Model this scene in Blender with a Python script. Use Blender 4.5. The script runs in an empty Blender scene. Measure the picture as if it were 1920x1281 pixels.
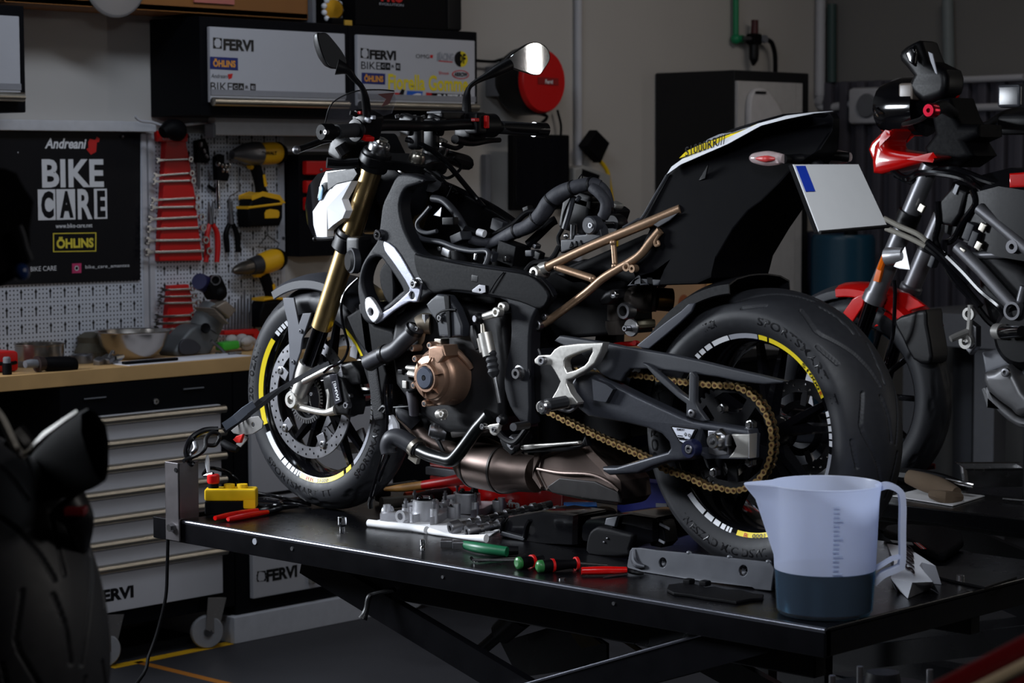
import bpy, bmesh, math, random
import numpy as np
from mathutils import Vector, Matrix, Euler
random.seed(7)
S = bpy.context.scene
COL = S.collection
PI = math.pi
# ------------------------------------------------------------------ camera
cd = bpy.data.cameras.new('camera'); cam = bpy.data.objects.new('camera', cd); COL.objects.link(cam)
cd.sensor_width = 36; cd.lens = 79.432
cam.matrix_world = Matrix([[0.723792, -0.05073, 0.688151, 4.471318], [0.690009, 0.058224, -0.721455, -3.985777], [-0.003468, 0.997014, 0.077146, 1.617327], [0.0, 0.0, 0.0, 1.0]])
cd.clip_start = .05; cd.clip_end = 60
cd.dof.use_dof = True; cd.dof.focus_distance = 5.45; cd.dof.aperture_fstop = 6.3
S.camera = cam
# ------------------------------------------------------------------ view, world, lamps
S.view_settings.view_transform = 'Standard'; S.view_settings.look = 'None'
S.view_settings.exposure = 0; S.view_settings.gamma = 1; S.view_settings.use_curve_mapping = False
W = bpy.data.worlds.new('world'); S.world = W; W.use_nodes = True
W.node_tree.nodes['Background'].inputs[0].default_value = (.5, .6, .9, 1)
W.node_tree.nodes['Background'].inputs[1].default_value = .004
def lamp(name, loc, tgt, size, energy, col, spread=180):
    l = bpy.data.lights.new(name, 'AREA'); l.shape = 'RECTANGLE'; l.size, l.size_y = size
    l.energy = energy; l.color = col; l.spread = math.radians(spread)
    o = bpy.data.objects.new(name, l); COL.objects.link(o); o.location = loc
    o.rotation_euler = (Vector(tgt) - Vector(loc)).to_track_quat('-Z', 'Y').to_euler()
    return o
lamp('key_light', (-1.65, -1.45, 1.85), (.45, -.1, .9), (.8, .6), 46, (.86, .92, 1), 110)
lamp('front_light', (.2, -2.3, 2.5), (.5, -.1, .9), (.6, .4), 5, (.86, .92, 1), 100)
lamp('rear_light', (2.5, -1.7, 2.6), (1.7, -.15, .85), (.6, .3), 13, (.88, .93, 1), 110)
lamp('tyre_fill_light', (4.6, -1.2, 2.9), (1.8, -2.2, 1), (.5, .3), 5, (1, .95, .9), 90)  # added fill for the foreground tyre, no fixture hangs here
lamp('ceiling_light_left', (-.2, .2, 3.2), (-1.7, 1.1, 1.2), (1.2, .25), 10, (.78, .87, 1), 140)
lamp('ceiling_light_middle', (.2, 3.1, 3.2), (-1.8, 3.2, 1.4), (1.2, .25), 4.5, (1, .92, .85), 140)
lamp('ceiling_light_right', (1.8, 3.1, 3.2), (1.4, 3.4, 1), (1.2, .25), 2.2, (1, .94, .88), 150)
lamp('strip_light', (4.355, 4.80, 1.9), (1.6, .2, 1.2), (.05, 2.0), 9, (1, .95, .88), 150)
# ------------------------------------------------------------------ materials
def lin(c):
    return tuple(((v/255)/12.92 if v <= 10 else (((v/255)+.055)/1.055)**2.4) for v in c)
MATS = {}
def M(name, rgb, rough=.5, metal=0, var=.12, scale=30, bump=0, coat=0, spec=.5, trans=0, ior=1.45, aniso=0, emit=0, alpha=1, sss=0):
    if name in MATS: return MATS[name]
    m = bpy.data.materials.new(name); m.use_nodes = True; MATS[name] = m
    nt = m.node_tree; b = nt.nodes['Principled BSDF']; c = lin(rgb)
    tc = nt.nodes.new('ShaderNodeTexCoord'); nz = nt.nodes.new('ShaderNodeTexNoise')
    nz.inputs['Scale'].default_value = scale; nz.inputs['Detail'].default_value = 4
    nt.links.new(tc.outputs['Object'], nz.inputs['Vector'])
    mx = nt.nodes.new('ShaderNodeMix'); mx.data_type = 'RGBA'
    nt.links.new(nz.outputs['Fac'], mx.inputs['Factor'])
    mx.inputs['A'].default_value = (*[v*(1-var) for v in c], 1); mx.inputs['B'].default_value = (*[min(1, v*(1+var)) for v in c], 1)
    nt.links.new(mx.outputs['Result'], b.inputs['Base Color'])
    mr = nt.nodes.new('ShaderNodeMapRange'); mr.inputs['To Min'].default_value = max(.02, rough*.85); mr.inputs['To Max'].default_value = min(1, rough*1.15)
    nt.links.new(nz.outputs['Fac'], mr.inputs['Value']); nt.links.new(mr.outputs['Result'], b.inputs['Roughness'])
    b.inputs['Metallic'].default_value = metal; b.inputs['Specular IOR Level'].default_value = spec
    b.inputs['Coat Weight'].default_value = coat; b.inputs['Coat Roughness'].default_value = .06
    b.inputs['Transmission Weight'].default_value = trans; b.inputs['IOR'].default_value = ior
    if alpha < 1: b.inputs['Alpha'].default_value = alpha
    if sss: b.inputs['Subsurface Weight'].default_value = sss; b.inputs['Subsurface Radius'].default_value = (.02, .02, .02)
    if emit: b.inputs['Emission Color'].default_value = (*c, 1); b.inputs['Emission Strength'].default_value = emit
    if bump:
        bp = nt.nodes.new('ShaderNodeBump'); bp.inputs['Strength'].default_value = bump; bp.inputs['Distance'].default_value = .002
        nt.links.new(nz.outputs['Fac'], bp.inputs['Height']); nt.links.new(bp.outputs['Normal'], b.inputs['Normal'])
    return m
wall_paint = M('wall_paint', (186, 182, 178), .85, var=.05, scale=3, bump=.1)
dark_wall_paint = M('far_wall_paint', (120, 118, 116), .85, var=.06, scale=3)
black_steel = M('black_powder_coat', (12, 12, 15), .45, var=.1, scale=200, bump=.03, spec=.35)
navy_black = M('navy_black_cabinet_paint', (7, 8, 13), .55, var=.1, scale=80, spec=.12)
panel_grey = M('light_grey_cabinet_paint', (188, 188, 194), .45, var=.03, scale=20)
alu = M('brushed_aluminium', (196, 190, 178), .32, 1, var=.08, scale=60)
steel = M('steel', (190, 190, 192), .26, 1, var=.12, scale=60)
dull_steel = M('dull_steel', (130, 130, 134), .42, 1, var=.2, scale=40)
chrome = M('chrome', (225, 225, 228), .08, 1, var=.03)
cast_alu = M('cast_aluminium', (196, 196, 200), .42, .7, var=.1, scale=90, bump=.08)
satin_silver = M('satin_silver_casting', (215, 212, 206), .38, .85, var=.05, scale=120, bump=.04)
gold_tube = M('gold_anodised_tube', (226, 194, 136), .3, 1, var=.05, scale=30)
bronze = M('bronze_cover_paint', (160, 128, 108), .42, .75, var=.08, scale=150, bump=.05)
bronze_tube = M('bronze_frame_paint', (152, 124, 100), .38, .65, var=.08, scale=120, bump=.04)
chain_gold = M('gold_chain_plate', (190, 158, 104), .35, .9, var=.15, scale=120)
rubber = M('rubber', (38, 39, 43), .62, var=.12, scale=120, bump=.06)
tyre_rubber = M('tyre_rubber', (32, 33, 37), .55, spec=.4, var=.15, scale=60, bump=.05)
tyre_print = M('glossy_tyre_lettering', (12, 12, 15), .3, var=.05)
hose_rubber = M('hose_rubber', (42, 43, 48), .48, var=.12, scale=90, bump=.06)
frame_paint = M('frame_metallic_black', (18, 19, 24), .55, spec=.25, var=.16, scale=260, bump=.08)
frame_lit = M('frame_lit_edge', (150, 152, 164), .4, .7, var=.1, scale=260, bump=.06)  # black frame paint again, with the light on it put into the colour
gloss_black = M('gloss_black', (10, 10, 13), .12, var=.05, coat=.4)
satin_black = M('satin_black_plastic', (10, 10, 13), .42, spec=.3, var=.1, scale=150, bump=.04)
matt_black = M('matt_black_plastic', (5, 5, 8), .6, spec=.14, var=.12, scale=150, bump=.05)
grey_plastic = M('dark_grey_plastic', (40, 42, 48), .5, var=.1, scale=160, bump=.05)
swing_paint = M('swingarm_grey_paint', (50, 52, 59), .4, .3, var=.1, scale=220, bump=.05)
tape_black = M('cloth_harness_tape', (42, 43, 50), .7, var=.35, scale=45, bump=1.0)
white_gloss = M('white_gloss_paint', (236, 238, 244), .22, var=.02, coat=.5)
white_decal = M('white_decal', (225, 226, 230), .4, var=.03)
yellow_decal = M('yellow_decal', (232, 208, 40), .4, var=.05)
grey_decal = M('grey_decal', (150, 152, 160), .4, var=.05)
red_paint = M('red_plastic', (196, 14, 14), .4, var=.06)
red_gloss = M('red_gloss_paint', (200, 10, 8), .22, var=.05, coat=.5)
tool_yellow = M('tool_yellow', (226, 170, 22), .45, var=.06)
box_yellow = M('pendant_yellow', (232, 190, 20), .42, var=.05)
orange = M('amber_lens', (220, 100, 10), .25, var=.1, coat=.3)
wood = M('beech_worktop', (196, 158, 106), .55, var=.22, scale=9)
brown_wood = M('varnished_brown_wood', (138, 88, 40), .5, var=.2, scale=6)
raw_wood = M('raw_pine', (206, 156, 92), .65, var=.15, scale=8)
ply = M('plywood', (186, 150, 116), .7, var=.15, scale=6)
paper = M('paper_towel', (240, 240, 242), .9, var=.02, scale=60, bump=.15)
banner_black = M('banner_vinyl', (8, 9, 16), .5, var=.1, spec=.3)
blue_paint = M('blue_paint', (18, 66, 120), .4, var=.1)
blue_plastic = M('blue_plastic', (14, 60, 190), .4, var=.08)
teal_paint = M('teal_drum_paint', (14, 62, 84), .4, var=.1)
green_pipe = M('green_pipe_paint', (20, 130, 84), .4, var=.05)
green_grip = M('green_grip', (20, 96, 62), .4, var=.08)
green_bright = M('bright_green_plastic', (60, 170, 50), .4, var=.08)
exhaust_steel = M('heat_tinted_exhaust', (112, 98, 92), .42, .9, var=.4, scale=9, bump=.1)
grey_metal = M('grey_painted_steel', (110, 112, 118), .5, var=.1, scale=40)
bowl_steel = M('bowl_steel', (176, 170, 164), .25, 1, var=.08, scale=30)
engine_dark = M('engine_dark_paint', (16, 16, 19), .5, .2, var=.15, scale=120, bump=.06)
floor_mat = M('floor_paint', (46, 46, 50), .55, var=.25, scale=5, bump=.12)
tape_yellow = M('yellow_floor_tape', (210, 160, 20), .6, var=.35, scale=18)
cable_yellow = M('yellow_cable', (220, 180, 20), .5, var=.08)
# ------------------------------------------------------------------ mesh helpers
def cr(pts, n=6, closed=False):
    P = [np.array(p, float) for p in pts]; N = len(P); out = []
    if N < 3 and not closed: return P
    rng = range(N if closed else N-1)
    for i in rng:
        if closed: a, b, c, d = P[i-1], P[i], P[(i+1) % N], P[(i+2) % N]
        else: a, b, c, d = P[max(i-1, 0)], P[i], P[i+1], P[min(i+2, N-1)]
        for k in range(n):
            t = k/n
            out.append(.5*((2*b)+(c-a)*t+(2*a-5*b+4*c-d)*t*t+(3*b-a-3*c+d)*t**3))
    if not closed: out.append(P[-1])
    return out
def sm(pts, n=4): return [tuple(p) for p in cr(pts, n, True)]
PL = {'Y': lambda u, v, w, at: (u, at-w, v), 'X': lambda u, v, w, at: (at+w, u, v), 'Z': lambda u, v, w, at: (u, v, at+w)}
class MB:
    def __init__(s): s.bm = bmesh.new()
    def ring(s, pts): return [s.bm.verts.new(p) for p in pts]
    def bridge(s, a, b, closed=True):
        n = len(a)
        for i in range(n if closed else n-1):
            j = (i+1) % n
            try: s.bm.faces.new((a[i], a[j], b[j], b[i]))
            except ValueError: pass
    def loft(s, rings, cap=True, closed=True):
        R = [s.ring(r) for r in rings]
        for a, b in zip(R, R[1:]): s.bridge(a, b, closed)
        if cap and closed:
            s.bm.faces.new(list(reversed(R[0]))); s.bm.faces.new(R[-1])
        return s
    def box(s, c, d, rot=None, bev=0, seg=2):
        r = bmesh.ops.create_cube(s.bm, size=1); v = r['verts']
        m = Matrix.Translation(c) @ (rot.to_matrix().to_4x4() if rot is not None else Matrix.Identity(4)) @ Matrix.Diagonal((*d, 1))
        bmesh.ops.transform(s.bm, matrix=m, verts=v)
        if bev:
            e = list({e for q in v for e in q.link_edges})
            bmesh.ops.bevel(s.bm, geom=e, offset=bev, segments=seg, affect='EDGES', profile=.5, clamp_overlap=True)
        return s
    def bx(s, a, b, bev=0): return s.box([(p+q)/2 for p, q in zip(a, b)], [abs(q-p) for p, q in zip(a, b)], None, bev)
    def tube(s, pts, r=.01, n=10, sub=5, closed=False, smooth=True, cap=True):
        rs = r if hasattr(r, '__len__') else [r]*len(pts)
        q = [(*p, x) for p, x in zip(pts, rs)]
        q = cr(q, sub, closed) if smooth and len(q) > 2 else [np.array(t, float) for t in q]
        P = [Vector(t[:3]) for t in q]; N = len(P); R = [t[3] for t in q]
        T = []
        for i in range(N):
            a = P[i-1] if (i or closed) else P[0]; b = P[(i+1) % N] if (i < N-1 or closed) else P[-1]
            t = (b-a); T.append(t.normalized() if t.length > 1e-9 else Vector((0, 0, 1)))
        u = T[0].orthogonal().normalized(); rings = []
        for i in range(N):
            u = (u - T[i]*u.dot(T[i])); u = u.normalized() if u.length > 1e-6 else T[i].orthogonal().normalized()
            w = T[i].cross(u)
            rings.append([P[i]+(u*math.cos(2*PI*k/n)+w*math.sin(2*PI*k/n))*R[i] for k in range(n)])
        if closed:
            RR = [s.ring(x) for x in rings]
            for i in range(N): s.bridge(RR[i], RR[(i+1) % N])
        else: s.loft(rings, cap)
        return s
    def cyl(s, a, b, r, r2=None, n=24, cap=True): return s.tube([a, b], [r, r if r2 is None else r2], n, smooth=False, cap=cap)
    def lathe(s, prof, o, axis=(0, -1, 0), n=40, a0=0, a1=2*PI, loop=False, up=None):
        ax = Vector(axis).normalized(); u = Vector(up) if up else (Vector((0, 0, 1)) if abs(ax.z) < .9 else Vector((1, 0, 0)))
        u = (u-ax*u.dot(ax)).normalized(); w = ax.cross(u); o = Vector(o)
        full = abs(a1-a0-2*PI) < 1e-6; m = n if full else n+1; R = []
        for k in range(m):
            a = a0+(a1-a0)*k/n
            R.append(s.ring([o+ax*h+(u*math.cos(a)+w*math.sin(a))*max(r, 1e-5) for r, h in prof]))
        for k in range(n): s.bridge(R[k], R[(k+1) % m], loop)
        if not full and loop: s.bm.faces.new(R[0]); s.bm.faces.new(list(reversed(R[-1])))
        return s
    def ball(s, c, r, n=16):
        r = r if hasattr(r, '__len__') else (r, r, r)
        bmesh.ops.create_uvsphere(s.bm, u_segments=n, v_segments=max(6, n//2), radius=1, matrix=Matrix.Translation(c) @ Matrix.Diagonal((*r, 1)))
        return s
    def bolt(s, p, axis=(0, -1, 0), r=.008, h=.008, socket=True):
        if socket: s.lathe([(0, h*.35), (r*.5, h*.35), (r*.5, h), (r*.85, h), (r, h*.85), (r, -h*.3)], p, axis, 14)
        else: s.lathe([(0, h), (r*.8, h), (r, h*.85), (r, -h*.3)], p, axis, 6)
        return s
    def plate(s, out, holes=(), plane='Y', at=0, th=.01, bev=.002, res=2):
        cu = bpy.data.curves.new('tmp', 'CURVE'); cu.dimensions = '2D'; cu.fill_mode = 'BOTH'
        for loop in [out, *holes]:
            sp = cu.splines.new('POLY'); sp.points.add(len(loop)-1); sp.use_cyclic_u = True
            for q, pt in zip(sp.points, loop): q.co = (pt[0], pt[1], 0, 1)
        cu.extrude = max(th/2-bev, 0); cu.bevel_depth = bev; cu.bevel_resolution = res; cu.offset = -bev
        o = bpy.data.objects.new('tmp', cu); me = bpy.data.meshes.new_from_object(o); f = PL[plane]
        for v in me.vertices: v.co = f(v.co.x, v.co.y, v.co.z, at)
        s.bm.from_mesh(me); bpy.data.objects.remove(o); bpy.data.curves.remove(cu); bpy.data.meshes.remove(me)
        return s
    def xf(s, m): bmesh.ops.transform(s.bm, matrix=m, verts=s.bm.verts[:]); return s
    def warp(s, f):
        for v in s.bm.verts: v.co = f(v.co)
        return s
def circ(c, r, n=20, ry=None): return [(c[0]+r*math.cos(2*PI*k/n), c[1]+(ry or r)*math.sin(2*PI*k/n)) for k in range(n)]
def wloc(o):
    v = Vector((0, 0, 0))
    while o: v = v+o.location; o = o.parent
    return v
WHOLE = {'lettering', 'rim_lettering', 'panel_lettering', 'label_print', 'drive_chain', 'inner_plates', 'chain_pins', 'sensor_ring', 'gear_logo', 'front_rim', 'rear_rim'}
def clusters(bm):
    """groups of mesh islands whose boxes touch: separate pieces come back as separate groups, largest first"""
    bm.verts.index_update(); seen = set(); isl = []
    for v in bm.verts:
        if v.index in seen: continue
        st, g = [v], []; seen.add(v.index)
        while st:
            q = st.pop(); g.append(q)
            for e in q.link_edges:
                o = e.other_vert(q)
                if o.index not in seen: seen.add(o.index); st.append(o)
        c = np.array([q.co[:] for q in g]); isl.append([g, c.min(0)-.002, c.max(0)+.002])
        if len(isl) > 60: return []
    done = False
    while not done:
        done = True
        for i in range(len(isl)):
            for j in range(i+1, len(isl)):
                if (isl[i][1] <= isl[j][2]).all() and (isl[j][1] <= isl[i][2]).all():
                    isl[i] = [isl[i][0]+isl[j][0], np.minimum(isl[i][1], isl[j][1]), np.maximum(isl[i][2], isl[j][2])]; del isl[j]; done = False; break
            if not done: break
    return [g for g, _, _ in sorted(isl, key=lambda t: -len(t[0]))]
def obj(name, mb, mat, parent=None, label=None, sharp=35, weld=True):
    bm = mb.bm
    if weld: bmesh.ops.remove_doubles(bm, verts=bm.verts[:], dist=1e-5)
    bmesh.ops.recalc_face_normals(bm, faces=bm.faces[:])
    me = bpy.data.meshes.new(name)
    if parent is not None:
        bmesh.ops.translate(bm, verts=bm.verts[:], vec=-wloc(parent))
        if weld and name not in WHOLE:
            cl = clusters(bm)
            if 1 < len(cl) <= 9:
                r = None
                for vs in cl[1:]:
                    b2 = bm.copy(); k = {v.index for v in vs}; bmesh.ops.delete(b2, geom=[v for v in b2.verts if v.index not in k], context='VERTS')
                    p2 = MB(); p2.bm.free(); p2.bm = b2; bmesh.ops.translate(b2, verts=b2.verts[:], vec=wloc(parent)); obj(name, p2, mat, parent, label, sharp)
                k = {v.index for v in cl[0]}; bmesh.ops.delete(bm, geom=[v for v in bm.verts if v.index not in k], context='VERTS')
    bm.to_mesh(me); bm.free(); me.shade_smooth(); me.set_sharp_from_angle(angle=math.radians(sharp))
    me.materials.append(mat)
    o = bpy.data.objects.new(name, me); COL.objects.link(o)
    if weld and len(me.polygons) < 20000: o.modifiers.new('weighted_normal', 'WEIGHTED_NORMAL').keep_sharp = True
    if parent is not None: o.parent = parent
    if label: o['label'] = label
    return o
def tag(o, label, cat, group=None):
    o['label'] = label; o['category'] = cat
    if group: o['group'] = group
    return o
def thing(name, label, cat, loc=(0, 0, 0), group=None):
    o = bpy.data.objects.new(name, None); COL.objects.link(o); o.location = loc; o.empty_display_size = .05
    return tag(o, label, cat, group)
def struct(name, mb, mat, parent=None):
    o = obj(name, mb, mat, parent)
    if parent is None: o['kind'] = 'structure'
    return o
def dup(root, loc, rot=(0, 0, 0), label=None, group=None, scale=None):
    def cp(o, par):
        c = o.copy(); COL.objects.link(c)
        if par is not None: c.parent = par
        for ch in o.children: cp(ch, c)
        return c
    r = cp(root, None); r.location = loc; r.rotation_euler = rot
    if scale: r.scale = (scale,)*3 if not hasattr(scale, '__len__') else scale
    if label: r['label'] = label
    if group: r['group'] = group
    return r
def text_mb(body, box, plane='X', at=0, depth=.0012, bold=0, shear=0, spacing=1, fit=None, flip=False):
    """flat raised lettering filling box=(u0,u1,v0,v1) of a plane"""
    cu = bpy.data.curves.new('tmp', 'FONT'); cu.body = body; cu.size = 1; cu.offset = bold; cu.shear = shear; cu.space_character = spacing
    cu.resolution_u = 3
    o = bpy.data.objects.new('tmp', cu); me = bpy.data.meshes.new_from_object(o)
    n = len(me.vertices); co = np.empty(n*3); me.vertices.foreach_get('co', co); co = co.reshape(-1, 3)
    lo, hi = co.min(0), co.max(0); u0, u1, v0, v1 = box; f = PL[plane] if fit is None else fit
    mb = MB(); mb.bm.from_mesh(me)
    for v in mb.bm.verts:
        a = (v.co.x-lo[0])/(hi[0]-lo[0]); b = (v.co.y-lo[1])/(hi[1]-lo[1])
        if flip: a, b = 1-a, 1-b
        v.co = f(u0+(u1-u0)*a, v0+(v1-v0)*b, depth, at)
    bpy.data.objects.remove(o); bpy.data.curves.remove(cu); bpy.data.meshes.remove(me)
    return mb
def write(name, body, box, mat, parent, plane='X', at=0, **k):
    return obj(name, text_mb(body, box, plane, at, **k), mat, parent, sharp=30)
# ------------------------------------------------------------------ the room
XW, YW, ZC = -1.93, 4.87, 3.5
struct('floor', MB().bx((XW, -7, -.1), (7, YW, 0)), floor_mat)
struct('wall_left', MB().bx((XW-.1, -7, 0), (XW, YW+.1, ZC)), wall_paint)
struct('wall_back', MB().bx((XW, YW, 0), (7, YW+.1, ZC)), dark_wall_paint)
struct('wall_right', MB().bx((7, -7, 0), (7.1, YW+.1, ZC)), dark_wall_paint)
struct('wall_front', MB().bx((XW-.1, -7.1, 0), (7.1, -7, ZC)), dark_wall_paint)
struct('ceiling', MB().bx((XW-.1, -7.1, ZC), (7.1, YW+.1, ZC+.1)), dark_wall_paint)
# floor tape
for i, (a, b) in enumerate((([(-1.467,0.346),(-1.476,0.848)], .045), ([(-1.524,1.805),(-1.507,2.119)], .05))):
    p, q = [Vector((*v, 0)) for v in a]; d = (q-p).normalized(); w = Vector((-d.y, d.x, 0))*b*.5
    mb = MB(); z = Vector((0, 0, .0015)); lo = [p-w, q-w, q+w, p+w]
    mb.loft([lo, [v+z for v in lo]]); struct('trim_%d' % (i+1), mb, tape_yellow)
struct('trim_3', MB().bx((-1.47, .44, 0), (-.6, .47, .0015)), M('orange_floor_joint', (150, 92, 24), .6))
# conduits and pipes on the walls
struct('trim_4', MB().cyl((XW+.018, (3.116,2.091)[0], .95), (XW+.018, (3.116,2.091)[0], ZC), .016), panel_grey)
struct('trim_5', MB().cyl((XW+.03, YW-.055, (4.818,1.947)[1]), (XW+.03, YW-.055, ZC), .024), panel_grey)
cp = [(-1.945,4.84,1.936),(-1.915,4.84,1.901),(-1.861,4.84,1.891),(-1.703,4.84,1.911)]
struct('trim_6', MB().tube([(XW+.03, YW-.055, cp[0][2]+.25), (XW+.03, YW-.055, cp[0][2]), *cp], .02, 12), panel_grey)
struct('trim_7', MB().cyl((-1.847,4.83,2.377), (-1.843,4.83,2.01), .022), M('dark_green_pipe', (52, 74, 72), .5))
struct('trim_8', MB().cyl((-1.21,4.83,2.362), (-1.198,4.83,2.057), .026), M('grey_pipe', (120, 128, 130), .5))
struct('trim_9', MB().tube([(-1.5,4.8,1.961),(-1.481,4.8,1.989),(-1.442,4.8,2.001),(-1.355,4.8,2.004),(-1.158,4.8,2),(-0.793,4.8,2.002)], .015, 10, 3), panel_grey)
struct('trim_10', MB().tube([(-1.141,4.8,1.874),(-0.901,4.8,1.875),(-0.622,4.8,1.877)], .017, 10, 3), panel_grey)
# slatted cladding on the far wall: one panel of ribs
mb = MB(); a = (-1.886,4.84,2.012); b = (-1.418,4.84,0.947); x = a[0]
mb.bx((a[0], 4.855, b[2]), (3.2, 4.87, a[2]))
while x < 3.2:
    mb.box((x+.022, 4.835, (a[2]+b[2])/2), (.05, .04, a[2]-b[2]), None, .012); x += .094
struct('trim_11', mb, M('slat_cladding', (74, 72, 82), .6, var=.06))
struct('trim_12', MB().bx((1.5, 4.8, (-1.023,4.8,2.023)[2]), (3.6, 4.87, (-1.023,4.8,2.046)[2])), M('teal_grey_ledge', (70, 82, 86), .6))
t = thing('junction_box', 'grey round electrical junction box on the slatted far wall', 'junction box', (-1.644,4.83,1.895))
obj('box_body', MB().box((-1.63,4.81,1.894), (.17, .07, .17), None, .02), panel_grey, t)
obj('lid', MB().lathe([(0, .012), (.05, .012), (.058, 0), (.058, -.01)], (-1.606,4.775,1.893), (0, -1, 0), 24), grey_metal, t)
# ------------------------------------------------------------------ tool wall: wall cabinets, pegboards, bench
XF = -1.65
def wall_cabinet(y0, y1, z0, z1, label):
    t = thing('wall_cabinet', label, 'wall cabinet', (XW, (y0+y1)/2, z0), 'wall cabinets over the bench')
    obj('cabinet_body', MB().bx((XW+.002, y0, z0), (XF, y1, z1), .004), navy_black, t)
    d = obj('cabinet_door', MB().bx((XF, y0+.03, z0+.045), (XF+.018, y1-.03, z1-.035), .004), panel_grey, t, 'light grey flap door')
    h = obj('door_handle', MB().cyl((XF+.03, y0+.03, z0+.048), (XF+.03, y1-.03, z0+.048), .015, n=20), alu, d)
    obj('handle_strip', MB().bx((XF+.017, y0+.03, z0+.070), (XF+.021, y1-.03, z0+.090)), M('strip_grey', (140, 140, 146), .5), d)
    return t, d
ZB, ZT = (1.188,1.795)[1], (1.193,2.133)[1]
ya, yb, yc = (0.895,1.971)[0], (1.576,1.991)[0], (2.244,2.011)[0]
yl = (0.189,1.949)[0]
c1, d1 = wall_cabinet(yl-.68, yl, ZB, ZT, 'black wall cabinet cut off by the left edge of the picture')
c2, d2 = wall_cabinet(ya, yb, ZB, ZT, 'black wall cabinet with four logos stacked at left of its grey door')
c3, d3 = wall_cabinet(yb, yc, ZB, ZT, 'black wall cabinet with many stickers scattered over its grey door')
XD = XF+.018
def lab(body, v, par, mat=None, name='lettering', **k):
    (u0, v0), (u1, v1) = v
    return write(name, body, (min(u0, u1), max(u0, u1), min(v0, v1), max(v0, v1)), mat or tyre_print, par, 'X', XD, depth=.0012, **k)
def patch(v, par, mat, name='sticker', at=None, th=.0008, bev=.0002):
    return obj(name, MB().plate(v, [], 'X', (XD if at is None else at)+.0006, th, bev), mat, par)
navy_decal = M('navy_decal', (24, 40, 110), .4); orange_decal = M('orange_decal', (236, 160, 60), .4); red_decal2 = M('bright_red_decal', (200, 24, 24), .4); blue_decal = M('blue_decal', (30, 90, 190), .4)
def fervi(par, v, gear):
    lab('FERVI', v, par, bold=.05)
    p = gear; patch([p[0], p[1], p[2], p[3]], par, tyre_print, 'gear_logo')
    cx = sum(q[0] for q in p)/4; cz = sum(q[1] for q in p)/4; w = abs(p[1][0]-p[0][0])
    patch([(cx+(w*.42 if k % 2 else w*.36)*math.cos(2*PI*k/16), cz+(w*.46 if k % 2 else w*.4)*math.sin(2*PI*k/16)) for k in range(16)], par, panel_grey, 'gear_hole', XD+.0008)
def bikecare(par, v0, v1, v2):
    lab('BIKE', (v0[0], v1[0]), par)
    n = 4; (u0, z0), (u1, z1) = v1[0], v2
    for k, ch in enumerate('CARE'):
        a, b = u0+(u1-u0)*k/4, u0+(u1-u0)*(k+1)/4; zt = v0[0][1]; zb = v1[0][1]; zz = z1-zb
        inv = k in (0, 1, 3)
        if inv: patch([(a+.002, zb), (b, zb+zz*(k+1)/4), (b, zt+zz*(k+1)/4), (a+.002, zt)], par, tyre_print, 'letter_box')
        write('lettering', ch, (a+.006, b-.005, zb+.008, zt-.008), panel_grey if inv else tyre_print, par, 'X', XD+(.001 if inv else 0), depth=.0012, bold=.02)
def ohlins(par, q, mats, at=None, txt=None):
    patch(q, par, mats[0], 'sticker_frame', at)
    cx = sum(p[0] for p in q)/4; cz = sum(p[1] for p in q)/4; at = XD if at is None else at
    patch([(cx+(p[0]-cx)*.92, cz+(p[1]-cz)*.84) for p in q], par, mats[1], 'sticker', at+.0007)
    us = [p[0] for p in q]; h = q[0][1]-q[3][1]
    write('lettering', 'ÖHLINS', (min(us)+.1*(max(us)-min(us)), max(us)-.1*(max(us)-min(us)), cz-h*.3, cz+h*.38), mats[2], par, 'X', at+.0014, depth=.0012, bold=.04)
fervi(d2, ((0.982,2.019), (1.117,2.059)), [(0.938,2.024),(0.976,2.024),(0.977,2.06),(0.938,2.062)])
ohlins(d2, [(0.924,1.996),(1.046,1.995),(1.046,1.952),(0.923,1.954)], (navy_decal, navy_decal, orange_decal))
lab('Andreani', ((0.926,1.924), (1.002,1.938)), d2, shear=.25)
patch([(1.001,1.938),(1.023,1.941),(1.018,1.925),(1.004,1.92)], d2, red_decal2)
bikecare(d2, ((0.924,1.909), 0), ((1.019,1.881), 0), (1.124,1.88))
fervi(d3, ((1.664,2.01), (1.797,2.045)), [(1.62,2.014),(1.661,2.012),(1.661,2.048),(1.621,2.05)])
bikecare(d3, ((1.622,2.001), 0), ((1.717,1.974), 0), (1.819,1.973))
ohlins(d3, [(1.625,1.961),(1.742,1.96),(1.741,1.92),(1.624,1.921)], (navy_decal, navy_decal, orange_decal))
lab('Fiorella Gomme', ((1.756,1.902), (2.175,1.961)), d3, yellow_decal, bold=.03)
lab('OMG', ((1.898,2.022), (1.968,2.037)), d3); patch([(1.974,2.036),(1.989,2.037),(1.986,2.024),(1.972,2.026)], d3, red_decal2)
lab('RACING', ((2.014,2.017), (2.096,2.046)), d3, grey_decal, bold=.04); patch([(2.017,2.017),(2.092,2.015),(2.092,2.011),(2.017,2.013)], d3, red_decal2)
patch([(2.01,2.043),(2.029,2.051),(2.024,2.017),(2.008,2.013)], d3, grey_decal)
e0, e1 = (2.139,2.026), (2.173,2.027)
patch(circ(e0, e1[0]-e0[0], 28, .030), d3, yellow_decal, 'round_sticker'); patch([p for p in circ((e0[0]-.004, e0[1]), e1[0]-e0[0], 28, .030) if p[0] < e0[0]], d3, tyre_print, 'sticker_half', XD+.0005)
write('lettering', 'DF', (e0[0]-.018, e0[0]+.022, e0[1]-.017, e0[1]+.02), tyre_print, d3, 'X', XD+.0012, depth=.001, bold=.04)
lab('Shoei', ((2.017,1.965), (2.07,1.977)), d3, red_decal2)
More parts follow.
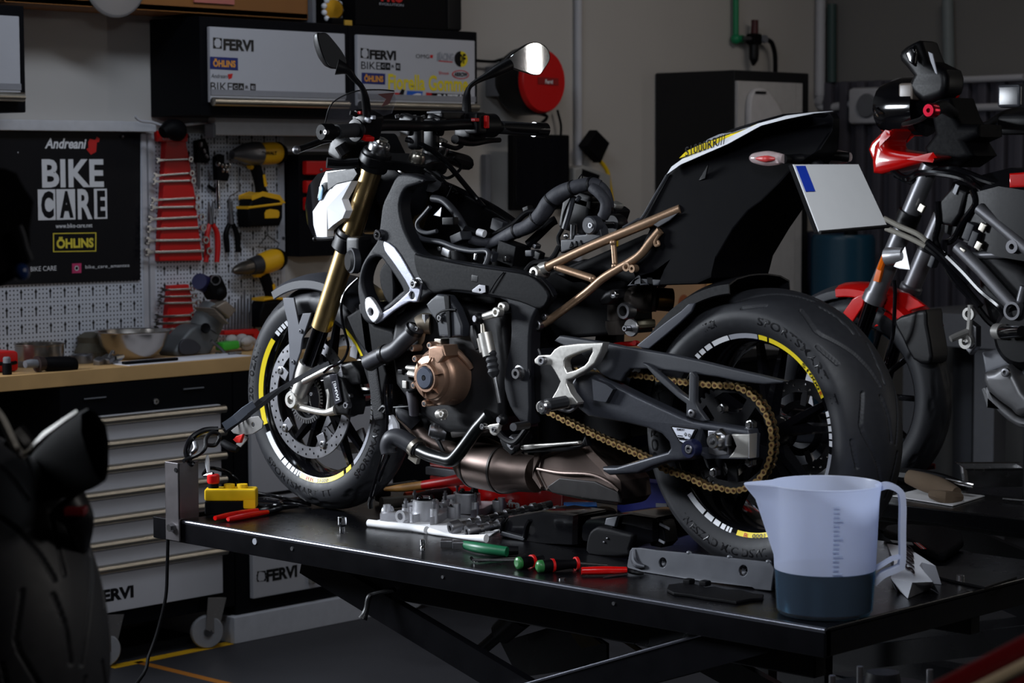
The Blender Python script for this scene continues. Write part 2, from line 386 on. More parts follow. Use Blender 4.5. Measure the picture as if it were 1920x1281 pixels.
g0 = (2.134,1.967); patch(circ(g0, .046, 28, .017), d3, red_decal2, 'oval_sticker'); patch(circ(g0, .040, 28, .0135), d3, panel_grey, 'oval_inner', XD+.0008)
write('lettering', 'ARROW', (g0[0]-.036, g0[0]+.036, g0[1]-.008, g0[1]+.009), tyre_print, d3, 'X', XD+.0016, depth=.001, bold=.05)
patch([(1.853,1.9),(1.934,1.899),(1.924,1.868),(1.846,1.87)], d3, blue_decal); patch([(1.879,1.885),(1.904,1.892),(1.925,1.891),(1.917,1.87),(1.883,1.871)], d3, white_decal, 'sticker_mark', XD+.0006)
patch([(1.788,1.892),(1.824,1.891),(1.822,1.88),(1.788,1.881)], d3, red_decal2); patch([(1.826,1.906),(1.84,1.903),(1.833,1.88),(1.806,1.88)], d3, tyre_print)
patch([(1.951,1.896),(2.008,1.894),(2.008,1.871),(1.95,1.873)], d3, red_decal2); patch([(1.979,1.895),(2.189,1.892),(2.189,1.869),(1.978,1.871)], d3, tyre_print)
lab('BAZZAZ', ((2.01,1.869), (2.18,1.891)), d3, white_decal, bold=.04, spacing=1)
# things on top of the cabinets
t = thing('wooden_board', 'varnished brown wooden shelf board along the top of the left wall', 'shelf board', (XW, 1.0, (0.996,2.145)[1]))
y1 = (1.43,2.16)[0]
zb = (0.996,2.145)[1]
obj('board', MB().bx((XW+.002, .15, zb), (-1.70, y1, zb+.025), .004).bx((-1.72, .15, zb), (-1.70, y1, zb+.16), .003), brown_wood, t)
pq = (0.577,2.208)
dk = obj('round_disc', MB().lathe([(0, .012), (.118, .012), (.128, .006), (.128, 0), (0, 0)], (-1.699, pq[0], pq[1]+.035), (1, 0, 0), 48), M('disc_silver', (150, 146, 146), .4, .5, scale=8), None); tag(dk, 'round silver disc hung on the brown wooden board', 'disc')
cn = tag(obj('notice_card', MB().bx((-1.699, (0.907,2.188)[0], (0.907,2.182)[1]), (-1.69, (1.083,2.197)[0], (1.083,2.191)[1]+.08), .001), M('card_pink', (190, 110, 100), .6), None), 'pinkish card fixed to the brown wooden board', 'card')
z2 = ZT
t = thing('mascot_trophy', 'small gold and white toothed trophy wheel standing on the wall cabinets', 'trophy', (-1.75, (1.561,2.186)[0], z2))
p = (-1.72,1.565,2.189)
obj('trophy_base', MB().bx((p[0]-.04, p[1]-.03, z2), (p[0]+.03, p[1]+.03, p[2]-.03), .005), matt_black, t)
m = MB().lathe([(0, .02), (.034, .018), (.04, .006), (.04, -.01), (0, -.012)], p, (1, -.5, .1), 28)
obj('trophy_wheel', m, M('trophy_gold', (220, 160, 40), .3, .8), t)
for k in range(11):
    a = 2*PI*k/11; obj('trophy_tooth', MB().ball((p[0], p[1]+.042*math.cos(a), p[2]+.042*math.sin(a)), .011, 10), white_gloss, t)
obj('trophy_plate', MB().bx((XF-.004, (1.559,2.139)[0], (1.559,2.13)[1]), (XF+.002, (1.596,2.141)[0], (1.596,2.149)[1]), .001), M('brass_plate', (210, 170, 70), .4, .6), t)
obj('ribbon_tail', MB().tube([(p[0]+.015, p[1]-.012, p[2]-.03), (p[0]+.02, p[1]-.012, p[2]-.075)], [.007, .005], 8), white_gloss, t)
bk = tag(obj('grey_binder', MB().bx((-1.9, y1+.004, z2+.001), (-1.68, (1.451,2.185)[0], z2+.3), .003), grey_metal), 'grey upright binder between the wooden board and the trophy', 'binder')
ca = thing('exhaust_carton', 'black carton with red and grey print on top of the wall cabinets', 'carton', (-1.8, (1.874,2.178)[0], z2))
yb0, yb1 = (1.624,2.192)[0], (2.162,2.218)[0]
obj('carton_body', MB().bx((-1.9, yb0, z2), (-1.66, yb1, z2+.32), .006), matt_black, ca)
obj('carton_end', MB().bx((-1.91, yb1-.075, z2), (-1.652, yb1+.004, z2+.32), .01), satin_black, ca)
write('lettering', 'EVOLUTION', ((1.74,2.208)[0], (1.864,2.214)[0], (1.74,2.212)[1], (1.74,2.221)[1]), grey_decal, ca, 'X', -1.6595, bold=.02)
write('lettering', 'PRO', ((1.749,2.224)[0], (1.864,2.229)[0], (1.749,2.225)[1], (1.749,2.225)[1]+.055), red_decal2, ca, 'X', -1.6595, bold=.05)
# top rail, lamp battens
XP = -1.905
rz = (0.531,1.76)[1]
r_ = tag(obj('shelf_rail', MB().bx((XW+.002, -.6, rz-.018), (-1.86, (0.867,1.763)[0], rz+.018), .004), M('rail_white', (200, 200, 204), .5)), 'pale rail along the top of the pegboard with the black banner', 'rail')
bt = thing('lamp_batten', 'white lamp batten fixed under the wall cabinet with four logos', 'lamp', (-1.75, (1.198,1.751)[0], ZB-.03))
b0, b1 = (-1.75,1.038,1.751), (-1.75,1.63,1.752)
obj('batten_body', MB().bx((-1.79, b0[1], b0[2]-.02), (-1.75, b1[1]+.3, ZB-.001), .004), M('batten_white', (196, 196, 200), .5), bt)
obj('batten_end_cap', MB().box((-1.77, b0[1]-.006, b0[2]-.005), (.05, .014, .05), None, .006), grey_metal, bt)
tag(obj('lamp_cable', MB().tube([(-1.8,0.731,1.793),(-1.8,0.753,1.778),(-1.8,0.806,1.773),(-1.8,0.874,1.758),(-1.8,0.96,1.768),(-1.8,1.054,1.776),(-1.8,1.082,1.767)], .005, 8), panel_grey), 'grey lamp cable drooping under the wall cabinets', 'cable')
tag(obj('hanging_cloth', MB().tube([(-1.78,0.83,1.738),(-1.78,0.868,1.751),(-1.78,0.905,1.741),(-1.78,0.924,1.736)], [.02, .035, .035, .015], 12), matt_black), 'dark bundled cloth under the cabinet above the larger red wrench rack', 'cloth')
# pegboards with punched holes
def peg_mat():
    m = M('pegboard_paint', (196, 200, 210), .5, var=.03); nt = m.node_tree; b = nt.nodes['Principled BSDF']
    src = b.inputs['Base Color'].links[0].from_socket
    tc = nt.nodes.new('ShaderNodeTexCoord'); sp = nt.nodes.new('ShaderNodeSeparateXYZ'); nt.links.new(tc.outputs['Object'], sp.inputs[0])
    def mt(op, a, b_=None):
        n = nt.nodes.new('ShaderNodeMath'); n.operation = op
        for i, v in enumerate((a, b_)):
            if v is None: continue
            if isinstance(v, (int, float)): n.inputs[i].default_value = v
            else: nt.links.new(v, n.inputs[i])
        return n.outputs[0]
    def cell(ax_, pitch, off=0): return mt('SUBTRACT', mt('FRACT', mt('ADD', mt('DIVIDE', sp.outputs[ax_], pitch), 100.5+off)), .5)
    fy, fz = cell('Y', .0145), cell('Z', .0145)
    dots = mt('LESS_THAN', mt('ADD', mt('MULTIPLY', fy, fy), mt('MULTIPLY', fz, fz)), .040)
    gy, gz = mt('MULTIPLY', cell('Y', .058, .25), .058), mt('MULTIPLY', cell('Z', .058, .12), .058)
    head = mt('LESS_THAN', mt('ADD', mt('MULTIPLY', gy, gy), mt('MULTIPLY', gz, gz)), .0055**2)
    slot = mt('MULTIPLY', mt('LESS_THAN', mt('ABSOLUTE', gy), .0028), mt('LESS_THAN', mt('ABSOLUTE', mt('ADD', gz, .012)), .012))
    key = mt('MAXIMUM', head, slot)
    hole = mt('MAXIMUM', dots, key)
    mx = nt.nodes.new('ShaderNodeMix'); mx.data_type = 'RGBA'; nt.links.new(hole, mx.inputs['Factor']); nt.links.new(src, mx.inputs['A']); mx.inputs['B'].default_value = (.006, .006, .008, 1)
    nt.links.new(mx.outputs['Result'], b.inputs['Base Color']); return m
pm = peg_mat()
zt0, zb0 = (0.556,1.739)[1], .975
ypa = (0.855,1.46)[0]; ypb, ypc = (0.862,1.459)[0], (1.483,1.449)[0]
def pegboard(y0, y1, label):
    t = thing('pegboard', label, 'pegboard', (XW, (y0+y1)/2, zb0+.005), 'pegboards above the bench')
    obj('perforated_panel', MB().bx((XW+.003, y0+.012, zb0+.005), (XP, y1-.012, zt0), .001), pm, t)
    for yy in (y0, y1): obj('edge_flange', MB().bx((XW+.003, yy-.022 if yy == y1 else yy, zb0+.005), (XP+.003, yy if yy == y1 else yy+.022, zt0), .002), panel_grey, t)
    obj('edge_screw', MB().bolt((XP+.003, y1-.01, (zb0+zt0)/2), (1, 0, 0), .006, .003), dull_steel, t)
    return t
pegboard(-.4, ypa, 'perforated white tool board with the black banner on it')
pegboard(ypb, ypc, 'perforated white tool board hung with wrench racks and drills')
# banner
bn = thing('banner', 'black banner with white and yellow workshop lettering on the pegboard', 'banner', (-1.9,0.519,1.234))
XB = XP+.010
ban = obj('banner_sheet', MB().plate([(-.1, (0.256,1.74)[1]), (0.825,1.738), (0.814,1.228), (-.1, (0.244,1.236)[1])], [], 'X', XB-.002, .003, .0005), banner_black, bn)
def bl(body, v, mat, **k):
    (u0, v0), (u1, v1) = v; return write('lettering', body, (u0, u1, min(v0, v1), max(v0, v1)), mat, bn, 'X', XB, depth=.001, **k)
bl('BIKE', ((0.413,1.553), (0.665,1.648)), white_decal, bold=.03)
for k, ch in enumerate('CARE'):
    u0, u1 = ((0.395,1.446)[0], (0.469,1.445)[0], (0.549,1.443)[0], (0.623,1.442)[0], (0.681,1.441)[0])[k:k+2]
    z0_, z1_ = (0.531,1.444)[1], (0.534,1.547)[1]
    if k == 2: write('lettering', ch, (u0+.006, u1-.008, z0_, z1_), white_decal, bn, 'X', XB, depth=.001, bold=.03)
    else:
        obj('letter_box', MB().plate([(u0, z0_), (u1-.004, z0_), (u1-.004, z1_), (u0, z1_)], [], 'X', XB+.0005, .001, .0002), white_decal, bn)
        write('lettering', ch, (u0+.012, u1-.012, z0_+.006, z1_-.006), banner_black, bn, 'X', XB+.001, depth=.001, bold=.05)
bl('Andreani', ((0.426,1.683), (0.596,1.718)), white_decal, bold=.03, shear=.25)
obj('logo_arrow', MB().plate([(0.603,1.706),(0.61,1.717),(0.632,1.713),(0.64,1.724),(0.651,1.718),(0.647,1.706),(0.639,1.706),(0.635,1.673),(0.613,1.663),(0.595,1.682),(0.604,1.686)], [], 'X', XB+.0005, .001, .0002), red_decal2, bn)
bl('www.bike-care.net', ((0.464,1.416), (0.614,1.431)), white_decal, bold=.01)
ohl = [(0.453,1.4),(0.63,1.398),(0.628,1.333),(0.452,1.336)]
obj('logo_frame', MB().plate(ohl, [[(sum(p[0] for p in ohl)/4+(q[0]-sum(p[0] for p in ohl)/4)*.955, sum(p[1] for p in ohl)/4+(q[1]-sum(p[1] for p in ohl)/4)*.90) for q in ohl]], 'X', XB+.0005, .001, .0001), M('banner_yellow', (226, 208, 70), .5), bn)
bl('ÖHLINS', ((0.466,1.347), (0.618,1.387)), M('banner_yellow', (226, 208, 70), .5), bold=.045)
bl('BIKE CARE', ((0.36,1.274), (0.464,1.29)), white_decal)
bl('bike_care_amantea', ((0.582,1.274), (0.767,1.287)), white_decal)
ig = [(0.528,1.295),(0.566,1.295),(0.565,1.262),(0.527,1.262)]; igc = (sum(p[0] for p in ig)/4, sum(p[1] for p in ig)/4)
obj('app_icon', MB().plate(ig, [circ(igc, .0095, 20)], 'X', XB+.0005, .001, .0003), M('icon_magenta', (200, 60, 110), .5, var=.4, scale=40), bn)
obj('app_icon_ring', MB().plate(circ(igc, .0085, 20), [circ(igc, .006, 20)], 'X', XB+.0006, .001, .0001), white_decal, bn)
for q_ in ((-1.9,0.322,1.669), (-1.89,0.744,1.726)): obj('banner_clip', MB().ball(q_, .006, 8), dull_steel, bn)
# wrench racks
def wrench(L_, k, label, group):
    t = thing('combination_wrench', label, 'wrench', (0, 0, 0), group)
    obj('shaft', MB().box((0, 0, 0), (.006, L_*.78, .010*k), None, .002), steel, t)
    ro, ri = .013*k, .0075*k
    obj('ring_end', MB().lathe([(ri, .004), (ro, .004), (ro, -.004), (ri, -.004)], (0, L_/2-ro*.6, 0), (1, 0, 0), 20, loop=True), steel, t)
    jaw = [(-ro*.4+0, -ro*.5), (.0, -ro*.95), (-ro*1.1, -ro*1.05), (-ro*1.5, -ro*.5), (-ro*.7, -ro*.42), (-ro*.7, ro*.42), (-ro*1.5, ro*.5), (-ro*1.1, ro*1.05), (0, ro*.95), (-ro*-.4, ro*.5), (.02, .004), (.02, -.004)]
    obj('open_end', MB().plate([(u-L_/2+ro*.6, v) for u, v in jaw], [], 'X', 0, .007, .001), steel, t)
    return t
def rack(name, label, outl, rows, label_w, group, front):
    t = thing(name, label, 'wrench rack', (XP, sum(p[0] for p in outl)/len(outl), min(p[1] for p in outl)))
    obj('rack_plate', MB().plate(outl, [], 'X', XP+.018, .030, .004), red_paint, t)
    first = None
    for i, (pl_, pr) in enumerate(rows):
        L_ = abs(pr[0]-pl_[0]); c = (XP+.042, (pr[0]+pl_[0])/2, (pr[1]+pl_[1])/2); k = .75+.35*i/len(rows)
        w = wrench(L_, k, label_w(i), group); w.location = c; w.rotation_euler = (math.atan2(pr[1]-pl_[1], pr[0]-pl_[0]), 0, 0)
    return t
ordn = ['first', 'second', 'third', 'fourth', 'fifth', 'sixth', 'seventh', 'eighth', 'ninth', 'tenth', 'eleventh']
rk = rack('wrench_rack', 'tall red wrench rack tapering upward beside the black banner', [(0.888,1.711),(0.885,1.747),(1.016,1.738),(1.013,1.71),(1.005,1.708),(1.016,1.664),(1.033,1.572),(1.045,1.508),(1.056,1.405),(1.071,1.299),(1.071,1.288),(0.884,1.292),(0.881,1.303),(0.894,1.447),(0.908,1.599),(0.916,1.71)],
     [(((0.871,1.644)), ((1.021,1.648))), (((0.858,1.59)), ((1.026,1.599))), (((0.854,1.57)), ((1.032,1.572))), (((0.847,1.505)), ((1.051,1.511))), (((0.843,1.48)), ((1.05,1.479))),
      (((0.834,1.439)), ((1.069,1.444))), (((0.829,1.405)), ((1.076,1.405))), (((0.824,1.365)), ((1.087,1.361))), (((0.82,1.325)), ((1.103,1.322)))],
     lambda i: '%s wrench counted from the top of the tall red rack' % ordn[i], 'wrenches on the tall red rack', 0)
obj('rack_header', MB().plate([(0.87,1.747),(1.001,1.741),(0.999,1.709),(0.871,1.709)], [], 'X', XP+.04, .01, .002), red_paint, rk)
write('lettering', 'USAG', ((0.892,1.719)[0], (0.961,1.72)[0], (0.891,1.715)[1], (0.892,1.727)[1]), grey_decal, rk, 'X', XP+.0455)
rack('wrench_rack', 'short red wrench rack on the pegboard behind the scooter engine casting', [(0.927,1.205),(1.009,1.206),(1.018,1.173),(1.028,1.116),(1.033,1.063),(1.014,1.003),(0.908,1.014),(0.913,1.103)],
     [(((0.88,1.191)), ((1.024,1.19))), (((0.871,1.168)), ((1.031,1.164))), (((0.867,1.145)), ((1.05,1.14))), (((0.855,1.098)), ((1.022,1.097))), (((0.851,1.074)), ((1.022,1.073))), (((0.852,1.053)), ((1.01,1.05))), (((0.862,1.027)), ((1.009,1.026)))],
     lambda i: '%s wrench counted from the top of the short red rack' % ordn[i], 'wrenches on the short red rack', 0)
# hung hand tools
def tool(name, label, cat, p, group=None): return thing(name, label, cat, p, group)
XT = -1.88
t = tool('hex_key_set', 'dark folding hex key set hanging beside the tall red rack', 'hex keys', (-1.88,1.073,1.675))
obj('key_holder', MB().plate([(1.051,1.713),(1.087,1.721),(1.103,1.693),(1.11,1.644),(1.095,1.634),(1.053,1.636)], [], 'X', XT, .03, .006), matt_black, t)
for q_ in (((-1.88,1.059,1.639), (-1.88,1.059,1.552)), ((-1.88,1.067,1.639), (-1.88,1.066,1.541))): obj('key_shaft', MB().cyl(*q_, .0045, n=8), dull_steel, t)
for k, q_ in enumerate(((-1.87,1.062,1.7), (-1.87,1.076,1.677), (-1.87,1.087,1.659))): obj('key_end', MB().box(q_, (.03, .012, .02), Euler((.4*k, 0, 0)), .004), dull_steel, t)
t = tool('socket_bit_set', 'chrome long hex key set in dark holder left of the impact driver', 'hex keys', (-1.88,1.163,1.597))
obj('key_holder', MB().plate([(1.138,1.657),(1.158,1.667),(1.174,1.662),(1.174,1.623),(1.197,1.592),(1.189,1.569),(1.14,1.574)], [], 'X', XT, .03, .006), matt_black, t)
for k, q_ in enumerate(((-1.865,1.14,1.631), (-1.865,1.157,1.626), (-1.865,1.16,1.608), (-1.865,1.178,1.608), (-1.865,1.188,1.626), (-1.865,1.172,1.623))): obj('key_end', MB().ball(q_, (.012, .006, .010), 10), steel, t)
obj('key_shaft', MB().cyl((-1.88,1.151,1.577), (-1.88,1.15,1.471), .008, n=12), chrome, t)
def pliers(name, label, jaw, ha, hb_, mat):
    t = tool(name, label, 'pliers', jaw[1])
    obj('jaw', MB().tube([jaw[0], jaw[1]], [.003, .012], 8), dull_steel, t); obj('jaw', MB().tube([jaw[2], jaw[1]], [.003, .011], 8), dull_steel, t)
    for h in (ha, hb_): obj('grip', MB().tube(h, [.008, .010, .0105, .009], 10), mat, t)
pliers('pliers', 'red handled pliers hanging on the pegboard', ((-1.88,1.109,1.497), (-1.88,1.116,1.417), (-1.88,1.129,1.499)), [(-1.88,1.112,1.417),(-1.88,1.099,1.38),(-1.88,1.099,1.329),(-1.88,1.092,1.282)], [(-1.88,1.124,1.417),(-1.88,1.144,1.385),(-1.88,1.147,1.334),(-1.88,1.142,1.28)], red_paint)
pliers('pliers', 'black handled pliers hanging under the impact driver', ((-1.88,1.203,1.509), (-1.88,1.21,1.415), (-1.88,1.215,1.498)), [(-1.88,1.202,1.416),(-1.88,1.186,1.384),(-1.88,1.188,1.352),(-1.88,1.192,1.314)], [(-1.88,1.218,1.415),(-1.88,1.234,1.383),(-1.88,1.24,1.351),(-1.88,1.239,1.312)], matt_black)
t = tool('needle_pick', 'small dark awl hung between the hex key sets', 'awl', (-1.89,1.131,1.546))
obj('awl_handle', MB().tube([(-1.89,1.115,1.554),(-1.89,1.151,1.533)], [.006, .009], 8), matt_black, t); obj('awl_blade', MB().tube([(-1.89,1.117,1.61),(-1.89,1.128,1.572)], [.003, .005], 8), dull_steel, t)
for lb_, q_ in (('bent wire hook holding the impact driver battery', [(-1.88,1.247,1.623),(-1.88,1.249,1.534),(-1.88,1.205,1.514),(-1.88,1.201,1.467)]), ('bent wire hanger above the yellow drill', [(-1.88,1.381,1.438),(-1.88,1.38,1.373),(-1.88,1.333,1.329),(-1.88,1.426,1.32),(-1.88,1.435,1.339),(-1.88,1.38,1.37)])):
    tag(obj('wire_hook', MB().tube(q_, .0025, 6, smooth=False), dull_steel), lb_, 'hook')
# cordless drivers
def driver(label, nose, body, tail_, grip, bat, trig, hammer, lett):
    t = tool('cordless_driver', label, 'power tool', body[0]); c = Vector(body[0]); n_ = Vector(nose[0])
    if hammer: obj('gear_nose', MB().tube([Vector(nose[1]), n_, n_.lerp(c, .45), n_.lerp(c, .8)], [.016, .034, .043, .043], 24), M('nose_grey', (120, 120, 124), .35, .8), t)
    else:
        obj('chuck', MB().tube([Vector(nose[1]), Vector(nose[1]).lerp(n_, .3), n_, n_.lerp(c, .35)], [.008, .017, .025, .026], 20, smooth=False), M('chuck_grey', (96, 90, 84), .35, .8), t)
        obj('gear_collar', MB().tube([n_.lerp(c, .35), n_.lerp(c, .6), n_.lerp(c, .85)], [.03, .034, .036], 20, smooth=False), M('collar_black', (40, 40, 44), .5), t)
    obj('motor_housing', MB().tube([n_.lerp(c, .75), c, Vector(tail_[0]), Vector(tail_[1])], [.036, .040, .040, .026], 20), tool_yellow, t)
    obj('tail_cap', MB().tube([Vector(tail_[0]).lerp(Vector(tail_[1]), .5), Vector(tail_[1])+(Vector(tail_[1])-Vector(tail_[0]))*.1], [.041, .030], 20), matt_black, t)
    obj('grip', MB().tube(grip, [.022, .021, .020, .024], 14), matt_black, t)
    obj('grip_panel', MB().tube([Vector(p)+Vector((.012, .012, 0)) for p in grip[1:3]], [.010, .010], 8), tool_yellow, t)
    obj('trigger_guard', MB().tube(trig, [.014, .018, .012], 10), tool_yellow, t)
    obj('battery', MB().plate(bat, [], 'X', XT+.03, .07, .010), matt_black, t)
    bc = (sum(p[0] for p in bat)/len(bat), sum(p[1] for p in bat)/len(bat))
    obj('battery_flash', MB().plate([(bc[0]+(p[0]-bc[0])*.42+.022, bc[1]-.012+(p[1]-bc[1])*.3) for p in bat], [], 'X', XT+.067, .004, .001), tool_yellow, t)
    obj('battery_top', MB().plate([(p[0], p[1]+.012) for p in bat if p[1] > bc[1]]+[(p[0], p[1]+.002) for p in reversed(bat) if p[1] > bc[1]], [], 'X', XT+.03, .074, .004), tool_yellow, t)
    if lett: write('lettering', 'DeWALT', lett, matt_black, t, 'X', XT+.071, bold=.04, depth=.002)
driver('yellow and black impact driver with silver nose hung high on the pegboard', ((-1.85,1.243,1.667), (-1.85,1.193,1.664)), ((-1.85,1.335,1.667), 0), ((-1.85,1.393,1.67), (-1.85,1.428,1.67)), [(-1.86,1.302,1.633),(-1.86,1.321,1.591),(-1.86,1.331,1.549),(-1.86,1.341,1.51)], [(1.256,1.503),(1.303,1.516),(1.382,1.502),(1.402,1.48),(1.401,1.435),(1.387,1.406),(1.241,1.404),(1.237,1.467)], [(-1.86,1.281,1.626),(-1.86,1.315,1.618),(-1.86,1.311,1.597)], True,
       ((1.297,1.664)[0], (1.367,1.664)[0], (1.297,1.663)[1], (1.297,1.676)[1]))
driver('yellow and black drill with bare chuck hung low on the pegboard', ((-1.85,1.24,1.255), (-1.85,1.191,1.247)), ((-1.85,1.34,1.271), 0), ((-1.85,1.387,1.282), (-1.85,1.421,1.285)), [(-1.86,1.34,1.232),(-1.86,1.36,1.192),(-1.86,1.372,1.153),(-1.86,1.38,1.126)], [(1.305,1.133),(1.355,1.137),(1.415,1.131),(1.431,1.111),(1.422,1.033),(1.287,1.04),(1.287,1.092)], [(-1.86,1.298,1.233),(-1.86,1.348,1.232),(-1.86,1.356,1.199)], False, None)
t = thing('drill_bit_stand', 'red stand of upright drill bits under the yellow drill', 'drill bits', (-1.86,1.219,1.026))
obj('stand_bar', MB().plate([(1.136,1.036),(1.29,1.034),(1.315,1.011),(1.277,0.991),(1.271,1.015),(1.136,1.02)], [], 'X', -1.86, .05, .004), red_paint, t)
for k in range(9): 
    x_ = k/8; a_ = Vector((-1.86,1.16,1.034)).lerp(Vector((-1.86,1.278,1.033)), x_); h_ = (.05, .07, .085, .10, .11, .125, .145, .11, .125)[k]
    obj('drill_bit', MB().cyl(a_, a_+Vector((0, .003, h_)), .0045, .003, 8), dull_steel, t)
# red drawer organiser right of the board
t = thing('drawer_organiser', 'black wall rack with red plastic drawers right of the pegboard', 'organiser', (-1.9,1.546,1.289))
y0_, y1_ = ypc+.006, (1.64,1.447)[0]; z0_, z1_ = (1.485,1.289)[1], (1.491,1.664)[1]
obj('rack_body', MB().bx((XW+.003, y0_, z0_), (-1.83, y1_+.1, z1_), .004), navy_black, t)
for zt_, zb_ in (((1.49,1.641)[1], (1.489,1.59)[1]), ((1.489,1.569)[1], (1.489,1.523)[1]), ((1.488,1.508)[1], (1.488,1.459)[1])):
    dr = obj('drawer', MB().bx((-1.84, y0_+.02, zb_), (-1.808, y1_+.08, zt_), .006), red_paint, t)
    obj('drawer_knob', MB().ball((-1.806, y0_+.09, zb_+.018), .007, 10), dull_steel, dr)
tag(obj('wall_shelf', MB().bx((XW+.003, (1.448,1.678)[0], (1.552,1.675)[1]), (-1.84, y1_+.2, (1.552,1.686)[1]), .002), panel_grey), 'thin pale wall shelf above the red drawer rack', 'shelf')
# ---- bench and base cabinets
XC = -1.47
wz = (0.424,0.976)[1]; wz0 = (0.423,0.928)[1]
tag(obj('worktop', MB().bx((XW+.003, -.6, wz0), (XC, 2.35, wz), .003), wood), 'long laminated beech worktop along the tool wall', 'worktop')
def floor_root(name, label, cat, y, group=None): return thing(name, label, cat, (XC, y, 0), group)
yr = (0.874,0.543)[0]
c = floor_root('drawer_cabinet', 'black roller cabinet with a column of grey drawers under the bench', 'tool cabinet', yr-.34)
ybot = (0.731,0.176)[1]
obj('cabinet_body', MB().bx((XW+.01, yr-.70, ybot-.05), (XC-.004, yr, wz0-.002), .004), navy_black, c)
zs = [(0.813,0.808)[1], (0.811,0.731)[1], (0.81,0.651)[1], (0.809,0.57)[1], (0.809,0.487)[1], (0.808,0.406)[1], (0.809,0.327)[1], (0.794,0.183)[1]]
y0_, y1_ = yr-.66, (0.806,0.705)[0]
dl = []
for k in range(7):
    d_ = obj('drawer', MB().bx((XC-.004, y0_, zs[k+1]+(.006 if k < 6 else 0)), (XC+.016, y1_, zs[k]+.016), .002), panel_grey, c)
    obj('drawer_handle', MB().cyl((XC+.022, y0_, zs[k]), (XC+.022, y1_+.012, zs[k]), .014, n=16), alu, d_); dl.append(d_)
write('lettering', 'FERVI', ((0.298,0.229)[0]-.02, (0.433,0.21)[0], (0.364,0.22)[1], (0.365,0.261)[1]), tyre_print, dl[-1], 'X', XC+.0155, bold=.05)
lk = obj('cabinet_lock', MB().lathe([(.003, .004), (.009, .004), (.011, 0), (.011, -.004), (.003, -.004)], (-1.468,0.547,0.853), (1, 0, 0), 20, loop=True), steel, c)
obj('apron_slot', MB().box((-1.468,0.305,0.883), (.004, .085, .004)).box((-1.468,0.704,0.885), (.004, .085, .004)), grey_metal, c)
def caster(p, par, s=1):
    k = obj('caster', MB().lathe([(.012, .014), (.052*s, .014), (.056*s, .008), (.056*s, -.008), (.052*s, -.014), (.012, -.014)], p, (.9, -.4, 0), 28, loop=True), M('caster_grey', (150, 150, 154), .5), par)
    obj('caster_fork', MB().plate([(p[1]-.02, p[2]+.012), (p[1]+.03, p[2]-.015), (p[1]+.07, p[2]+.11), (p[1]-.01, p[2]+.12)], [], 'X', p[0]+.02, .004, .001), steel, k)
    obj('caster_hub', MB().lathe([(0, .02), (.014, .02), (.016, -.02), (0, -.02)], p, (.9, -.4, 0), 16), dull_steel, k)
q_ = (-1.47,0.746,0.049); caster((q_[0], q_[1], .057), c); q_ = (-1.47,0.335,0.04); caster((q_[0]-.02, q_[1], .057), c)
c = floor_root('door_cabinet', 'black base cabinet with grey doors and white plinth under the bench', 'tool cabinet', yr+.37)
y2 = (0.938,0.225)[0]; zb_ = (0.939,0.143)[1]; yend = y2+.66
obj('cabinet_body', MB().bx((XW+.01, yr+.003, zb_-.05), (XC-.004, yend+.03, wz0-.002), .004), navy_black, c)
dd = obj('cabinet_door', MB().bx((XC-.004, y2, zb_), (XC+.016, yend, (0.948,0.761)[1]), .003), panel_grey, c)
obj('door_rail', MB().bx((XC-.002, y2, (0.927,0.491)[1]), (XC+.018, yend, (0.928,0.503)[1]), .001), matt_black, dd)
obj('door_handle', MB().bx((XC+.016, (1.186,0.194)[0], zb_+.02), (XC+.04, (1.202,0.192)[0], zb_+.25), .004), alu, dd)
write('lettering', 'FERVI', ((0.996,0.188)[0], (1.136,0.181)[0], (1.062,0.193)[1], (1.063,0.236)[1]), tyre_print, dd, 'X', XC+.0155, bold=.05)
gz = [((0.956,0.2)), ((0.993,0.198)), ((0.993,0.234)), ((0.956,0.236))]
gc = (sum(p[0] for p in gz)/4, sum(p[1] for p in gz)/4)
obj('gear_logo', MB().plate(gz, [[(gc[0]+(.024 if k % 2 else .020)*math.cos(2*PI*k/16), gc[1]+(.019 if k % 2 else .016)*math.sin(2*PI*k/16)) for k in range(16)]], 'X', XC+.0162, .001, .0001), tyre_print, dd)
pz = (0.85,0.096)
obj('plinth', MB().bx((XW+.05, pz[0]-.0, 0), (XC+.02, yend+.02, zb_-.052), .003), M('plinth_white', (200, 202, 210), .5), c)
c = floor_root('dark_cabinet', 'black roller cabinet on a grey caster behind the lift', 'tool cabinet', yend+.4)
obj('cabinet_body', MB().bx((XW+.01, yend+.035, .13), (XC-.004, yend+.72, wz0-.002), .004), navy_black, c)
q_ = (-1.45,1.678,0.073); caster((q_[0], q_[1], .062), c, 1.1)
# ---- things lying on the bench
def on(v): return (v[0], v[1], wz)
t = thing('steel_bowl', 'large brushed steel mixing bowl on the bench under the pegboard', 'bowl')
xb = -1.70; bc = (-1.7,0.632,0.977); br_ = ((-1.7,0.761,1.067)[1]-(-1.7,0.51,1.08)[1])/2; bh = (-1.7,0.634,1.071)[2]-wz
t.location = (xb, bc[1], wz)
obj('bowl_shell', MB().lathe([(0, .004), (br_*.5, .004), (br_*.62, .012), (br_*.86, bh*.5), (br_*.98, bh*.96), (br_*1.02, bh), (br_*1.02, bh+.003), (br_*.97, bh), (br_*.84, bh*.5), (br_*.58, .016), (0, .008)], (xb, bc[1], wz-.003), (0, 0, 1), 56), bowl_steel, t)
t = thing('steel_pot', 'low shiny steel pan standing on the left of the bench', 'pan', (-1.70, (-1.7,0.258,1.01)[1], wz))
w_ = ((-1.7,0.334,1.017)[1]-(-1.7,0.176,1.027)[1])/2; c0 = (-1.7,0.256,1.01); hh = (-1.7,0.257,1.044)[2]-wz
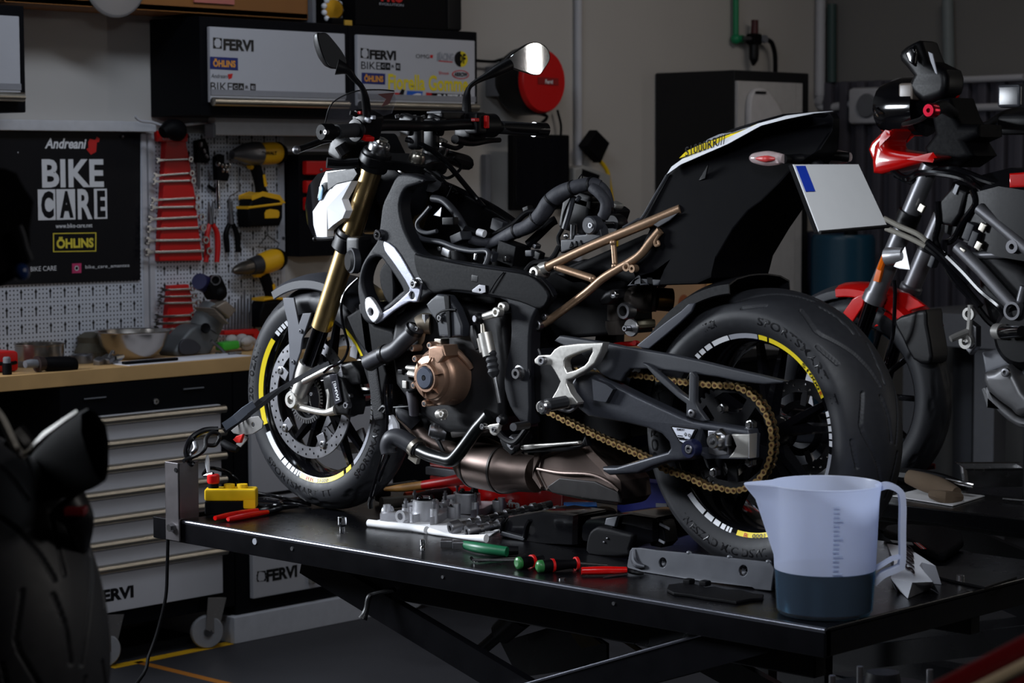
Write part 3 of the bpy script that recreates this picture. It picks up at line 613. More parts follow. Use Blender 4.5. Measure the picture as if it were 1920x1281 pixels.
obj('pan_shell', MB().lathe([(0, .002), (w_*.96, .002), (w_, .01), (w_, hh), (w_*1.04, hh+.002), (w_*1.04, hh+.006), (w_*.97, hh+.004), (w_*.96, .008), (0, .008)], (-1.70, c0[1], wz), (0, 0, 1), 48), bowl_steel, t)
obj('pan_band', MB().lathe([(w_*1.01, .02), (w_*1.03, .018), (w_*1.03, .002), (w_*1.0, 0)], (-1.70, c0[1], wz), (0, 0, 1), 48), dull_steel, t)
t = thing('hand_torch', 'black cylindrical torch lying at the front of the bench', 'torch', (-1.5,0.169,0.972))
obj('torch_body', MB().tube([(-1.51,0.139,1.002),(-1.51,0.177,0.997),(-1.51,0.234,0.991),(-1.51,0.256,0.99)], [.020, .026, .028, .024], 16), matt_black, t)
obj('torch_head', MB().tube([(-1.51,0.114,1.002),(-1.51,0.139,1.002)], [.026, .022], 16), M('torch_brown', (40, 28, 26), .5), t)
obj('torch_ring', MB().tube([(-1.51,0.071,1.004),(-1.51,0.092,1.005),(-1.51,0.114,1.003)], [.012, .014, .014], 12), grey_metal, t)
t = thing('black_bottle', 'small black bottle with grey cap on the bench near the left edge', 'bottle', (-1.48,-0.003,0.975))
q_ = (-1.49,0.004,0.974); q2 = (-1.49,0.004,1.013); q3 = (-1.49,0.005,1.032)
obj('bottle_body', MB().lathe([(0, 0), (.014, 0), (.015, .004), (.015, q2[2]-wz), (0, q2[2]-wz)], (q_[0]-.02, q_[1], wz), (0, 0, 1), 20), matt_black, t)
obj('bottle_cap', MB().lathe([(0, 0), (.012, 0), (.012, q3[2]-q2[2]-.004), (.009, q3[2]-q2[2]), (0, q3[2]-q2[2])], (q_[0]-.02, q_[1], q2[2]), (0, 0, 1), 20), grey_metal, t)
rb0, rb1 = (-1.6,0.097,1.042), (-1.6,0.038,0.99)
t = thing('red_case', 'red plastic case at the left end of the bench', 'case', (-1.62, rb0[1]-.08, wz)); obj('case_body', MB().bx((-1.72, rb0[1]-.2, wz), (-1.58, rb0[1], rb0[2]), .012), red_paint, t)
obj('case_handle', MB().tube([(-1.57, rb0[1]-.08, wz+.03), (-1.555, rb0[1]-.05, wz+.03), (-1.57, rb0[1]-.02, wz+.03)], .006, 8), matt_black, t)
g0 = (-1.68,0.41,0.993)
t = thing('bearing_ring', 'dark steel ring lying on the bench left of the carburettor parts', 'ring', (g0[0], g0[1], wz)); obj('ring_body', MB().lathe([(.02, 0), (.036, 0), (.038, .006), (.038, .026), (.034, .03), (.02, .03)], (g0[0], g0[1], wz), (0, 0, 1), 32, loop=True), dull_steel, t)
t = thing('carburettor_parts', 'small cast carburettor with lever lying in front of the steel bowl', 'carburettor', (-1.60, (-1.6,0.455,0.978)[1], wz))
for q_, s_ in (((-1.58,0.404,0.987), .016), ((-1.58,0.438,0.989), .02), ((-1.58,0.457,0.979), .016), ((-1.58,0.481,0.994), .012)): obj('carburettor_body', MB().box(q_, (s_*1.8, s_*2, s_*1.5), Euler((.3, .2, s_*20)), .005), dull_steel, t)
obj('lever', MB().tube([(-1.57,0.434,0.998),(-1.57,0.448,1.016),(-1.57,0.454,1.019),(-1.57,0.457,1.01)], .004, 8), steel, t)
obj('spindle', MB().tube([(-1.57,0.464,0.996),(-1.57,0.494,1)], .006, 8), alu, t)
t = thing('dusty_casting', 'dusty round casting behind the carburettor on the bench', 'casting', (-1.78, (-1.78,0.541,1)[1], wz)); q_ = (-1.85,0.577,0.988)
obj('casting_body', MB().lathe([(0, .0), (.06, .0), (.065, .02), (.05, .05), (.055, .07), (.03, .085), (0, .085)], (q_[0], q_[1], wz), (0, 0, 1), 24), M('dusty_metal', (88, 84, 74), .8, .3, var=.3, bump=.3), t)
tag(obj('paper_sheet', MB().bx((-1.62, (-1.5,0.448,0.985)[1], wz), (-1.475, (-1.5,0.961,0.958)[1], wz+.002)), M('paper_white', (214, 214, 222), .8)), 'white paper sheet spread along the front of the bench', 'paper')
tag(obj('flat_file', MB().bx((-1.50, (-1.5,0.449,0.989)[1], wz+.003), (-1.52, (-1.6,0.667,0.97)[1], wz+.012), .002), navy_black), 'dark flat strip lying on the paper in front of the bowl', 'strip')
# scooter engine casting leaning on the bench
t = thing('engine_casting', 'grey cast scooter engine unit leaning among the tools on the bench', 'engine', (-1.72, (-1.72,0.874,0.976)[1], wz))
obj('crankcase_half', MB().plate(sm([(0.77,0.988),(0.779,1.008),(0.837,1.064),(0.884,1.08),(0.942,1.063),(0.971,1.038),(0.947,1.005),(0.917,0.967),(0.881,0.965),(0.829,0.968),(0.786,0.968)], 3), [], 'X', -1.70, .10, .014).warp(lambda v: Vector((v.x, v.y, max(v.z, wz+.001)))), M('cast_grey', (96, 98, 100), .55, .5, bump=.3, scale=50), t)
obj('cylinder', MB().tube([(-1.7,0.936,1.054),(-1.7,0.963,1.099),(-1.7,0.984,1.128)], [.055, .055, .05], 20), M('cast_grey', (96, 98, 100), .55, .5, bump=.3, scale=50), t)
obj('cylinder_head', MB().plate([(0.939,1.138),(0.986,1.159),(1.033,1.124),(0.997,1.094)], [], 'X', -1.68, .09, .008), M('head_warm', (150, 138, 126), .45, .6), t)
for k in range(3): obj('cooling_fin', MB().plate([(p[0]+.012*k, p[1]-.012*k) for p in [(0.904,1.138),(0.948,1.105),(0.945,1.103),(0.901,1.136)]], [], 'X', -1.66, .11, .001), M('head_warm', (150, 138, 126), .45, .6), t)
obj('air_filter', MB().lathe([(0, .03), (.028, .03), (.03, .02), (.03, -.03), (0, -.03)], (-1.7,0.933,1.219), (.5, -1, .3), 24), M('filter_blue', (24, 26, 70), .5), t)
obj('carb_body', MB().box((-1.69,0.971,1.203), (.06, .07, .07), Euler((.5, 0, 0)), .012).ball((-1.67,0.984,1.183), .026, 12), matt_black, t)
obj('choke_ring', MB().lathe([(.014, .004), (.018, .004), (.018, -.004), (.014, -.004)], (-1.66,0.957,1.23), (1, -.5, 0), 20, loop=True), dull_steel, t)
obj('shaft_hole', MB().lathe([(0, .003), (.011, .003), (.016, .006), (.018, 0)], (-1.635,0.891,1.068), (1, -.3, .1), 20), matt_black, t)
obj('cover_plate', MB().plate(sm([(0.784,1.02),(0.812,1.036),(0.852,1.025),(0.875,1.001),(0.846,0.979),(0.789,0.985)], 3), [], 'X', -1.645, .012, .004).warp(lambda v: Vector((v.x, v.y, max(v.z, wz+.001)))), M('cover_dark', (60, 60, 66), .5, .4), t)
obj('stay_leg', MB().tube([(-1.62,0.903,1.025),(-1.62,0.946,0.993),(-1.62,0.967,0.971),(-1.62,0.923,0.978)], .006, 8), dull_steel, t)
tag(obj('green_sponge', MB().box((-1.66,1.006,1), (.05, .075, .03), Euler((.05, 0, 0)), .008), green_bright), 'bright green pad on the bench beside the casting', 'pad')
m = MB(); random.seed(3)
for k in range(9): m.ball(Vector((-1.66,1.077,0.992))+Vector((random.uniform(-.03, .03), random.uniform(-.045, .045), random.uniform(.0, .03))), (.02, .024, .018), 10)
tag(obj('crumpled_rag', m, M('rag_white', (176, 170, 168), .9, bump=.6, scale=30)), 'crumpled white rag on the bench beside the green pad', 'rag')
tag(obj('small_spanner', MB().tube([(-1.56, (-1.56,0.93,0.983)[1], wz+.006), (-1.56, (-1.56,0.983,0.985)[1], wz+.006)], .006, 8), dull_steel), 'small steel spanner lying on the bench by the green pad', 'spanner')
# ---- middle of the wall
hr = thing('hose_reel', 'round black hose reel with red face on the wall beside the cabinets', 'hose reel', (-1.85,2.782,1.829))
rc = Vector((-1.7,2.69,1.959)); R_ = .135
obj('reel_drum', MB().lathe([(0, .01), (.12, .012), (R_*.98, .004), (R_, -.01), (R_, -.10), (R_*.9, -.13), (0, -.13)], rc+Vector((-.04, 0, 0)), (1, 0, 0), 56), satin_black, hr)
obj('reel_face', MB().lathe([(0, .012), (R_*.9, .010), (R_*.95, .0), (R_*.95, -.02)], rc+Vector((-.022, 0, 0)), (1, 0, 0), 56), red_paint, hr, 'red round face')
obj('reel_label', MB().plate([(2.648,1.974),(2.769,1.972),(2.769,1.943),(2.648,1.946)], [], 'X', rc.x-.0085, .002, .0004), M('dark_red', (140, 20, 20), .5), hr)
write('lettering', 'Fervi', ((2.69,1.952)[0], (2.734,1.953)[0], (2.69,1.948)[1], (2.69,1.965)[1]), white_decal, hr, 'X', rc.x-.0078, bold=.03)
obj('reel_bracket', MB().bx((XW+.002, rc.y-.12, rc.z-.06), (rc.x-.15, rc.y-.02, rc.z+.06), .006), grey_metal, hr)
tag(obj('reel_cable', MB().tube([(XW+.02, yc, (2.504,2.049)[1]), *[(-1.88,2.534,2.038),(-1.88,2.596,2.044),(-1.88,2.627,2.052)]], .006, 8), matt_black), 'black cable between the wall cabinet and the hose reel', 'cable')
tag(obj('dangling_hose', MB().tube([rc+Vector((-.1, -.05, -.12))]+[(-1.86,2.858,1.827),(-1.86,2.836,1.797),(-1.86,2.804,1.79)], .007, 8), matt_black), 'short dark hose end hanging under the reel', 'hose')
tag(obj('monitor_cable', MB().tube([(-1.9,2.972,1.851),(-1.9,2.993,1.792),(-1.9,2.993,1.748)], .005, 8), matt_black), 'thin dark cable dropping from the reel to the screen', 'cable')
mo_ = thing('monitor', 'flat black screen mounted on the wall below the hose reel', 'monitor', (-1.85,2.824,1.448))
a_, b_ = (-1.8,2.606,1.747), (-1.8,2.943,1.441)
obj('screen_case', MB().bx((-1.84, a_[1], b_[2]), (-1.805, b_[1], a_[2]), .006), matt_black, mo_)
obj('screen_glass', MB().bx((-1.806, a_[1]+.014, b_[2]+.02), (-1.8035, b_[1]-.014, a_[2]-.014), .001), gloss_black, mo_)
obj('wall_mount', MB().bx((XW+.002, a_[1]+.1, b_[2]+.08), (-1.84, b_[1]-.1, a_[2]-.08), .004).bx((XW+.002, a_[1]-.06, b_[2]-.0), (XW+.03, a_[1]-.03, a_[2]-.08), .003), grey_metal, mo_)
tag(obj('signal_antenna', MB().plate([(3.149,1.77),(3.231,1.716),(3.175,1.633),(3.078,1.704)], [], 'X', -1.86, .05, .006), matt_black), 'black diamond shaped box tilted on the wall above the yellow cable', 'antenna')
so = thing('socket_box', 'grey wall socket box with dark window behind the wiring harness', 'socket', (-1.88,3.143,1.495))
obj('socket_body', MB().plate([(3.004,1.611),(3.076,1.622),(3.239,1.581),(3.239,1.457),(3.004,1.482)], [], 'X', -1.88, .09, .012), M('socket_grey', (150, 150, 148), .5), so)
obj('socket_window', MB().plate([(3.053,1.608),(3.165,1.581),(3.154,1.555),(3.048,1.578)], [], 'X', -1.836, .006, .002), matt_black, so)
tag(obj('yellow_cable', MB().tube([(-1.86,3.188,1.645),(-1.86,3.239,1.599),(-1.86,3.256,1.539),(-1.86,3.27,1.479),(-1.86,3.279,1.433),(-1.86,3.291,1.373),(-1.86,3.302,1.266)], .009, 10), cable_yellow), 'yellow cable curving down the wall right of the socket box', 'cable')
# air line
al = thing('air_line', 'green air pipe running down the wall to the regulator', 'pipe', (-1.9,4.168,2.181))
p0, p1 = (-1.9,4.168,2.19), (-1.9,4.165,2.641)
obj('riser_pipe', MB().cyl(p0, p1, .0135), green_pipe, al)
obj('elbow', MB().ball(p0, .024).tube([p0, (-1.9,4.216,2.192)], .018, 12, smooth=False), green_pipe, al)
rg = thing('air_regulator', 'black air filter regulator on the wall between green pipe and locker', 'regulator', (-1.87,4.266,2.072))
obj('regulator_body', MB().box((-1.87,4.264,2.192), (.05, .06, .05), None, .008), matt_black, rg)
obj('filter_bowl', MB().tube([(-1.87,4.263,2.178),(-1.87,4.263,2.109),(-1.87,4.262,2.09),(-1.87,4.26,2.072)], [.022, .022, .016, .006], 16), satin_black, rg)
obj('regulator_knob', MB().tube([(-1.87,4.267,2.206),(-1.87,4.268,2.257),(-1.87,4.269,2.278)], [.018, .016, .017], 16), M('dark_red_knob', (70, 22, 26), .5), rg)
obj('inlet_nipple', MB().cyl((-1.88,4.19,2.192), (-1.87,4.238,2.193), .011), dull_steel, rg)
obj('pressure_gauge', MB().lathe([(0, .012), (.018, .012), (.02, 0), (0, -.01)], (-1.85,4.311,2.193), (1, 0, 0), 20), grey_metal, rg)
tag(obj('air_hose', MB().tube([(-1.87,4.345,2.195),(-1.87,4.392,2.183),(-1.87,4.417,2.142),(-1.87,4.424,2.086),(-1.87,4.423,2.001)], .011, 12), matt_black), 'black air hose bending down behind the locker top', 'hose')
# tall locker
xl = -1.49
ly0, ly1 = (3.633,1.643)[0], (4.166,1.643)[0]; lz = (3.631,2.023)[1]
lk = thing('tall_locker', 'tall black steel locker with pale grey door behind the tail', 'locker', (xl, (ly0+ly1)/2, 0))
obj('locker_body', MB().bx((XW+.003, ly0, 0), (xl, ly1, lz), .006), M('locker_black', (8, 9, 13), .6), lk)
dr = obj('locker_door', MB().bx((xl, ly0+.004, .1), (xl+.018, (4.046,1.892)[0], (3.748,1.977)[1]), .003), M('locker_door_grey', (176, 174, 174), .5), lk, 'pale grey steel door')
obj('door_frame', MB().bx((xl, (4.049,1.892)[0], .1), (xl+.016, (4.097,1.892)[0], (3.748,1.977)[1]), .002), M('locker_door_grey', (176, 174, 174), .5), lk)
hb0 = [(3.682,1.78),(3.685,1.893),(3.709,1.933),(3.738,1.947),(3.788,1.946),(3.839,1.914),(3.905,1.853),(3.921,1.765),(3.842,1.535),(3.698,1.536)]
pb = tag(obj('paper_bag', MB().plate(sm(hb0, 2), [], 'X', xl+.035, .03, .01), M('bag_white', (190, 188, 190), .8, bump=.3)), 'white bag hung on the locker door', 'bag')
obj('bag_clip', MB().bx((-1.44,3.713,1.924), (xl+.056, (3.785,1.932)[0], (3.713,1.934)[1]), .001), matt_black, pb)
# ------------------------------------------------------------------ the naked motorcycle on the lift
LZ = .71                                            # lift platform height
B = thing('motorcycle', 'stripped naked motorcycle with gold fork and white tail standing on the black lift', 'motorcycle', (.73, 0, LZ))
FA, RA = (0, 0, LZ+.302), (1.4607, 0, LZ+.320)
def mir(f):
    f(-1); f(1)
def sym_plate(name, outl, holes, y, th, bev, mat, both=True, label=None, parent=None):
    for s in ((-1, 1) if both else (-1,)):
        obj(name, MB().plate(outl, holes, 'Y', s*y, th, bev), mat, parent or B, label)
def tyre_profile(R, w, ri):
    k = (R-ri); h = w/2
    half = [(ri, h*.74), (ri+k*.08, h*.86), (ri+k*.22, h*.955), (ri+k*.36, h), (ri+k*.46, h), (ri+k*.56, h*.965), (ri+k*.68, h*.86), (ri+k*.79, h*.71), (ri+k*.885, h*.52), (ri+k*.955, h*.31), (ri+k*.99, h*.14), (R, 0)]
    return half
def tyre_mb(R, w, ri, nseg=120, grooves=None, gpitch=14, nu=60):
    half = tyre_profile(R, w, ri); prof = half+[(r, -h) for r, h in reversed(half[:-1])]
    q = np.array(cr([(*p, 0) for p in prof], 8))[:, :2]
    d = np.r_[0, np.cumsum(np.hypot(*np.diff(q, axis=0).T))]; t = np.linspace(0, d[-1], nu)
    rr, hh = np.interp(t, d, q[:, 0]), np.interp(t, d, q[:, 1])
    th = np.arange(nseg)*2*PI/nseg; RR = np.repeat(rr[None], nseg, 0).copy()
    if grooves:
        u = (t-d[-1]/2); L = gpitch; per = 2*PI/L
        for side, ph in ((1, 0), (-1, per/2)):
            tt = ((th+ph) % per)
            for pl in grooves:
                best = np.full((nseg, nu), 9.)
                for off in (-per, 0, per):
                    for (a0, u0), (a1, u1) in zip(pl, pl[1:]):
                        ax_, ay = (a0*per+off)*R, u0*side; bx_, by = (a1*per+off)*R, u1*side
                        px = tt[:, None]*R-ax_; py = u[None]-ay; vx, vy = bx_-ax_, by-ay
                        k = np.clip((px*vx+py*vy)/(vx*vx+vy*vy), 0, 1)
                        best = np.minimum(best, np.hypot(px-k*vx, py-k*vy))
                RR -= .006*(lambda k: k*k*(3-2*k))(np.clip(1.5-best/.0026, 0, 1))
    m = MB(); rings = []
    for i in range(nseg):
        c, s = math.cos(th[i]), math.sin(th[i])
        rings.append([(RR[i, j]*c, -hh[j], RR[i, j]*s) for j in range(nu)])
    Rg = [m.ring(x) for x in rings]
    for i in range(nseg): m.bridge(Rg[i], Rg[(i+1) % nseg], False)
    m.lathe([(ri, w*.37), (ri, -w*.37)], (0, 0, 0), (0, -1, 0), nseg)
    return m
def arc_write(name, body, ctr, r0, r1, a_mid, a_len, prof, mat, parent, inward=False, depth=.0008, bold=.01, side=-1):
    """raised lettering that follows the side of a wheel; angles in degrees seen from the left side"""
    pr = sorted((r, h) for r, h in prof); pr_r = [p[0] for p in pr]; pr_h = [p[1] for p in pr]
    def f(u, v, w, at):
        a = math.radians(a_mid+(u if inward else -u)); r = (r1-v*(r1-r0)) if inward else (r0+v*(r1-r0))
        h = float(np.interp(r, pr_r, pr_h))+w*.6+.0004
        return (ctr[0]+r*math.cos(a), ctr[1]-h, ctr[2]+r*math.sin(a))
    return obj(name, text_mb(body, (-a_len/2, a_len/2, 0, 1), fit=f, depth=depth, bold=bold), mat, parent, sharp=30)
def wheel(pref, c, w, ri_lip, R, wt, nsp, nseg, grooves, pitch, nu):
    m = tyre_mb(R, wt, .216, nseg, grooves, pitch, nu); m.xf(Matrix.Translation(c))
    ty = obj(pref+'_tyre', m, tyre_rubber, B, sharp=180, weld=False)
    h = w/2
    rim = MB().lathe([(.2305, h+.001), (.2265, h+.004), (.213, h-.001), (.206, h-.012), (.199, h*.45), (.197, 0), (.199, -h*.45), (.206, -h+.012), (.213, -h+.001), (.2265, -h-.004), (.2305, -h-.001), (.219, -h+.008), (.214, 0), (.219, h-.008)], c, (0, -1, 0), 96, loop=True)
    for k in range(nsp):
        for s in (-1, 1):
            a = 2*PI*k/nsp+.3; a2 = a+s*.17
            p0 = Vector((math.cos(a+s*.05)*.04, 0, math.sin(a+s*.05)*.04)); p1 = Vector((math.cos(a2)*.2, 0, math.sin(a2)*.2))
            rings = []
            for t in (0, .3, .7, 1):
                q = p0.lerp(p1, t); d = Vector((-math.sin(a2), 0, math.cos(a2))); hw = .016-.008*t; hy = .022-.010*t
                rings.append([Vector(c)+q+d*sx*hw*(.55 if i in (0, 3) else 1)+Vector((0, sy*hy, 0)) for i, (sx, sy) in enumerate(((-1, -1), (-1, .2), (1, .2), (1, -1)))])
            rim.loft(rings)
    rim.lathe([(0, .055), (.03, .055), (.042, .04), (.046, 0), (.042, -.04), (.03, -.055), (0, -.055)], c, (0, -1, 0), 32)
    rm = obj(pref+'_rim', rim, gloss_black, B)
    return ty, rm
GR = [[(.0, .012), (.16, .024), (.34, .042), (.52, .066), (.62, .078), (.70, .082), (.80, .076), (.98, .062)],
      [(.30, .088), (.44, .098), (.56, .103)], [(.52, .006), (.74, .010), (.92, .020)]]
ft, fr = wheel('front', FA, .098, .232, .302, .12, 5, 220, [[(a, u*.62) for a, u in p] for p in GR], 12, 44)
rt, rr_ = wheel('rear', RA, .160, .232, .3195, .198, 5, 1000, GR, 8, 140)
fprof = [(r, h) for r, h in tyre_profile(.302, .12, .216)]; rprof = tyre_profile(.3195, .198, .216)
for body, am, al in (('SPORTSMART TT', 255, 62), ('120/70ZR17', 168, 40), ('SPORTSMART', 330, 40)):
    arc_write('lettering', body, FA, .244, .262, am, al, fprof, tyre_print, ft, inward=am > 180)
for body, am, al in (('SPORTSMART', 57, 50), ('TT', 22, 5), ('WESZAD MIC DSWI', 256, 56), ('17-ZR', 112, 8), ('SPORTSMART', 175, 50)):
    arc_write('lettering', body, RA, .247, .265, am, al, rprof, tyre_print, rt, inward=am > 180)
def strip(c, h, a0, a1, mat, parent, r0=.2135, r1=.2262, name='rim_decal'):
    h0, h1 = h+.0008, h+.0058
    m = MB().lathe([(r0, h0), (r1, h1), (r1, h1-.001), (r0, h0-.001)], c, (0, -1, 0), max(3, int(abs(a1-a0)/2)), math.radians(a0)-PI/2, math.radians(a1)-PI/2, True, up=(0, 0, 1))
    return obj(name, m, mat, parent)
# lathe with axis -y: local u = up, w = axis x up -> angles measured from +z, so convert
def seg(c, h, par, items):
    for a0, a1, mt in items: strip(c, h, a0, a1, mt, par)
seg(FA, .049, fr, [(139, 203, yellow_decal), (254, 300, yellow_decal), (303, 309, yellow_decal), (8, 58, yellow_decal), (313, 346, grey_decal), (209, 232, white_decal)]
    + [(118.5+4.1*k, 121.4+4.1*k, white_decal) for k in range(4)] + [(a, b, white_decal) for a, b in ((233.2, 238), (239, 242.5), (243.5, 246.5), (247.5, 249.5), (250.5, 252))]
    + [(a, a+2.6, white_decal) for a in (349, 352.4, 355.8, 359.2, 2.6, 5)])
seg(RA, .080, rr_, [(77, 83, yellow_decal), (26, 75.5, yellow_decal), (84, 104, grey_decal), (105, 117, white_decal), (221, 236, white_decal), (262, 300, yellow_decal), (340, 354, grey_decal)]
    + [(a, a+w, white_decal) for a, w in ((118.6, 4.5), (124.5, 3.4), (129.2, 2.4), (237.4, 6), (244.6, 4.4), (250.2, 3), (254.2, 1.6), (256.6, 1.4))]
    + [(a, a+3.1, white_decal) for a in (2.6, 6.8, 11, 15, 358.4)])
rimprof_f = [(.21, .0495), (.2265, .0555)]; rimprof_r = [(.21, .0805), (.2265, .0865)]
rd_dec = M('red_decal', (190, 50, 30), .4)
arc_write('rim_lettering', 'S1000', FA, .2155, .2245, 277, 12, rimprof_f, tyre_print, fr, True, .0004)
arc_write('rim_lettering', 'RR', FA, .2155, .2245, 264, 8, rimprof_f, rd_dec, fr, True, .0004)
arc_write('rim_lettering', 'S1000', RA, .2155, .2245, 40, 18, rimprof_r, tyre_print, rr_, False, .0004)
arc_write('rim_lettering', 'R', RA, .2155, .2245, 28.5, 2.5, rimprof_r, rd_dec, rr_, False, .0004)
arc_write('rim_lettering', '0001', RA, .2155, .2245, 278, 9, rimprof_r, tyre_print, rr_, True, .0004)
arc_write('rim_lettering', 'R', RA, .2155, .2245, 269, 3, rimprof_r, rd_dec, rr_, True, .0004)
# brake discs
def disc(c, y, R, r, n, bolts, label=None):
    cx, cz = c[0], c[2]; holes = [circ((cx, cz), r, 72)]
    for k in range(n):
        a = 2*PI*k/n; q = r+(R-r)*(.2, .55, .85, .38, .7)[k % 5]
        holes.append(circ((cx+q*math.cos(a), cz+q*math.sin(a)), .0033, 8))
    d = obj('brake_disc', MB().plate(circ((cx, cz), R, 96), holes, 'Y', y, .005, 0, 1), dull_steel, B, label)
    m = MB()
    for k in range(bolts):
        a = 2*PI*k/bolts+.1
        m.plate([(cx+q*math.cos(a+da), cz+q*math.sin(a+da)) for q, da in ((r-.028, -.14), (r-.006, -.12), (r+.006, -.06), (r+.006, .06), (r-.006, .12), (r-.028, .14))], [], 'Y', y, .009, .001)
    obj('disc_carrier', m, dull_steel if bolts == 5 else black_steel, d)
    m = MB()
    for k in range(bolts):
        a = 2*PI*k/bolts+.1; m.bolt((cx+(r+.001)*math.cos(a), y-.004 if y < 0 else y+.004, cz+(r+.001)*math.sin(a)), (0, -1 if y < 0 else 1, 0), .010, .004)
    obj('disc_spider', MB().lathe([(.046, .004), (r-.022, .003), (r-.022, -.003), (.046, -.004)], (cx, y, cz), (0, -1, 0), 40, loop=True) if bolts == 4 else MB().lathe([(.046, .004), (.062, .003), (.062, -.003), (.046, -.004)], (cx, y, cz), (0, -1, 0), 40, loop=True), matt_black, d)
    obj('disc_bolts', m, steel, d)
for s in (-1, 1): disc(FA, s*.069, .160, .130, 60, 5)
disc(RA, .104, .110, .082, 40, 5)
# fork
P0, P1 = Vector((0.304,-0.105,1.651)), Vector((0.089,-0.105,1.204)); ax = (P0-P1).normalized()
foot = Vector((0.035,-0.105,1.099))
for s in (-1, 1):
    f = lambda v: Vector((v.x, s*.105, v.z))
    obj('fork_tube', MB().cyl(f(P1), f(P0), .0272, n=40), gold_tube, B)
    obj('fork_slider', MB().cyl(f(foot)-ax*.03, f(P1)+ax*.02, .0215, n=32), M('black_chrome', (60, 60, 66), .1, 1, var=.04), B)
    c = obj('fork_cap', MB().lathe([(0, .030), (.006, .030), (.008, .026), (.016, .025), (.018, .021), (.024, .019), (.0265, .015), (.0275, .008), (.0275, -.03)], f(P0)+ax*.012, ax, 36), steel, B)
    obj('cap_hex', MB().lathe([(0, .029), (.017, .029), (.0185, .026), (.0185, .018)], f(P0)+ax*.012, ax, 6), alu, c)
    obj('fork_clamp', MB().lathe([(.0276, .012), (.036, .012), (.038, .006), (.038, -.034), (.036, -.038), (.0276, -.038)], f(P0)-ax*.004, ax, 36, loop=True), satin_black, B)
    mid = f(P1).lerp(f(P0), (445-614)/(288-614))
    obj('fork_clamp', MB().lathe([(.0276, .02), (.035, .02), (.037, .014), (.037, -.02), (.034, -.026), (.0276, -.026)], mid, ax, 36, loop=True), satin_black, B)
    ft_ = obj('fork_foot', MB().tube([f(foot)+ax*.01, f(foot)-ax*.03, Vector((FA[0]+.016, s*.112, FA[2]+.034)), Vector((FA[0], s*.117, FA[2]))], [.027, .027, .022, .02], 20, 4)
              .lathe([(.0115, .02), (.0205, .02), (.0235, .015), (.0235, -.022), (.0115, -.022)], (FA[0], s*.118, FA[2]), (0, s, 0), 32, loop=True), satin_silver, B)
    obj('axle_end', MB().lathe([(.007, .002), (.0112, .002), (.0112, -.02), (.007, -.02)], (FA[0], s*.122, FA[2]), (0, s, 0), 24, loop=True), steel, ft_)
FM = Matrix.Translation((P0.x, 0, P0.z)) @ Matrix(((ax.z, 0, ax.x, 0), (0, 1, 0, 0), (-ax.x, 0, ax.z, 0), (0, 0, 0, 1)))
def yoke(name, dz, th, back, m_):
    out = sm([(-.022, -.14), (.02, -.145), (.038, -.11), (.045, -.06), (back, -.03), (back+.012, 0), (back, .03), (.045, .06), (.038, .11), (.02, .145), (-.022, .14), (-.034, .105), (-.012, .06), (-.008, 0), (-.012, -.06), (-.034, -.105)], 4)
    return obj(name, MB().plate(out, [], 'Z', 0, th, .004).xf(FM @ Matrix.Translation((0, 0, dz))), m_, B)
yoke('upper_yoke', -.014, .026, .055, satin_black)
yoke('lower_yoke', -.012-(P0-P1).length*.48, .04, .05, satin_black)
q = FM @ Vector((.036, 0, 0))
obj('stem_nut', MB().lathe([(0, .022), (.008, .022), (.010, .019), (.017, .018), (.020, .013), (.021, .004), (.021, -.01)], q, ax, 24), alu, B)
obj('steering_head', MB().lathe([(0, -.03), (.034, -.03), (.036, -.045), (.04, -.05), (.04, -.2), (0, -.2)], q, ax, 32), frame_paint, B)
obj('head_bearing_ring', MB().lathe([(.034, -.028), (.043, -.03), (.043, -.042), (.034, -.042)], q, ax, 32, loop=True), steel, B)
# front caliper, axle lugs, sensor ring
obj('fork_foot_arm', MB().tube([(0.004,-0.118,0.997),(0.046,-0.118,0.989),(0.112,-0.115,0.985),(0.15,-0.112,0.994)], [.013, .009, .009, .013], 12).tube([(0.022,-0.118,1.057),(0.059,-0.116,1.073),(0.113,-0.114,1.094),(0.152,-0.112,1.102)], [.012, .008, .009, .012], 12).tube([(0.121,-0.114,0.99),(0.124,-0.113,1.027),(0.118,-0.112,1.045)], [.007, .005, .006], 10), satin_silver, B)
cal = obj('brake_caliper', MB().plate([(0.097,1.078),(0.131,1.089),(0.175,1.078),(0.192,1.044),(0.208,1.013),(0.198,0.983),(0.161,0.982),(0.13,0.978),(0.113,1.011)], [], 'Y', -.085, .06, .008)
          .plate([(0.15,1.11),(0.195,1.122),(0.221,1.098),(0.231,1.065),(0.194,1.06),(0.16,1.076)], [], 'Y', -.075, .05, .008), satin_black, B)
obj('caliper_face', MB().plate([(0.135,1.086),(0.163,1.089),(0.18,1.018),(0.156,1.008)], [], 'Y', -.119, .006, .002), M('caliper_grey', (72, 72, 80), .35, .7), cal, 'grey caliper face with white lettering')
A0, A1 = (0.154,-0.123,1.072), (0.17,-0.123,1.019)
def tf(u, v, w, at):
    a = Vector(A0).lerp(Vector(A1), u); n = Vector((-.97, 0, -.25)); return a+n*(v-.5)*.014*-1+Vector((0, -w, 0))
obj('lettering', text_mb('[BMW]', (.05, .95, 0, 1), fit=tf, depth=.001, bold=.01), white_decal, cal)
obj('caliper_bolts', MB().bolt((0.201,-0.115,1.011), (0, -1, 0), .009, .012).bolt((0.192,-0.1,1.032), (0, -1, 0), .008, .01).bolt((0.068,-0.12,1.031), (0, -1, 0), .005, .006), dull_steel, cal)
m = MB()
for k in range(44):
    a = 2*PI*k/44; m.box((FA[0]+.062*math.cos(a), -.083, FA[2]+.062*math.sin(a)), (.009, .002, .0045), Euler((0, -a, 0)))
m.lathe([(.052, .001), (.057, .001), (.057, -.001), (.052, -.001)], (FA[0], -.083, FA[2]), (0, -1, 0), 44, loop=True)
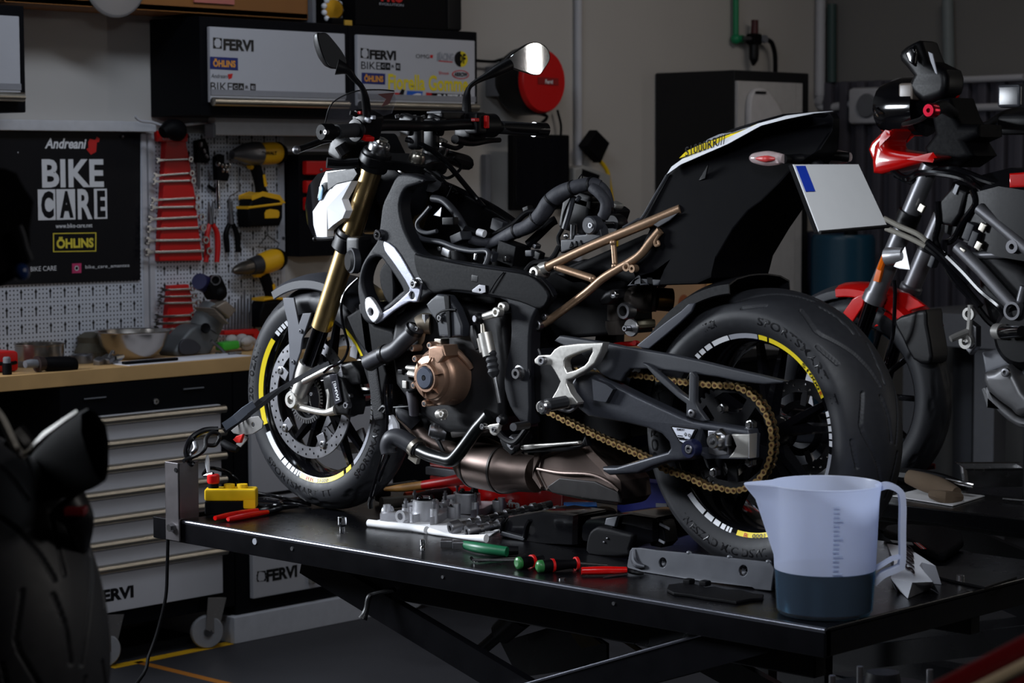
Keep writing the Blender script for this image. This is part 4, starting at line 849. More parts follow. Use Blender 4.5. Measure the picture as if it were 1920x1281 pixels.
obj('sensor_ring', m, steel, B)
# front mudguard + stay
def guard(c, R, w, a0, a1, th=.003):
    prof = [(R-.032, w*.5), (R-.012, w*.5), (R, w*.36), (R+.006, w*.15), (R+.007, 0), (R+.006, -w*.15), (R, -w*.36), (R-.012, -w*.5), (R-.032, -w*.5)]
    prof = prof+[(r-th, h*.97) for r, h in reversed(prof)]
    return MB().lathe(prof, c, (0, -1, 0), 40, math.radians(a0)-PI/2, math.radians(a1)-PI/2, True, up=(0, 0, 1))
fg = obj('front_mudguard', guard(FA, .322, .15, 8, 118), grey_plastic, B)
obj('mudguard_stay', MB().plate([(-0.083,1.274),(-0.039,1.276),(-0.02,1.206),(-0.004,1.236),(0.03,1.239),(0.019,1.215),(-0.007,1.167),(-0.014,1.134),(-0.035,1.095),(-0.048,1.061),(-0.062,1.042),(-0.059,1.131),(-0.065,1.211),(-0.077,1.244)], [], 'Y', -.086, .006, .002).bolt((-0.009,-0.09,1.189), (0, -1, 0), .006, .004).bolt((-0.041,-0.09,1.106), (0, -1, 0), .006, .004), M('stay_grey', (66, 68, 76), .5), fg)
obj('brake_hose', MB().tube([(0.226,-0.1,1.336),(0.193,-0.11,1.306),(0.183,-0.12,1.272),(0.186,-0.12,1.224),(0.199,-0.12,1.188),(0.207,-0.12,1.159),(0.185,-0.12,1.124),(0.135,-0.122,1.102),(0.115,-0.122,1.09)], .0038, 8), gloss_black, B)
# handlebar and controls
hb = obj('handlebar', MB().tube([(0.465,-0.4,1.701),(0.441,-0.3,1.706),(0.422,-0.205,1.718),(0.401,-0.12,1.72),(0.377,-0.02,1.72),(0.382,0.05,1.722),(0.378,0.15,1.726),(0.396,0.24,1.72),(0.398,0.4,1.715)], .0138, 16, 6), satin_black, B)
obj('grip', MB().tube([(0.463,-0.385,1.701),(0.438,-0.285,1.708)], .0172, 20, smooth=False), rubber, hb)
obj('bar_end', MB().lathe([(.005, .02), (.018, .02), (.0205, .016), (.0205, -.012), (.0165, -.018), (.005, -.018)], (0.461,-0.41,1.7), (-.05, -1, 0), 28, loop=True), matt_black, hb)
obj('bar_end_bolt', MB().lathe([(.0025, .003), (.0055, .003), (.006, -.006), (.0025, -.006)], (0.478,-0.43,1.7), (-.05, -1, 0), 16, loop=True), dull_steel, hb)
obj('grip', MB().tube([(0.393,0.245,1.719),(0.392,0.375,1.715)], .0172, 20, smooth=False), rubber, hb)
obj('bar_end', MB().tube([(0.392,0.377,1.715),(0.393,0.42,1.714)], .0195, 20, smooth=False), gloss_black, hb)
obj('grip_flange', MB().lathe([(.018, .004), (.027, .003), (.028, 0), (.027, -.003), (.018, -.004)], (0.442,-0.302,1.706), (0, -1, 0), 28, loop=True), satin_black, hb)
sw = obj('switch_cluster', MB().box((0.434,-0.255,1.717), (.05, .06, .07), Euler((.1, .4, 0)), .012).box((0.432,-0.26,1.735), (.05, .045, .03), Euler((.1, .5, 0)), .006).tube([(0.42,-0.3,1.748),(0.425,-0.29,1.745),(0.43,-0.28,1.741)], .006, 8), satin_black, hb)
obj('switch_buttons', MB().box((0.44,-0.28,1.748), (.012, .02, .008), None, .002).box((0.458,-0.28,1.687), (.022, .03, .012), Euler((0, .3, 0)), .003), red_paint, sw)
obj('button_grey', MB().box((0.469,-0.287,1.731), (.016, .012, .012), Euler((0, .5, 0)), .003).box((0.485,-0.285,1.736), (.01, .01, .01), None, .002), grey_decal, sw)
sw2 = obj('switch_cluster', MB().lathe([(0, .028), (.026, .028), (.031, .022), (.031, -.022), (.026, -.028), (0, -.028)], (0.378,0.215,1.724), (0, -1, 0), 28).box((0.377,0.175,1.729), (.05, .045, .056), None, .01).box((0.342,0.19,1.706), (.06, .07, .04), None, .012), satin_black, hb)
obj('switch_buttons', MB().box((0.404,0.145,1.737), (.014, .018, .009), None, .002).box((0.406,0.184,1.732), (.014, .012, .034), None, .004), red_paint, sw2)
write('lettering', 'SOS', ((0.401,0.142,1.736)[0], (0.413,0.142,1.735)[0], (0.401,0.142,1.735)[2], (0.401,0.142,1.739)[2]), white_decal, sw2, 'Y', (0.414,0.135,1.736)[1])
obj('clutch_lever', MB().tube([(0.348,-0.3,1.684),(0.349,-0.33,1.68),(0.354,-0.36,1.673),(0.356,-0.39,1.665),(0.364,-0.42,1.659)], [.007, .008, .0085, .008, .009], 12), satin_black, hb)
obj('lever_tip', MB().ball((0.367,-0.425,1.659), .0105), dull_steel, hb)
obj('brake_lever', MB().tube([(0.355,0.12,1.688),(0.336,0.2,1.68),(0.328,0.27,1.686),(0.301,0.34,1.688)], [.012, .01, .008, .007], 12).tube([(0.371,0.06,1.676),(0.375,0.1,1.665),(0.359,0.14,1.671)], .006, 8), satin_black, hb)
cl = obj('handlebar_clamp', MB().box((0.35,-0.04,1.724), (.05, .03, .05), Euler((0, .3, 0)), .008).box((0.347,0.06,1.724), (.05, .03, .05), Euler((0, .3, 0)), .008).box((0.367,-0.03,1.703), (.04, .03, .085), None, .01).box((0.341,0.05,1.699), (.04, .03, .085), None, .01), satin_black, B)
obj('clamp_bolts', MB().bolt((0.372,-0.06,1.724), (.4, -.7, .6), .006, .006).bolt((0.368,0.04,1.725), (.4, -.7, .6), .006, .006).bolt((0.332,-0.06,1.743), (0, -.3, 1), .006, .006).bolt((0.332,0,1.742), (0, -.3, 1), .006, .006).bolt((0.332,0.03,1.742), (0, -.3, 1), .006, .006), steel, cl)
res = obj('brake_reservoir', MB().box((0.347,0.1,1.748), (.05, .085, .03), None, .008), satin_black, B)
obj('reservoir_lid', MB().box((0.345,0.1,1.756), (.054, .09, .006), None, .002), grey_plastic, res)
def mirror(outl, glass, stem, rs, lab):
    c = sum((Vector(p) for p in outl), Vector())/len(outl)
    k = lambda s, dx: [Vector((c.x+dx, c.y+(p[1]-c.y)*s, c.z+(p[2]-c.z)*s)) for p in sm(outl, 5)]
    h = obj('mirror', MB().loft([k(.25, -.034), k(.62, -.03), k(.9, -.016), k(1, -.004), k(1.0, .002), k(.955, .003)]), satin_black, B, lab)
    obj('mirror_glass', MB().loft([k(.95, .0025), k(.94, .0036)]), M('mirror_glass', (235, 236, 240), .02, 1, var=.01), h, sharp=20)
    obj('mirror_stem', MB().tube(stem, rs, 12), satin_black, h)
mirror([(0.45,-0.432,1.928),(0.45,-0.418,1.933),(0.45,-0.401,1.932),(0.45,-0.382,1.918),(0.45,-0.354,1.892),(0.45,-0.339,1.869),(0.45,-0.346,1.852),(0.45,-0.371,1.85),(0.45,-0.396,1.855),(0.45,-0.418,1.885)], 0, [(0.485,-0.4,1.853),(0.5,-0.38,1.845),(0.5,-0.36,1.827),(0.506,-0.34,1.806),(0.496,-0.32,1.778),(0.469,-0.29,1.745)], [.02, .011, .0075, .0065, .010, .011], 'left mirror')
mirror([(0.31,0.353,1.895),(0.31,0.391,1.922),(0.31,0.443,1.945),(0.31,0.481,1.949),(0.31,0.516,1.936),(0.31,0.528,1.91),(0.31,0.509,1.883),(0.31,0.481,1.862),(0.31,0.429,1.868),(0.31,0.374,1.88)], 0, [(0.317,0.36,1.886),(0.319,0.31,1.868),(0.319,0.27,1.852),(0.319,0.23,1.836),(0.326,0.2,1.819),(0.339,0.18,1.791),(0.349,0.17,1.749)], [.018, .015, .009, .0065, .0065, .011, .013], 'right mirror')
# windscreen
wsd = [(0.1,-0.095,1.732),(0.13,-0.106,1.772),(0.15,-0.087,1.796),(0.17,-0.044,1.813),(0.17,0.034,1.817),(0.15,0.1,1.816),(0.14,0.116,1.794),(0.11,0.128,1.758),(0.1,0.029,1.733)]
m = MB(); m.loft([[Vector(p) for p in wsd], [Vector(p)+Vector((.003, 0, .001)) for p in wsd]])
ws = obj('windscreen', m, M('smoked_screen', (120, 120, 128), .05, var=.02, alpha=.22), B, 'clear smoked windscreen')
obj('screen_edge', MB().tube(wsd[:6], .0018, 6, 3), satin_black, ws)
obj('screen_sticker', MB().plate([(0.025,1.806),(0.085,1.811),(0.066,1.781),(0.038,1.773),(0.055,1.794),(0.044,1.798)], [], 'X', .168, .001, .0002), M('red_grey_sticker', (104, 62, 64), .5), ws)
# headlight nacelle with white cowl
def shell(name, pts, cent, dy, mat, label=None, par=None):
    m = MB(); A = [Vector(p) for p in pts]; c = Vector(cent); o = Vector((.004, dy, 0))
    va = m.ring(A); vb = m.ring([p+o for p in A]); ca = m.bm.verts.new(c); cb = m.bm.verts.new(c+o)
    n = len(A)
    for i in range(n):
        j = (i+1) % n; m.bm.faces.new((va[i], va[j], ca)); m.bm.faces.new((vb[j], vb[i], cb)); m.bm.faces.new((va[j], va[i], vb[i], vb[j]))
    return obj(name, m, mat, par or B, label, sharp=14)
hl = obj('headlight_shell', MB().loft([[(x, y*w, z1-.02*abs(y)**2) for y in (-1, -.6, 0, .6, 1)]+[(x, y*w*.85, z0) for y in (1, 0, -1)] for x, w, z0, z1 in ((-.035, .05, 1.47, 1.535), (.02, .085, 1.44, 1.59), (.09, .115, 1.44, 1.62), (.17, .115, 1.46, 1.63))]), gloss_black, B)
shell('white_cowl', [(0.07,-0.115,1.504),(0.103,-0.12,1.531),(0.133,-0.125,1.55),(0.178,-0.135,1.573),(0.258,-0.15,1.583),(0.223,-0.152,1.537),(0.238,-0.152,1.509),(0.225,-0.152,1.489),(0.179,-0.145,1.47),(0.148,-0.135,1.457),(0.141,-0.13,1.436),(0.09,-0.118,1.434),(0.069,-0.112,1.469)], (0.176,-0.16,1.517), .02, white_gloss, 'white headlight cowl', hl)
obj('upper_cowl', MB().plate([(0.1,1.533),(0.117,1.581),(0.139,1.611),(0.248,1.62),(0.265,1.618),(0.248,1.59),(0.236,1.582),(0.173,1.573),(0.138,1.55),(0.115,1.532)], [], 'Y', -.122, .02, .006), gloss_black, hl)
obj('cowl_panel', MB().plate([(0.152,1.604),(0.255,1.615),(0.267,1.601),(0.249,1.584),(0.192,1.576),(0.154,1.559)], [], 'Y', -.136, .004, .0015), satin_black, hl)
obj('turn_lamp', MB().plate([(0.119,1.567),(0.127,1.573),(0.132,1.564),(0.125,1.536),(0.115,1.533)], [], 'Y', -.134, .004, .001), M('lamp_glass', (150, 190, 220), .1), hl)
obj('cowl_bracket', MB().tube([(0.222,-0.2,1.629),(0.243,-0.17,1.626),(0.276,-0.14,1.629)], [.014, .013, .012], 10).tube([(0.228,-0.16,1.674),(0.238,-0.15,1.651)], .016, 8).tube([(0.116,-0.15,1.435),(0.145,-0.145,1.435),(0.18,-0.14,1.438)], .005, 8).ball((0.118,-0.15,1.435), .007), satin_black, hl)
obj('dash_box', MB().box((0.199,-0.1,1.666), (.06, .1, .06), Euler((0, .4, 0)), .012).box((.14, .05, 1.66), (.03, .17, .10), Euler((0, -.6, 0)), .01), satin_black, hl)
obj('hose_bundle', MB().tube([(0.314,0.12,1.646),(0.326,0.14,1.64),(0.315,0.2,1.628),(0.323,0.2,1.623)], [.016, .018, .02, .014], 10), satin_black, B)
# main frame: perimeter spar with window, mirrored on the far side
spar = sm([(0.391,1.524),(0.415,1.56),(0.447,1.598),(0.497,1.6),(0.548,1.584),(0.503,1.572),(0.472,1.561),(0.454,1.526),(0.462,1.484),(0.48,1.45),(0.514,1.411),(0.57,1.399),(0.661,1.39),(0.779,1.381),(0.859,1.372),(0.907,1.357),(0.944,1.322),(0.918,1.292),(0.893,1.249),(0.888,1.162),(0.887,1.02),(0.835,1.039),(0.805,1.094),(0.808,1.149),(0.823,1.2),(0.826,1.25),(0.813,1.302),(0.72,1.313),(0.612,1.318),(0.557,1.31),(0.513,1.288),(0.466,1.287),(0.412,1.262),(0.367,1.236),(0.341,1.227),(0.313,1.243),(0.304,1.276),(0.297,1.32),(0.313,1.374),(0.349,1.415),(0.372,1.44),(0.382,1.482)], 3)
win = sm([(0.378,1.396),(0.404,1.377),(0.432,1.351),(0.46,1.319),(0.451,1.31),(0.399,1.277),(0.367,1.265),(0.348,1.278),(0.325,1.308),(0.319,1.343),(0.342,1.384)], 3)
sym_plate('frame_spar', spar, [win], .150, .042, .008, frame_paint, both=False)
obj('frame_spar', MB().plate([p for p in spar if p[1] < LZ+.80], [win], 'Y', .15, .042, .008), frame_paint, B)
obj('frame_cover', MB().plate(sm([(0.537,1.402),(0.682,1.385),(0.8,1.376),(0.88,1.368),(0.922,1.352),(0.953,1.321),(0.925,1.289),(0.857,1.303),(0.741,1.317),(0.634,1.322),(0.573,1.313),(0.536,1.338),(0.512,1.367),(0.506,1.406)], 3), [], 'Y', -.168, .012, .005), matt_black, B)
obj('frame_front_web', MB().plate(sm([(0.401,1.436),(0.438,1.422),(0.475,1.384),(0.506,1.346),(0.531,1.333),(0.518,1.29),(0.49,1.289),(0.436,1.265),(0.391,1.238),(0.365,1.23),(0.372,1.249),(0.424,1.273),(0.478,1.308),(0.49,1.323),(0.456,1.361),(0.425,1.391),(0.403,1.412)], 2), [circ((0.5,1.305), .0085, 20)], 'Y', -.171, .008, .003), frame_lit, B)  # same black frame, coloured bright as if lit from the front
obj('frame_mount_ear', MB().plate(sm([(0.339,1.29),(0.359,1.295),(0.387,1.267),(0.39,1.25),(0.371,1.233),(0.355,1.241),(0.34,1.261)], 3), [circ((0.359,1.259), .009, 20)], 'Y', -.176, .012, .003), M('bare_aluminium', (210, 210, 214), .4, .6), B)
fb_ = obj('frame_bolt', MB().bolt((0.386,-0.172,1.451), (0, -1, 0), .014, .012), chrome, B)
obj('frame_bolt', MB().bolt((0.518,-0.175,1.335), (0, -1, 0), .012, .016).lathe([(0, 0), (.016, 0), (.016, -.003)], (0.518,-0.172,1.334), (0, -1, 0), 24), steel, B)
obj('pivot_bolt', MB().lathe([(.006, .012), (.012, .012), (.014, .008), (.015, 0), (.022, -.002), (.022, -.01), (.006, -.01)], (0.855,-0.172,1.136), (0, -1, 0), 28, loop=True), steel, B)
obj('frame_cross_member', MB().cyl((.86, -.16, 1.16), (.86, .16, 1.16), .03), frame_paint, B)
obj('swingarm_pivot', MB().cyl((.865, -.17, 1.135), (.865, .17, 1.135), .024), frame_paint, B)
obj('head_casting', MB().box((.29, 0, 1.56), (.11, .11, .12), Euler((0, .45, 0)), .03), frame_paint, B)
obj('frame_top_edge', MB().tube([(0.244,0.1,1.6),(0.285,0.12,1.58),(0.344,0.13,1.56),(0.414,0.14,1.532),(0.485,0.14,1.507)], .010, 10).tube([(0.422,0.14,1.529),(0.477,0.14,1.508),(0.535,0.14,1.481),(0.578,0.14,1.456)], .012, 10), gloss_black, B)
obj('frame_side_panel', MB().plate([(0.139,1.54),(0.165,1.56),(0.215,1.575),(0.331,1.564),(0.419,1.533),(0.521,1.489),(0.563,1.462),(0.536,1.422),(0.481,1.364),(0.28,1.376),(0.176,1.426),(0.143,1.484)], [], 'Y', .135, .02, .005), M('frame_black', (6, 6, 8), .35, spec=.3), B)
obj('head_gusset', MB().tube([(0.36,0.03,1.581),(0.33,0.08,1.572),(0.313,0.12,1.557)], [.028, .024, .02], 12), frame_paint, B)
# horn
obj('horn', MB().box((0.262,-0.13,1.399), (.05, .05, .09), None, .01).lathe([(0, .012), (.022, .012), (.03, .006), (.031, -.014), (0, -.014)], (0.257,-0.15,1.381), (-.4, -1, 0), 28), satin_black, B)
obj('horn_ring', MB().lathe([(.026, .004), (.032, .004), (.032, -.012), (.026, -.012)], (0.266,-0.158,1.384), (-.4, -1, 0), 28, loop=True), grey_plastic, B)
# radiator and inner fairing
obj('radiator', MB().box((.30, 0, 1.13), (.04, .26, .30), Euler((0, -.18, 0)), .008), M('radiator_core', (20, 20, 23), .6, .3, scale=300, bump=.4), B)
obj('radiator_shroud', MB().plate(sm([(0.362,1.359),(0.381,1.381),(0.404,1.395),(0.413,1.347),(0.415,1.303),(0.406,1.272),(0.38,1.293),(0.364,1.324)], 3), [], 'Y', -.13, .05, .006).plate([(0.209,1.239),(0.263,1.264),(0.315,1.221),(0.38,1.211),(0.399,1.176),(0.353,1.147),(0.288,1.143),(0.242,1.186)], [], 'Y', -.115, .03, .008).plate([(0.253,1.14),(0.332,1.149),(0.357,1.101),(0.33,1.018),(0.291,1.052)], [], 'Y', -.11, .03, .008), matt_black, B)
# ---- engine
obj('crankcase', MB().plate([(0.398,1.255),(0.455,1.284),(0.537,1.304),(0.61,1.29),(0.765,1.27),(0.782,1.152),(0.77,1.024),(0.699,0.98),(0.577,0.97),(0.472,1.011),(0.396,1.077),(0.377,1.174)], [], 'Y', -.03, .22, .02), engine_dark, B)
obj('cylinder_block', MB().box((0.462,-0.1,1.246), (.10, .06, .12), Euler((0, .5, 0)), .02), M('block_grey', (90, 82, 76), .5, .5, bump=.1), B)
obj('engine_lower_case', MB().plate([(0.538,1.02),(0.661,1.009),(0.654,0.972),(0.581,0.957),(0.569,0.991)], [], 'Y', -.09, .08, .014), M('case_grey', (104, 100, 98), .45, .7, scale=60, bump=.08), B)
obj('oil_sump', MB().plate([(0.38,1.014),(0.519,0.995),(0.544,0.946),(0.487,0.924),(0.424,0.941)], [], 'Y', -.0, .2, .02), engine_dark, B)
ctr = Vector((0.595,-0.215,1.113))
alt = obj('alternator_cover', MB().lathe([(0, .004), (.028, .004), (.029, .010), (.034, .010), (.036, 0), (.052, -.004), (.0555, -.009), (.0565, -.018), (.062, -.022), (.068, -.03), (.0715, -.06), (.074, -.085), (.080, -.092), (.082, -.11)], ctr, (0, -1, 0), 56)
    .plate([(0.593,1.186),(0.613,1.192),(0.642,1.193),(0.651,1.168),(0.628,1.145),(0.625,1.137),(0.591,1.135)], [], 'Y', -.185, .055, .006), bronze, B, 'bronze round engine side cover')
obj('cover_cap', MB().lathe([(0, .012), (.006, .012), (.007, .0145), (.024, .0145), (.0275, .011)], ctr, (0, -1, 0), 36), M('cap_grey', (64, 70, 84), .4, .4), alt, 'dark grey round cap')
obj('cap_socket', MB().lathe([(0, .0150), (.0055, .0150), (.0055, .013)], ctr, (0, -1, 0), 6), matt_black, alt)
for k in range(6):
    a = 2*PI*k/6+.26
    obj('cover_rib', MB().loft([[ctr+Vector((math.cos(a+da)*r, -h, math.sin(a+da)*r)) for da, h in ((-.03, .0), (.0, hh), (.03, .0))] for r, hh in ((.033, .012), (.052, .001))]), bronze, alt)
obj('cover_plug', MB().box((0.598,-0.17,1.195), (.024, .03, .02), None, .003), alu, alt)
for p in ((0.592,-0.2,1.19), (0.651,-0.17,1.117), (0.632,-0.17,1.062), (0.573,-0.2,1.048), (0.515,-0.18,1.087), (0.51,-0.17,1.151), (0.491,-0.16,1.175)):
    c_ = obj('cover_boss', MB().lathe([(.0035, .008), (.0075, .008), (.0085, .005), (.009, -.035), (0, -.035)], p, (0, -1, 0), 16), bronze, alt)
    obj('cover_bolt', MB().bolt(p, (0, -1, 0), .006, .009), steel, c_)
obj('cover_cable', MB().tube([(0.621,-0.17,1.169),(0.636,-0.165,1.175),(0.649,-0.16,1.168),(0.663,-0.15,1.151),(0.668,-0.14,1.135)], .007, 10), bronze, alt)
sc = obj('sprocket_cover', MB().plate([(0.552,1.286),(0.57,1.3),(0.59,1.312),(0.627,1.31),(0.655,1.28),(0.676,1.24),(0.675,1.214),(0.631,1.208),(0.596,1.21),(0.59,1.245),(0.57,1.261)], [], 'Y', -.165, .03, .006), grey_plastic, B)
obj('cover_stripe', MB().plate([(0.62,1.312),(0.639,1.311),(0.644,1.211),(0.635,1.209)], [], 'Y', -.183, .006, .002), matt_black, sc)
obj('cover_bolt', MB().bolt((0.61,-0.185,1.256), (0, -1, 0), .008, .007), steel, sc)
obj('cover_edge', MB().tube([(0.601,-0.186,1.245),(0.597,-0.186,1.261),(0.615,-0.186,1.272),(0.642,-0.186,1.277),(0.663,-0.186,1.277)], .0028, 6), matt_black, sc)
th_ = obj('thermostat_housing', MB().tube([(0.524,-0.13,1.235),(0.506,-0.14,1.235),(0.494,-0.15,1.229)], [.028, .026, .022], 16).tube([(0.492,-0.13,1.216),(0.491,-0.12,1.189),(0.469,-0.12,1.168)], [.022, .022, .018], 14), M('cast_warm', (128, 118, 104), .45, .8, bump=.1), B)
obj('housing_bolt', MB().bolt((0.516,-0.172,1.225), (0, -1, 0), .006, .006).lathe([(0, .012), (.01, .012), (.01, -.01)], (0.523,-0.15,1.247), (0, 0, 1), 6), steel, th_)
h1 = obj('coolant_hose', MB().tube([(0.502,-0.16,1.229),(0.494,-0.165,1.214),(0.471,-0.17,1.196),(0.439,-0.17,1.172),(0.405,-0.168,1.158),(0.366,-0.165,1.145),(0.328,-0.16,1.13)], [.021, .0215, .0205, .0205, .0215, .0215, .0225], 18), hose_rubber, B)
obj('hose_clamp', MB().lathe([(.0215, .007), (.0245, .006), (.0245, -.006), (.0215, -.007)], (0.394,-0.167,1.155), (1, 0, .25), 24, loop=True).box((0.4,-0.17,1.137), (.008, .01, .016)), satin_black, h1)
obj('hose_clamp', MB().lathe([(.0215, .006), (.024, .005), (.024, -.005), (.0215, -.006)], (0.497,-0.165,1.221), (.7, 0, .9), 24, loop=True), satin_black, h1)
h2 = obj('coolant_hose', MB().tube([(0.41,-0.17,0.91),(0.407,-0.17,0.927),(0.417,-0.17,0.946),(0.434,-0.165,0.951),(0.454,-0.16,0.945),(0.478,-0.155,0.934),(0.491,-0.15,0.927)], [.020, .0215, .022, .0225, .0225, .022, .021], 18), hose_rubber, B)
obj('hose_clamp', MB().lathe([(.0225, .007), (.026, .006), (.026, -.006), (.0225, -.007)], (0.487,-0.152,0.929), (.8, 0, -.5), 24, loop=True).box((0.484,-0.155,0.903), (.03, .012, .018), Euler((0, .4, 0))), alu, h2)
obj('water_pipe', MB().tube([(0.503,-0.155,0.923),(0.545,-0.16,0.915),(0.594,-0.165,0.911),(0.627,-0.168,0.911),(0.65,-0.166,0.93),(0.674,-0.16,0.959),(0.7,-0.155,0.991),(0.719,-0.15,1.009),(0.735,-0.145,1.025)], [.016, .0165, .0165, .0165, .016, .016, .016, .0185, .021], 16, 6), M('pipe_black', (9, 11, 12), .32), B)
obj('oil_hose', MB().tube([(0.401,-0.13,1.006),(0.412,-0.125,1.007),(0.429,-0.12,0.996),(0.444,-0.11,0.978)], [.018, .02, .02, .018], 14), hose_rubber, B)
obj('plastic_sleeve', MB().tube([(0.393,-0.15,1),(0.403,-0.15,0.978),(0.406,-0.15,0.963)], [.009, .0155, .016], 8, smooth=False), white_gloss, B)
obj('hose_bracket', MB().plate([(0.389,1.023),(0.463,1.031),(0.463,1.024),(0.392,1.016)], [], 'Y', -.13, .02, .003).tube([(0.354,-0.15,1.011),(0.368,-0.15,1.022),(0.38,-0.15,1.018),(0.371,-0.15,1.007)], .005, 8), satin_black, B)
for p in ([(0.4,-0.17,1.082),(0.4,-0.17,1.042),(0.398,-0.165,0.979),(0.384,-0.165,0.911),(0.361,-0.17,0.843),(0.344,-0.175,0.79)], [(0.413,-0.165,1.082),(0.413,-0.165,1.043),(0.408,-0.16,1.011)], [(0.405,-0.165,0.904),(0.387,-0.17,0.868),(0.372,-0.17,0.837)]):
    obj('drain_hose', MB().tube(p, .0042, 8), gloss_black, B)
obj('hose_end', MB().tube([(0.351,-0.175,0.794),(0.344,-0.175,0.781),(0.34,-0.17,0.767)], .007, 10), satin_black, B)
obj('connector_block', MB().plate([(0.46,1.114),(0.483,1.117),(0.486,1.1),(0.514,1.093),(0.514,1.076),(0.482,1.065),(0.47,1.082)], [], 'Y', -.16, .03, .005).box((0.46,-0.17,1.116), (.016, .02, .012), None, .002), satin_black, B)
obj('connector_tab', MB().box((0.475,-0.178,1.086), (.014, .004, .018), None, .001).tube([(0.476,-0.17,1.127),(0.508,-0.17,1.127)], .006, 10).tube([(0.483,-0.17,1.113),(0.508,-0.17,1.111)], .008, 10), satin_silver, B)
obj('starter_tube', MB().tube([(0.467,-0.15,1.067),(0.477,-0.15,1.039),(0.474,-0.145,1.008)], [.013, .014, .012], 12), M('tube_grey', (66, 64, 70), .5), B)
obj('sensor', MB().tube([(0.587,-0.17,1.02),(0.611,-0.178,1.024)], [.012, .012], 12, smooth=False).bolt((0.613,-0.18,1.024), (0, -1, 0), .009, .01).tube([(0.601,-0.17,1.017),(0.603,-0.17,1.008)], .007, 8), satin_silver, B)
obj('oil_filter_neck', MB().lathe([(0, .02), (.014, .02), (.016, .012), (.018, .012), (.018, 0), (.02, 0), (.02, -.02)], (0.54,-0.13,0.97), (-.6, -.7, .2), 24), dull_steel, B)
# ---- exhaust under the engine
for dy, off in ((-.10, 0), (-.045, .012), (.02, .02), (.075, .03)):
    pts = [Vector(p)+Vector((0, dy+.10, 0)) for p in [(0.382,-0.1,1.002),(0.421,-0.1,0.976),(0.465,-0.1,0.948),(0.512,-0.1,0.929),(0.549,-0.09,0.921),(0.574,-0.075,0.906)]]
    obj('exhaust_header', MB().tube(pts, [.019, .019, .02, .021, .022, .024], 16), exhaust_steel, B)
ec = obj('exhaust_collector', MB().tube([(0.527,-0.05,0.897),(0.565,-0.05,0.889),(0.589,-0.05,0.885),(0.676,-0.045,0.881)], [.024, .046, .056, .058], 32, smooth=False).tube([(0.676,-0.045,0.881),(0.7,-0.045,0.88),(0.731,-0.04,0.877),(0.79,-0.04,0.879)], [.058, .057, .046, .044], 32, smooth=False), exhaust_steel, B)
obj('collector_band', MB().tube([(0.588,-0.05,0.885),(0.593,-0.05,0.885)], .0575, 32, smooth=False), M('weld_band', (60, 56, 54), .5, .8), ec)
obj('collector_band', MB().tube([(0.679,-0.045,0.881),(0.685,-0.045,0.881)], .060, 32, smooth=False), M('weld_band', (60, 56, 54), .5, .8), ec)
obj('exhaust_bracket', MB().plate([(0.53,0.953),(0.542,0.957),(0.565,0.924),(0.556,0.924)], [], 'Y', -.13, .006, .001), satin_black, ec)
sil = [(0.852,0.901),(0.859,0.929),(0.872,0.94),(0.949,0.968),(1.01,0.987),(1.043,0.959),(1.086,0.93),(1.121,0.901),(1.127,0.86),(1.111,0.843),(1.021,0.844),(0.926,0.849),(0.883,0.855)]
m = MB(); n = len(sil); cx = sum(p[0] for p in sil)/n; cz = sum(p[1] for p in sil)/n
m.loft([[(cx+(p[0]-cx)*k, y, cz+(p[1]-cz)*k) for p in sil] for k, y in ((.8, -.125), (.97, -.112), (1, -.09), (1, -.03), (.97, -.01), (.8, 0))])
si = obj('silencer_box', m, exhaust_steel, B)
obj('box_flange', MB().plate([(0.866,0.946),(0.881,0.947),(0.883,0.934),(0.866,0.903),(0.889,0.868),(0.886,0.861),(0.86,0.886)], [], 'Y', -.128, .01, .002), exhaust_steel, si)
obj('box_seam', MB().tube([(0.865,-0.128,0.909),(0.948,-0.132,0.906),(1.042,-0.132,0.911),(1.095,-0.13,0.899),(1.124,-0.126,0.881)], .004, 8), exhaust_steel, si)
obj('heat_shield', MB().plate([(0.905,0.869),(0.945,0.894),(1.055,0.896),(1.088,0.887),(1.125,0.878),(1.131,0.854),(1.033,0.853),(0.922,0.856)], [], 'Y', -.126, .01, .003), M('shield_dark', (46, 44, 44), .5, .7), si)
# ---- gear linkage
obj('shift_shaft_lever', MB().tube([(0.745,-0.19,1.261),(0.774,-0.19,1.269),(0.806,-0.19,1.277)], [.008, .009, .011], 12).bolt((0.815,-0.195,1.279), (0, -1, 0), .012, .014).bolt((0.817,-0.18,1.29), (0, -1, 0), .012, .012), satin_silver, B)
for v_ in ((0.748,-0.195,1.261), (0.825,-0.195,1.027)):
    bj = obj('ball_joint', MB().ball(v_, .0135), satin_black, B)
    obj('joint_cap', MB().lathe([(0, .003), (.0075, .003), (.008, 0)], Vector(v_)+Vector((0, -.0125, 0)), (-.2, -1, 0), 16), dull_steel, bj)
qs = obj('quickshifter_cylinder', MB().tube([(0.762,-0.19,1.227),(0.778,-0.19,1.174)], [.0165, .0165], 24, smooth=False), satin_silver, B)
obj('cylinder_block', MB().tube([(0.749,-0.19,1.215),(0.759,-0.19,1.182)], [.010, .010], 8, smooth=False), satin_silver, qs)
obj('cylinder_stud', MB().tube([(0.756,-0.19,1.249),(0.759,-0.19,1.228)], [.006, .0075], 12, smooth=False), alu, qs)
obj('cylinder_connector', MB().tube([(0.714,-0.18,1.242),(0.721,-0.18,1.217),(0.734,-0.18,1.188)], [.007, .012, .010], 10), satin_black, qs)
obj('bellows', MB().lathe([(.006, .03)]+[(.0145 if k % 2 else .0115, .028-.007*k) for k in range(9)]+[(.006, -.035)], (0.786,-0.19,1.158), (-.22, 0, 1), 20), rubber, B)
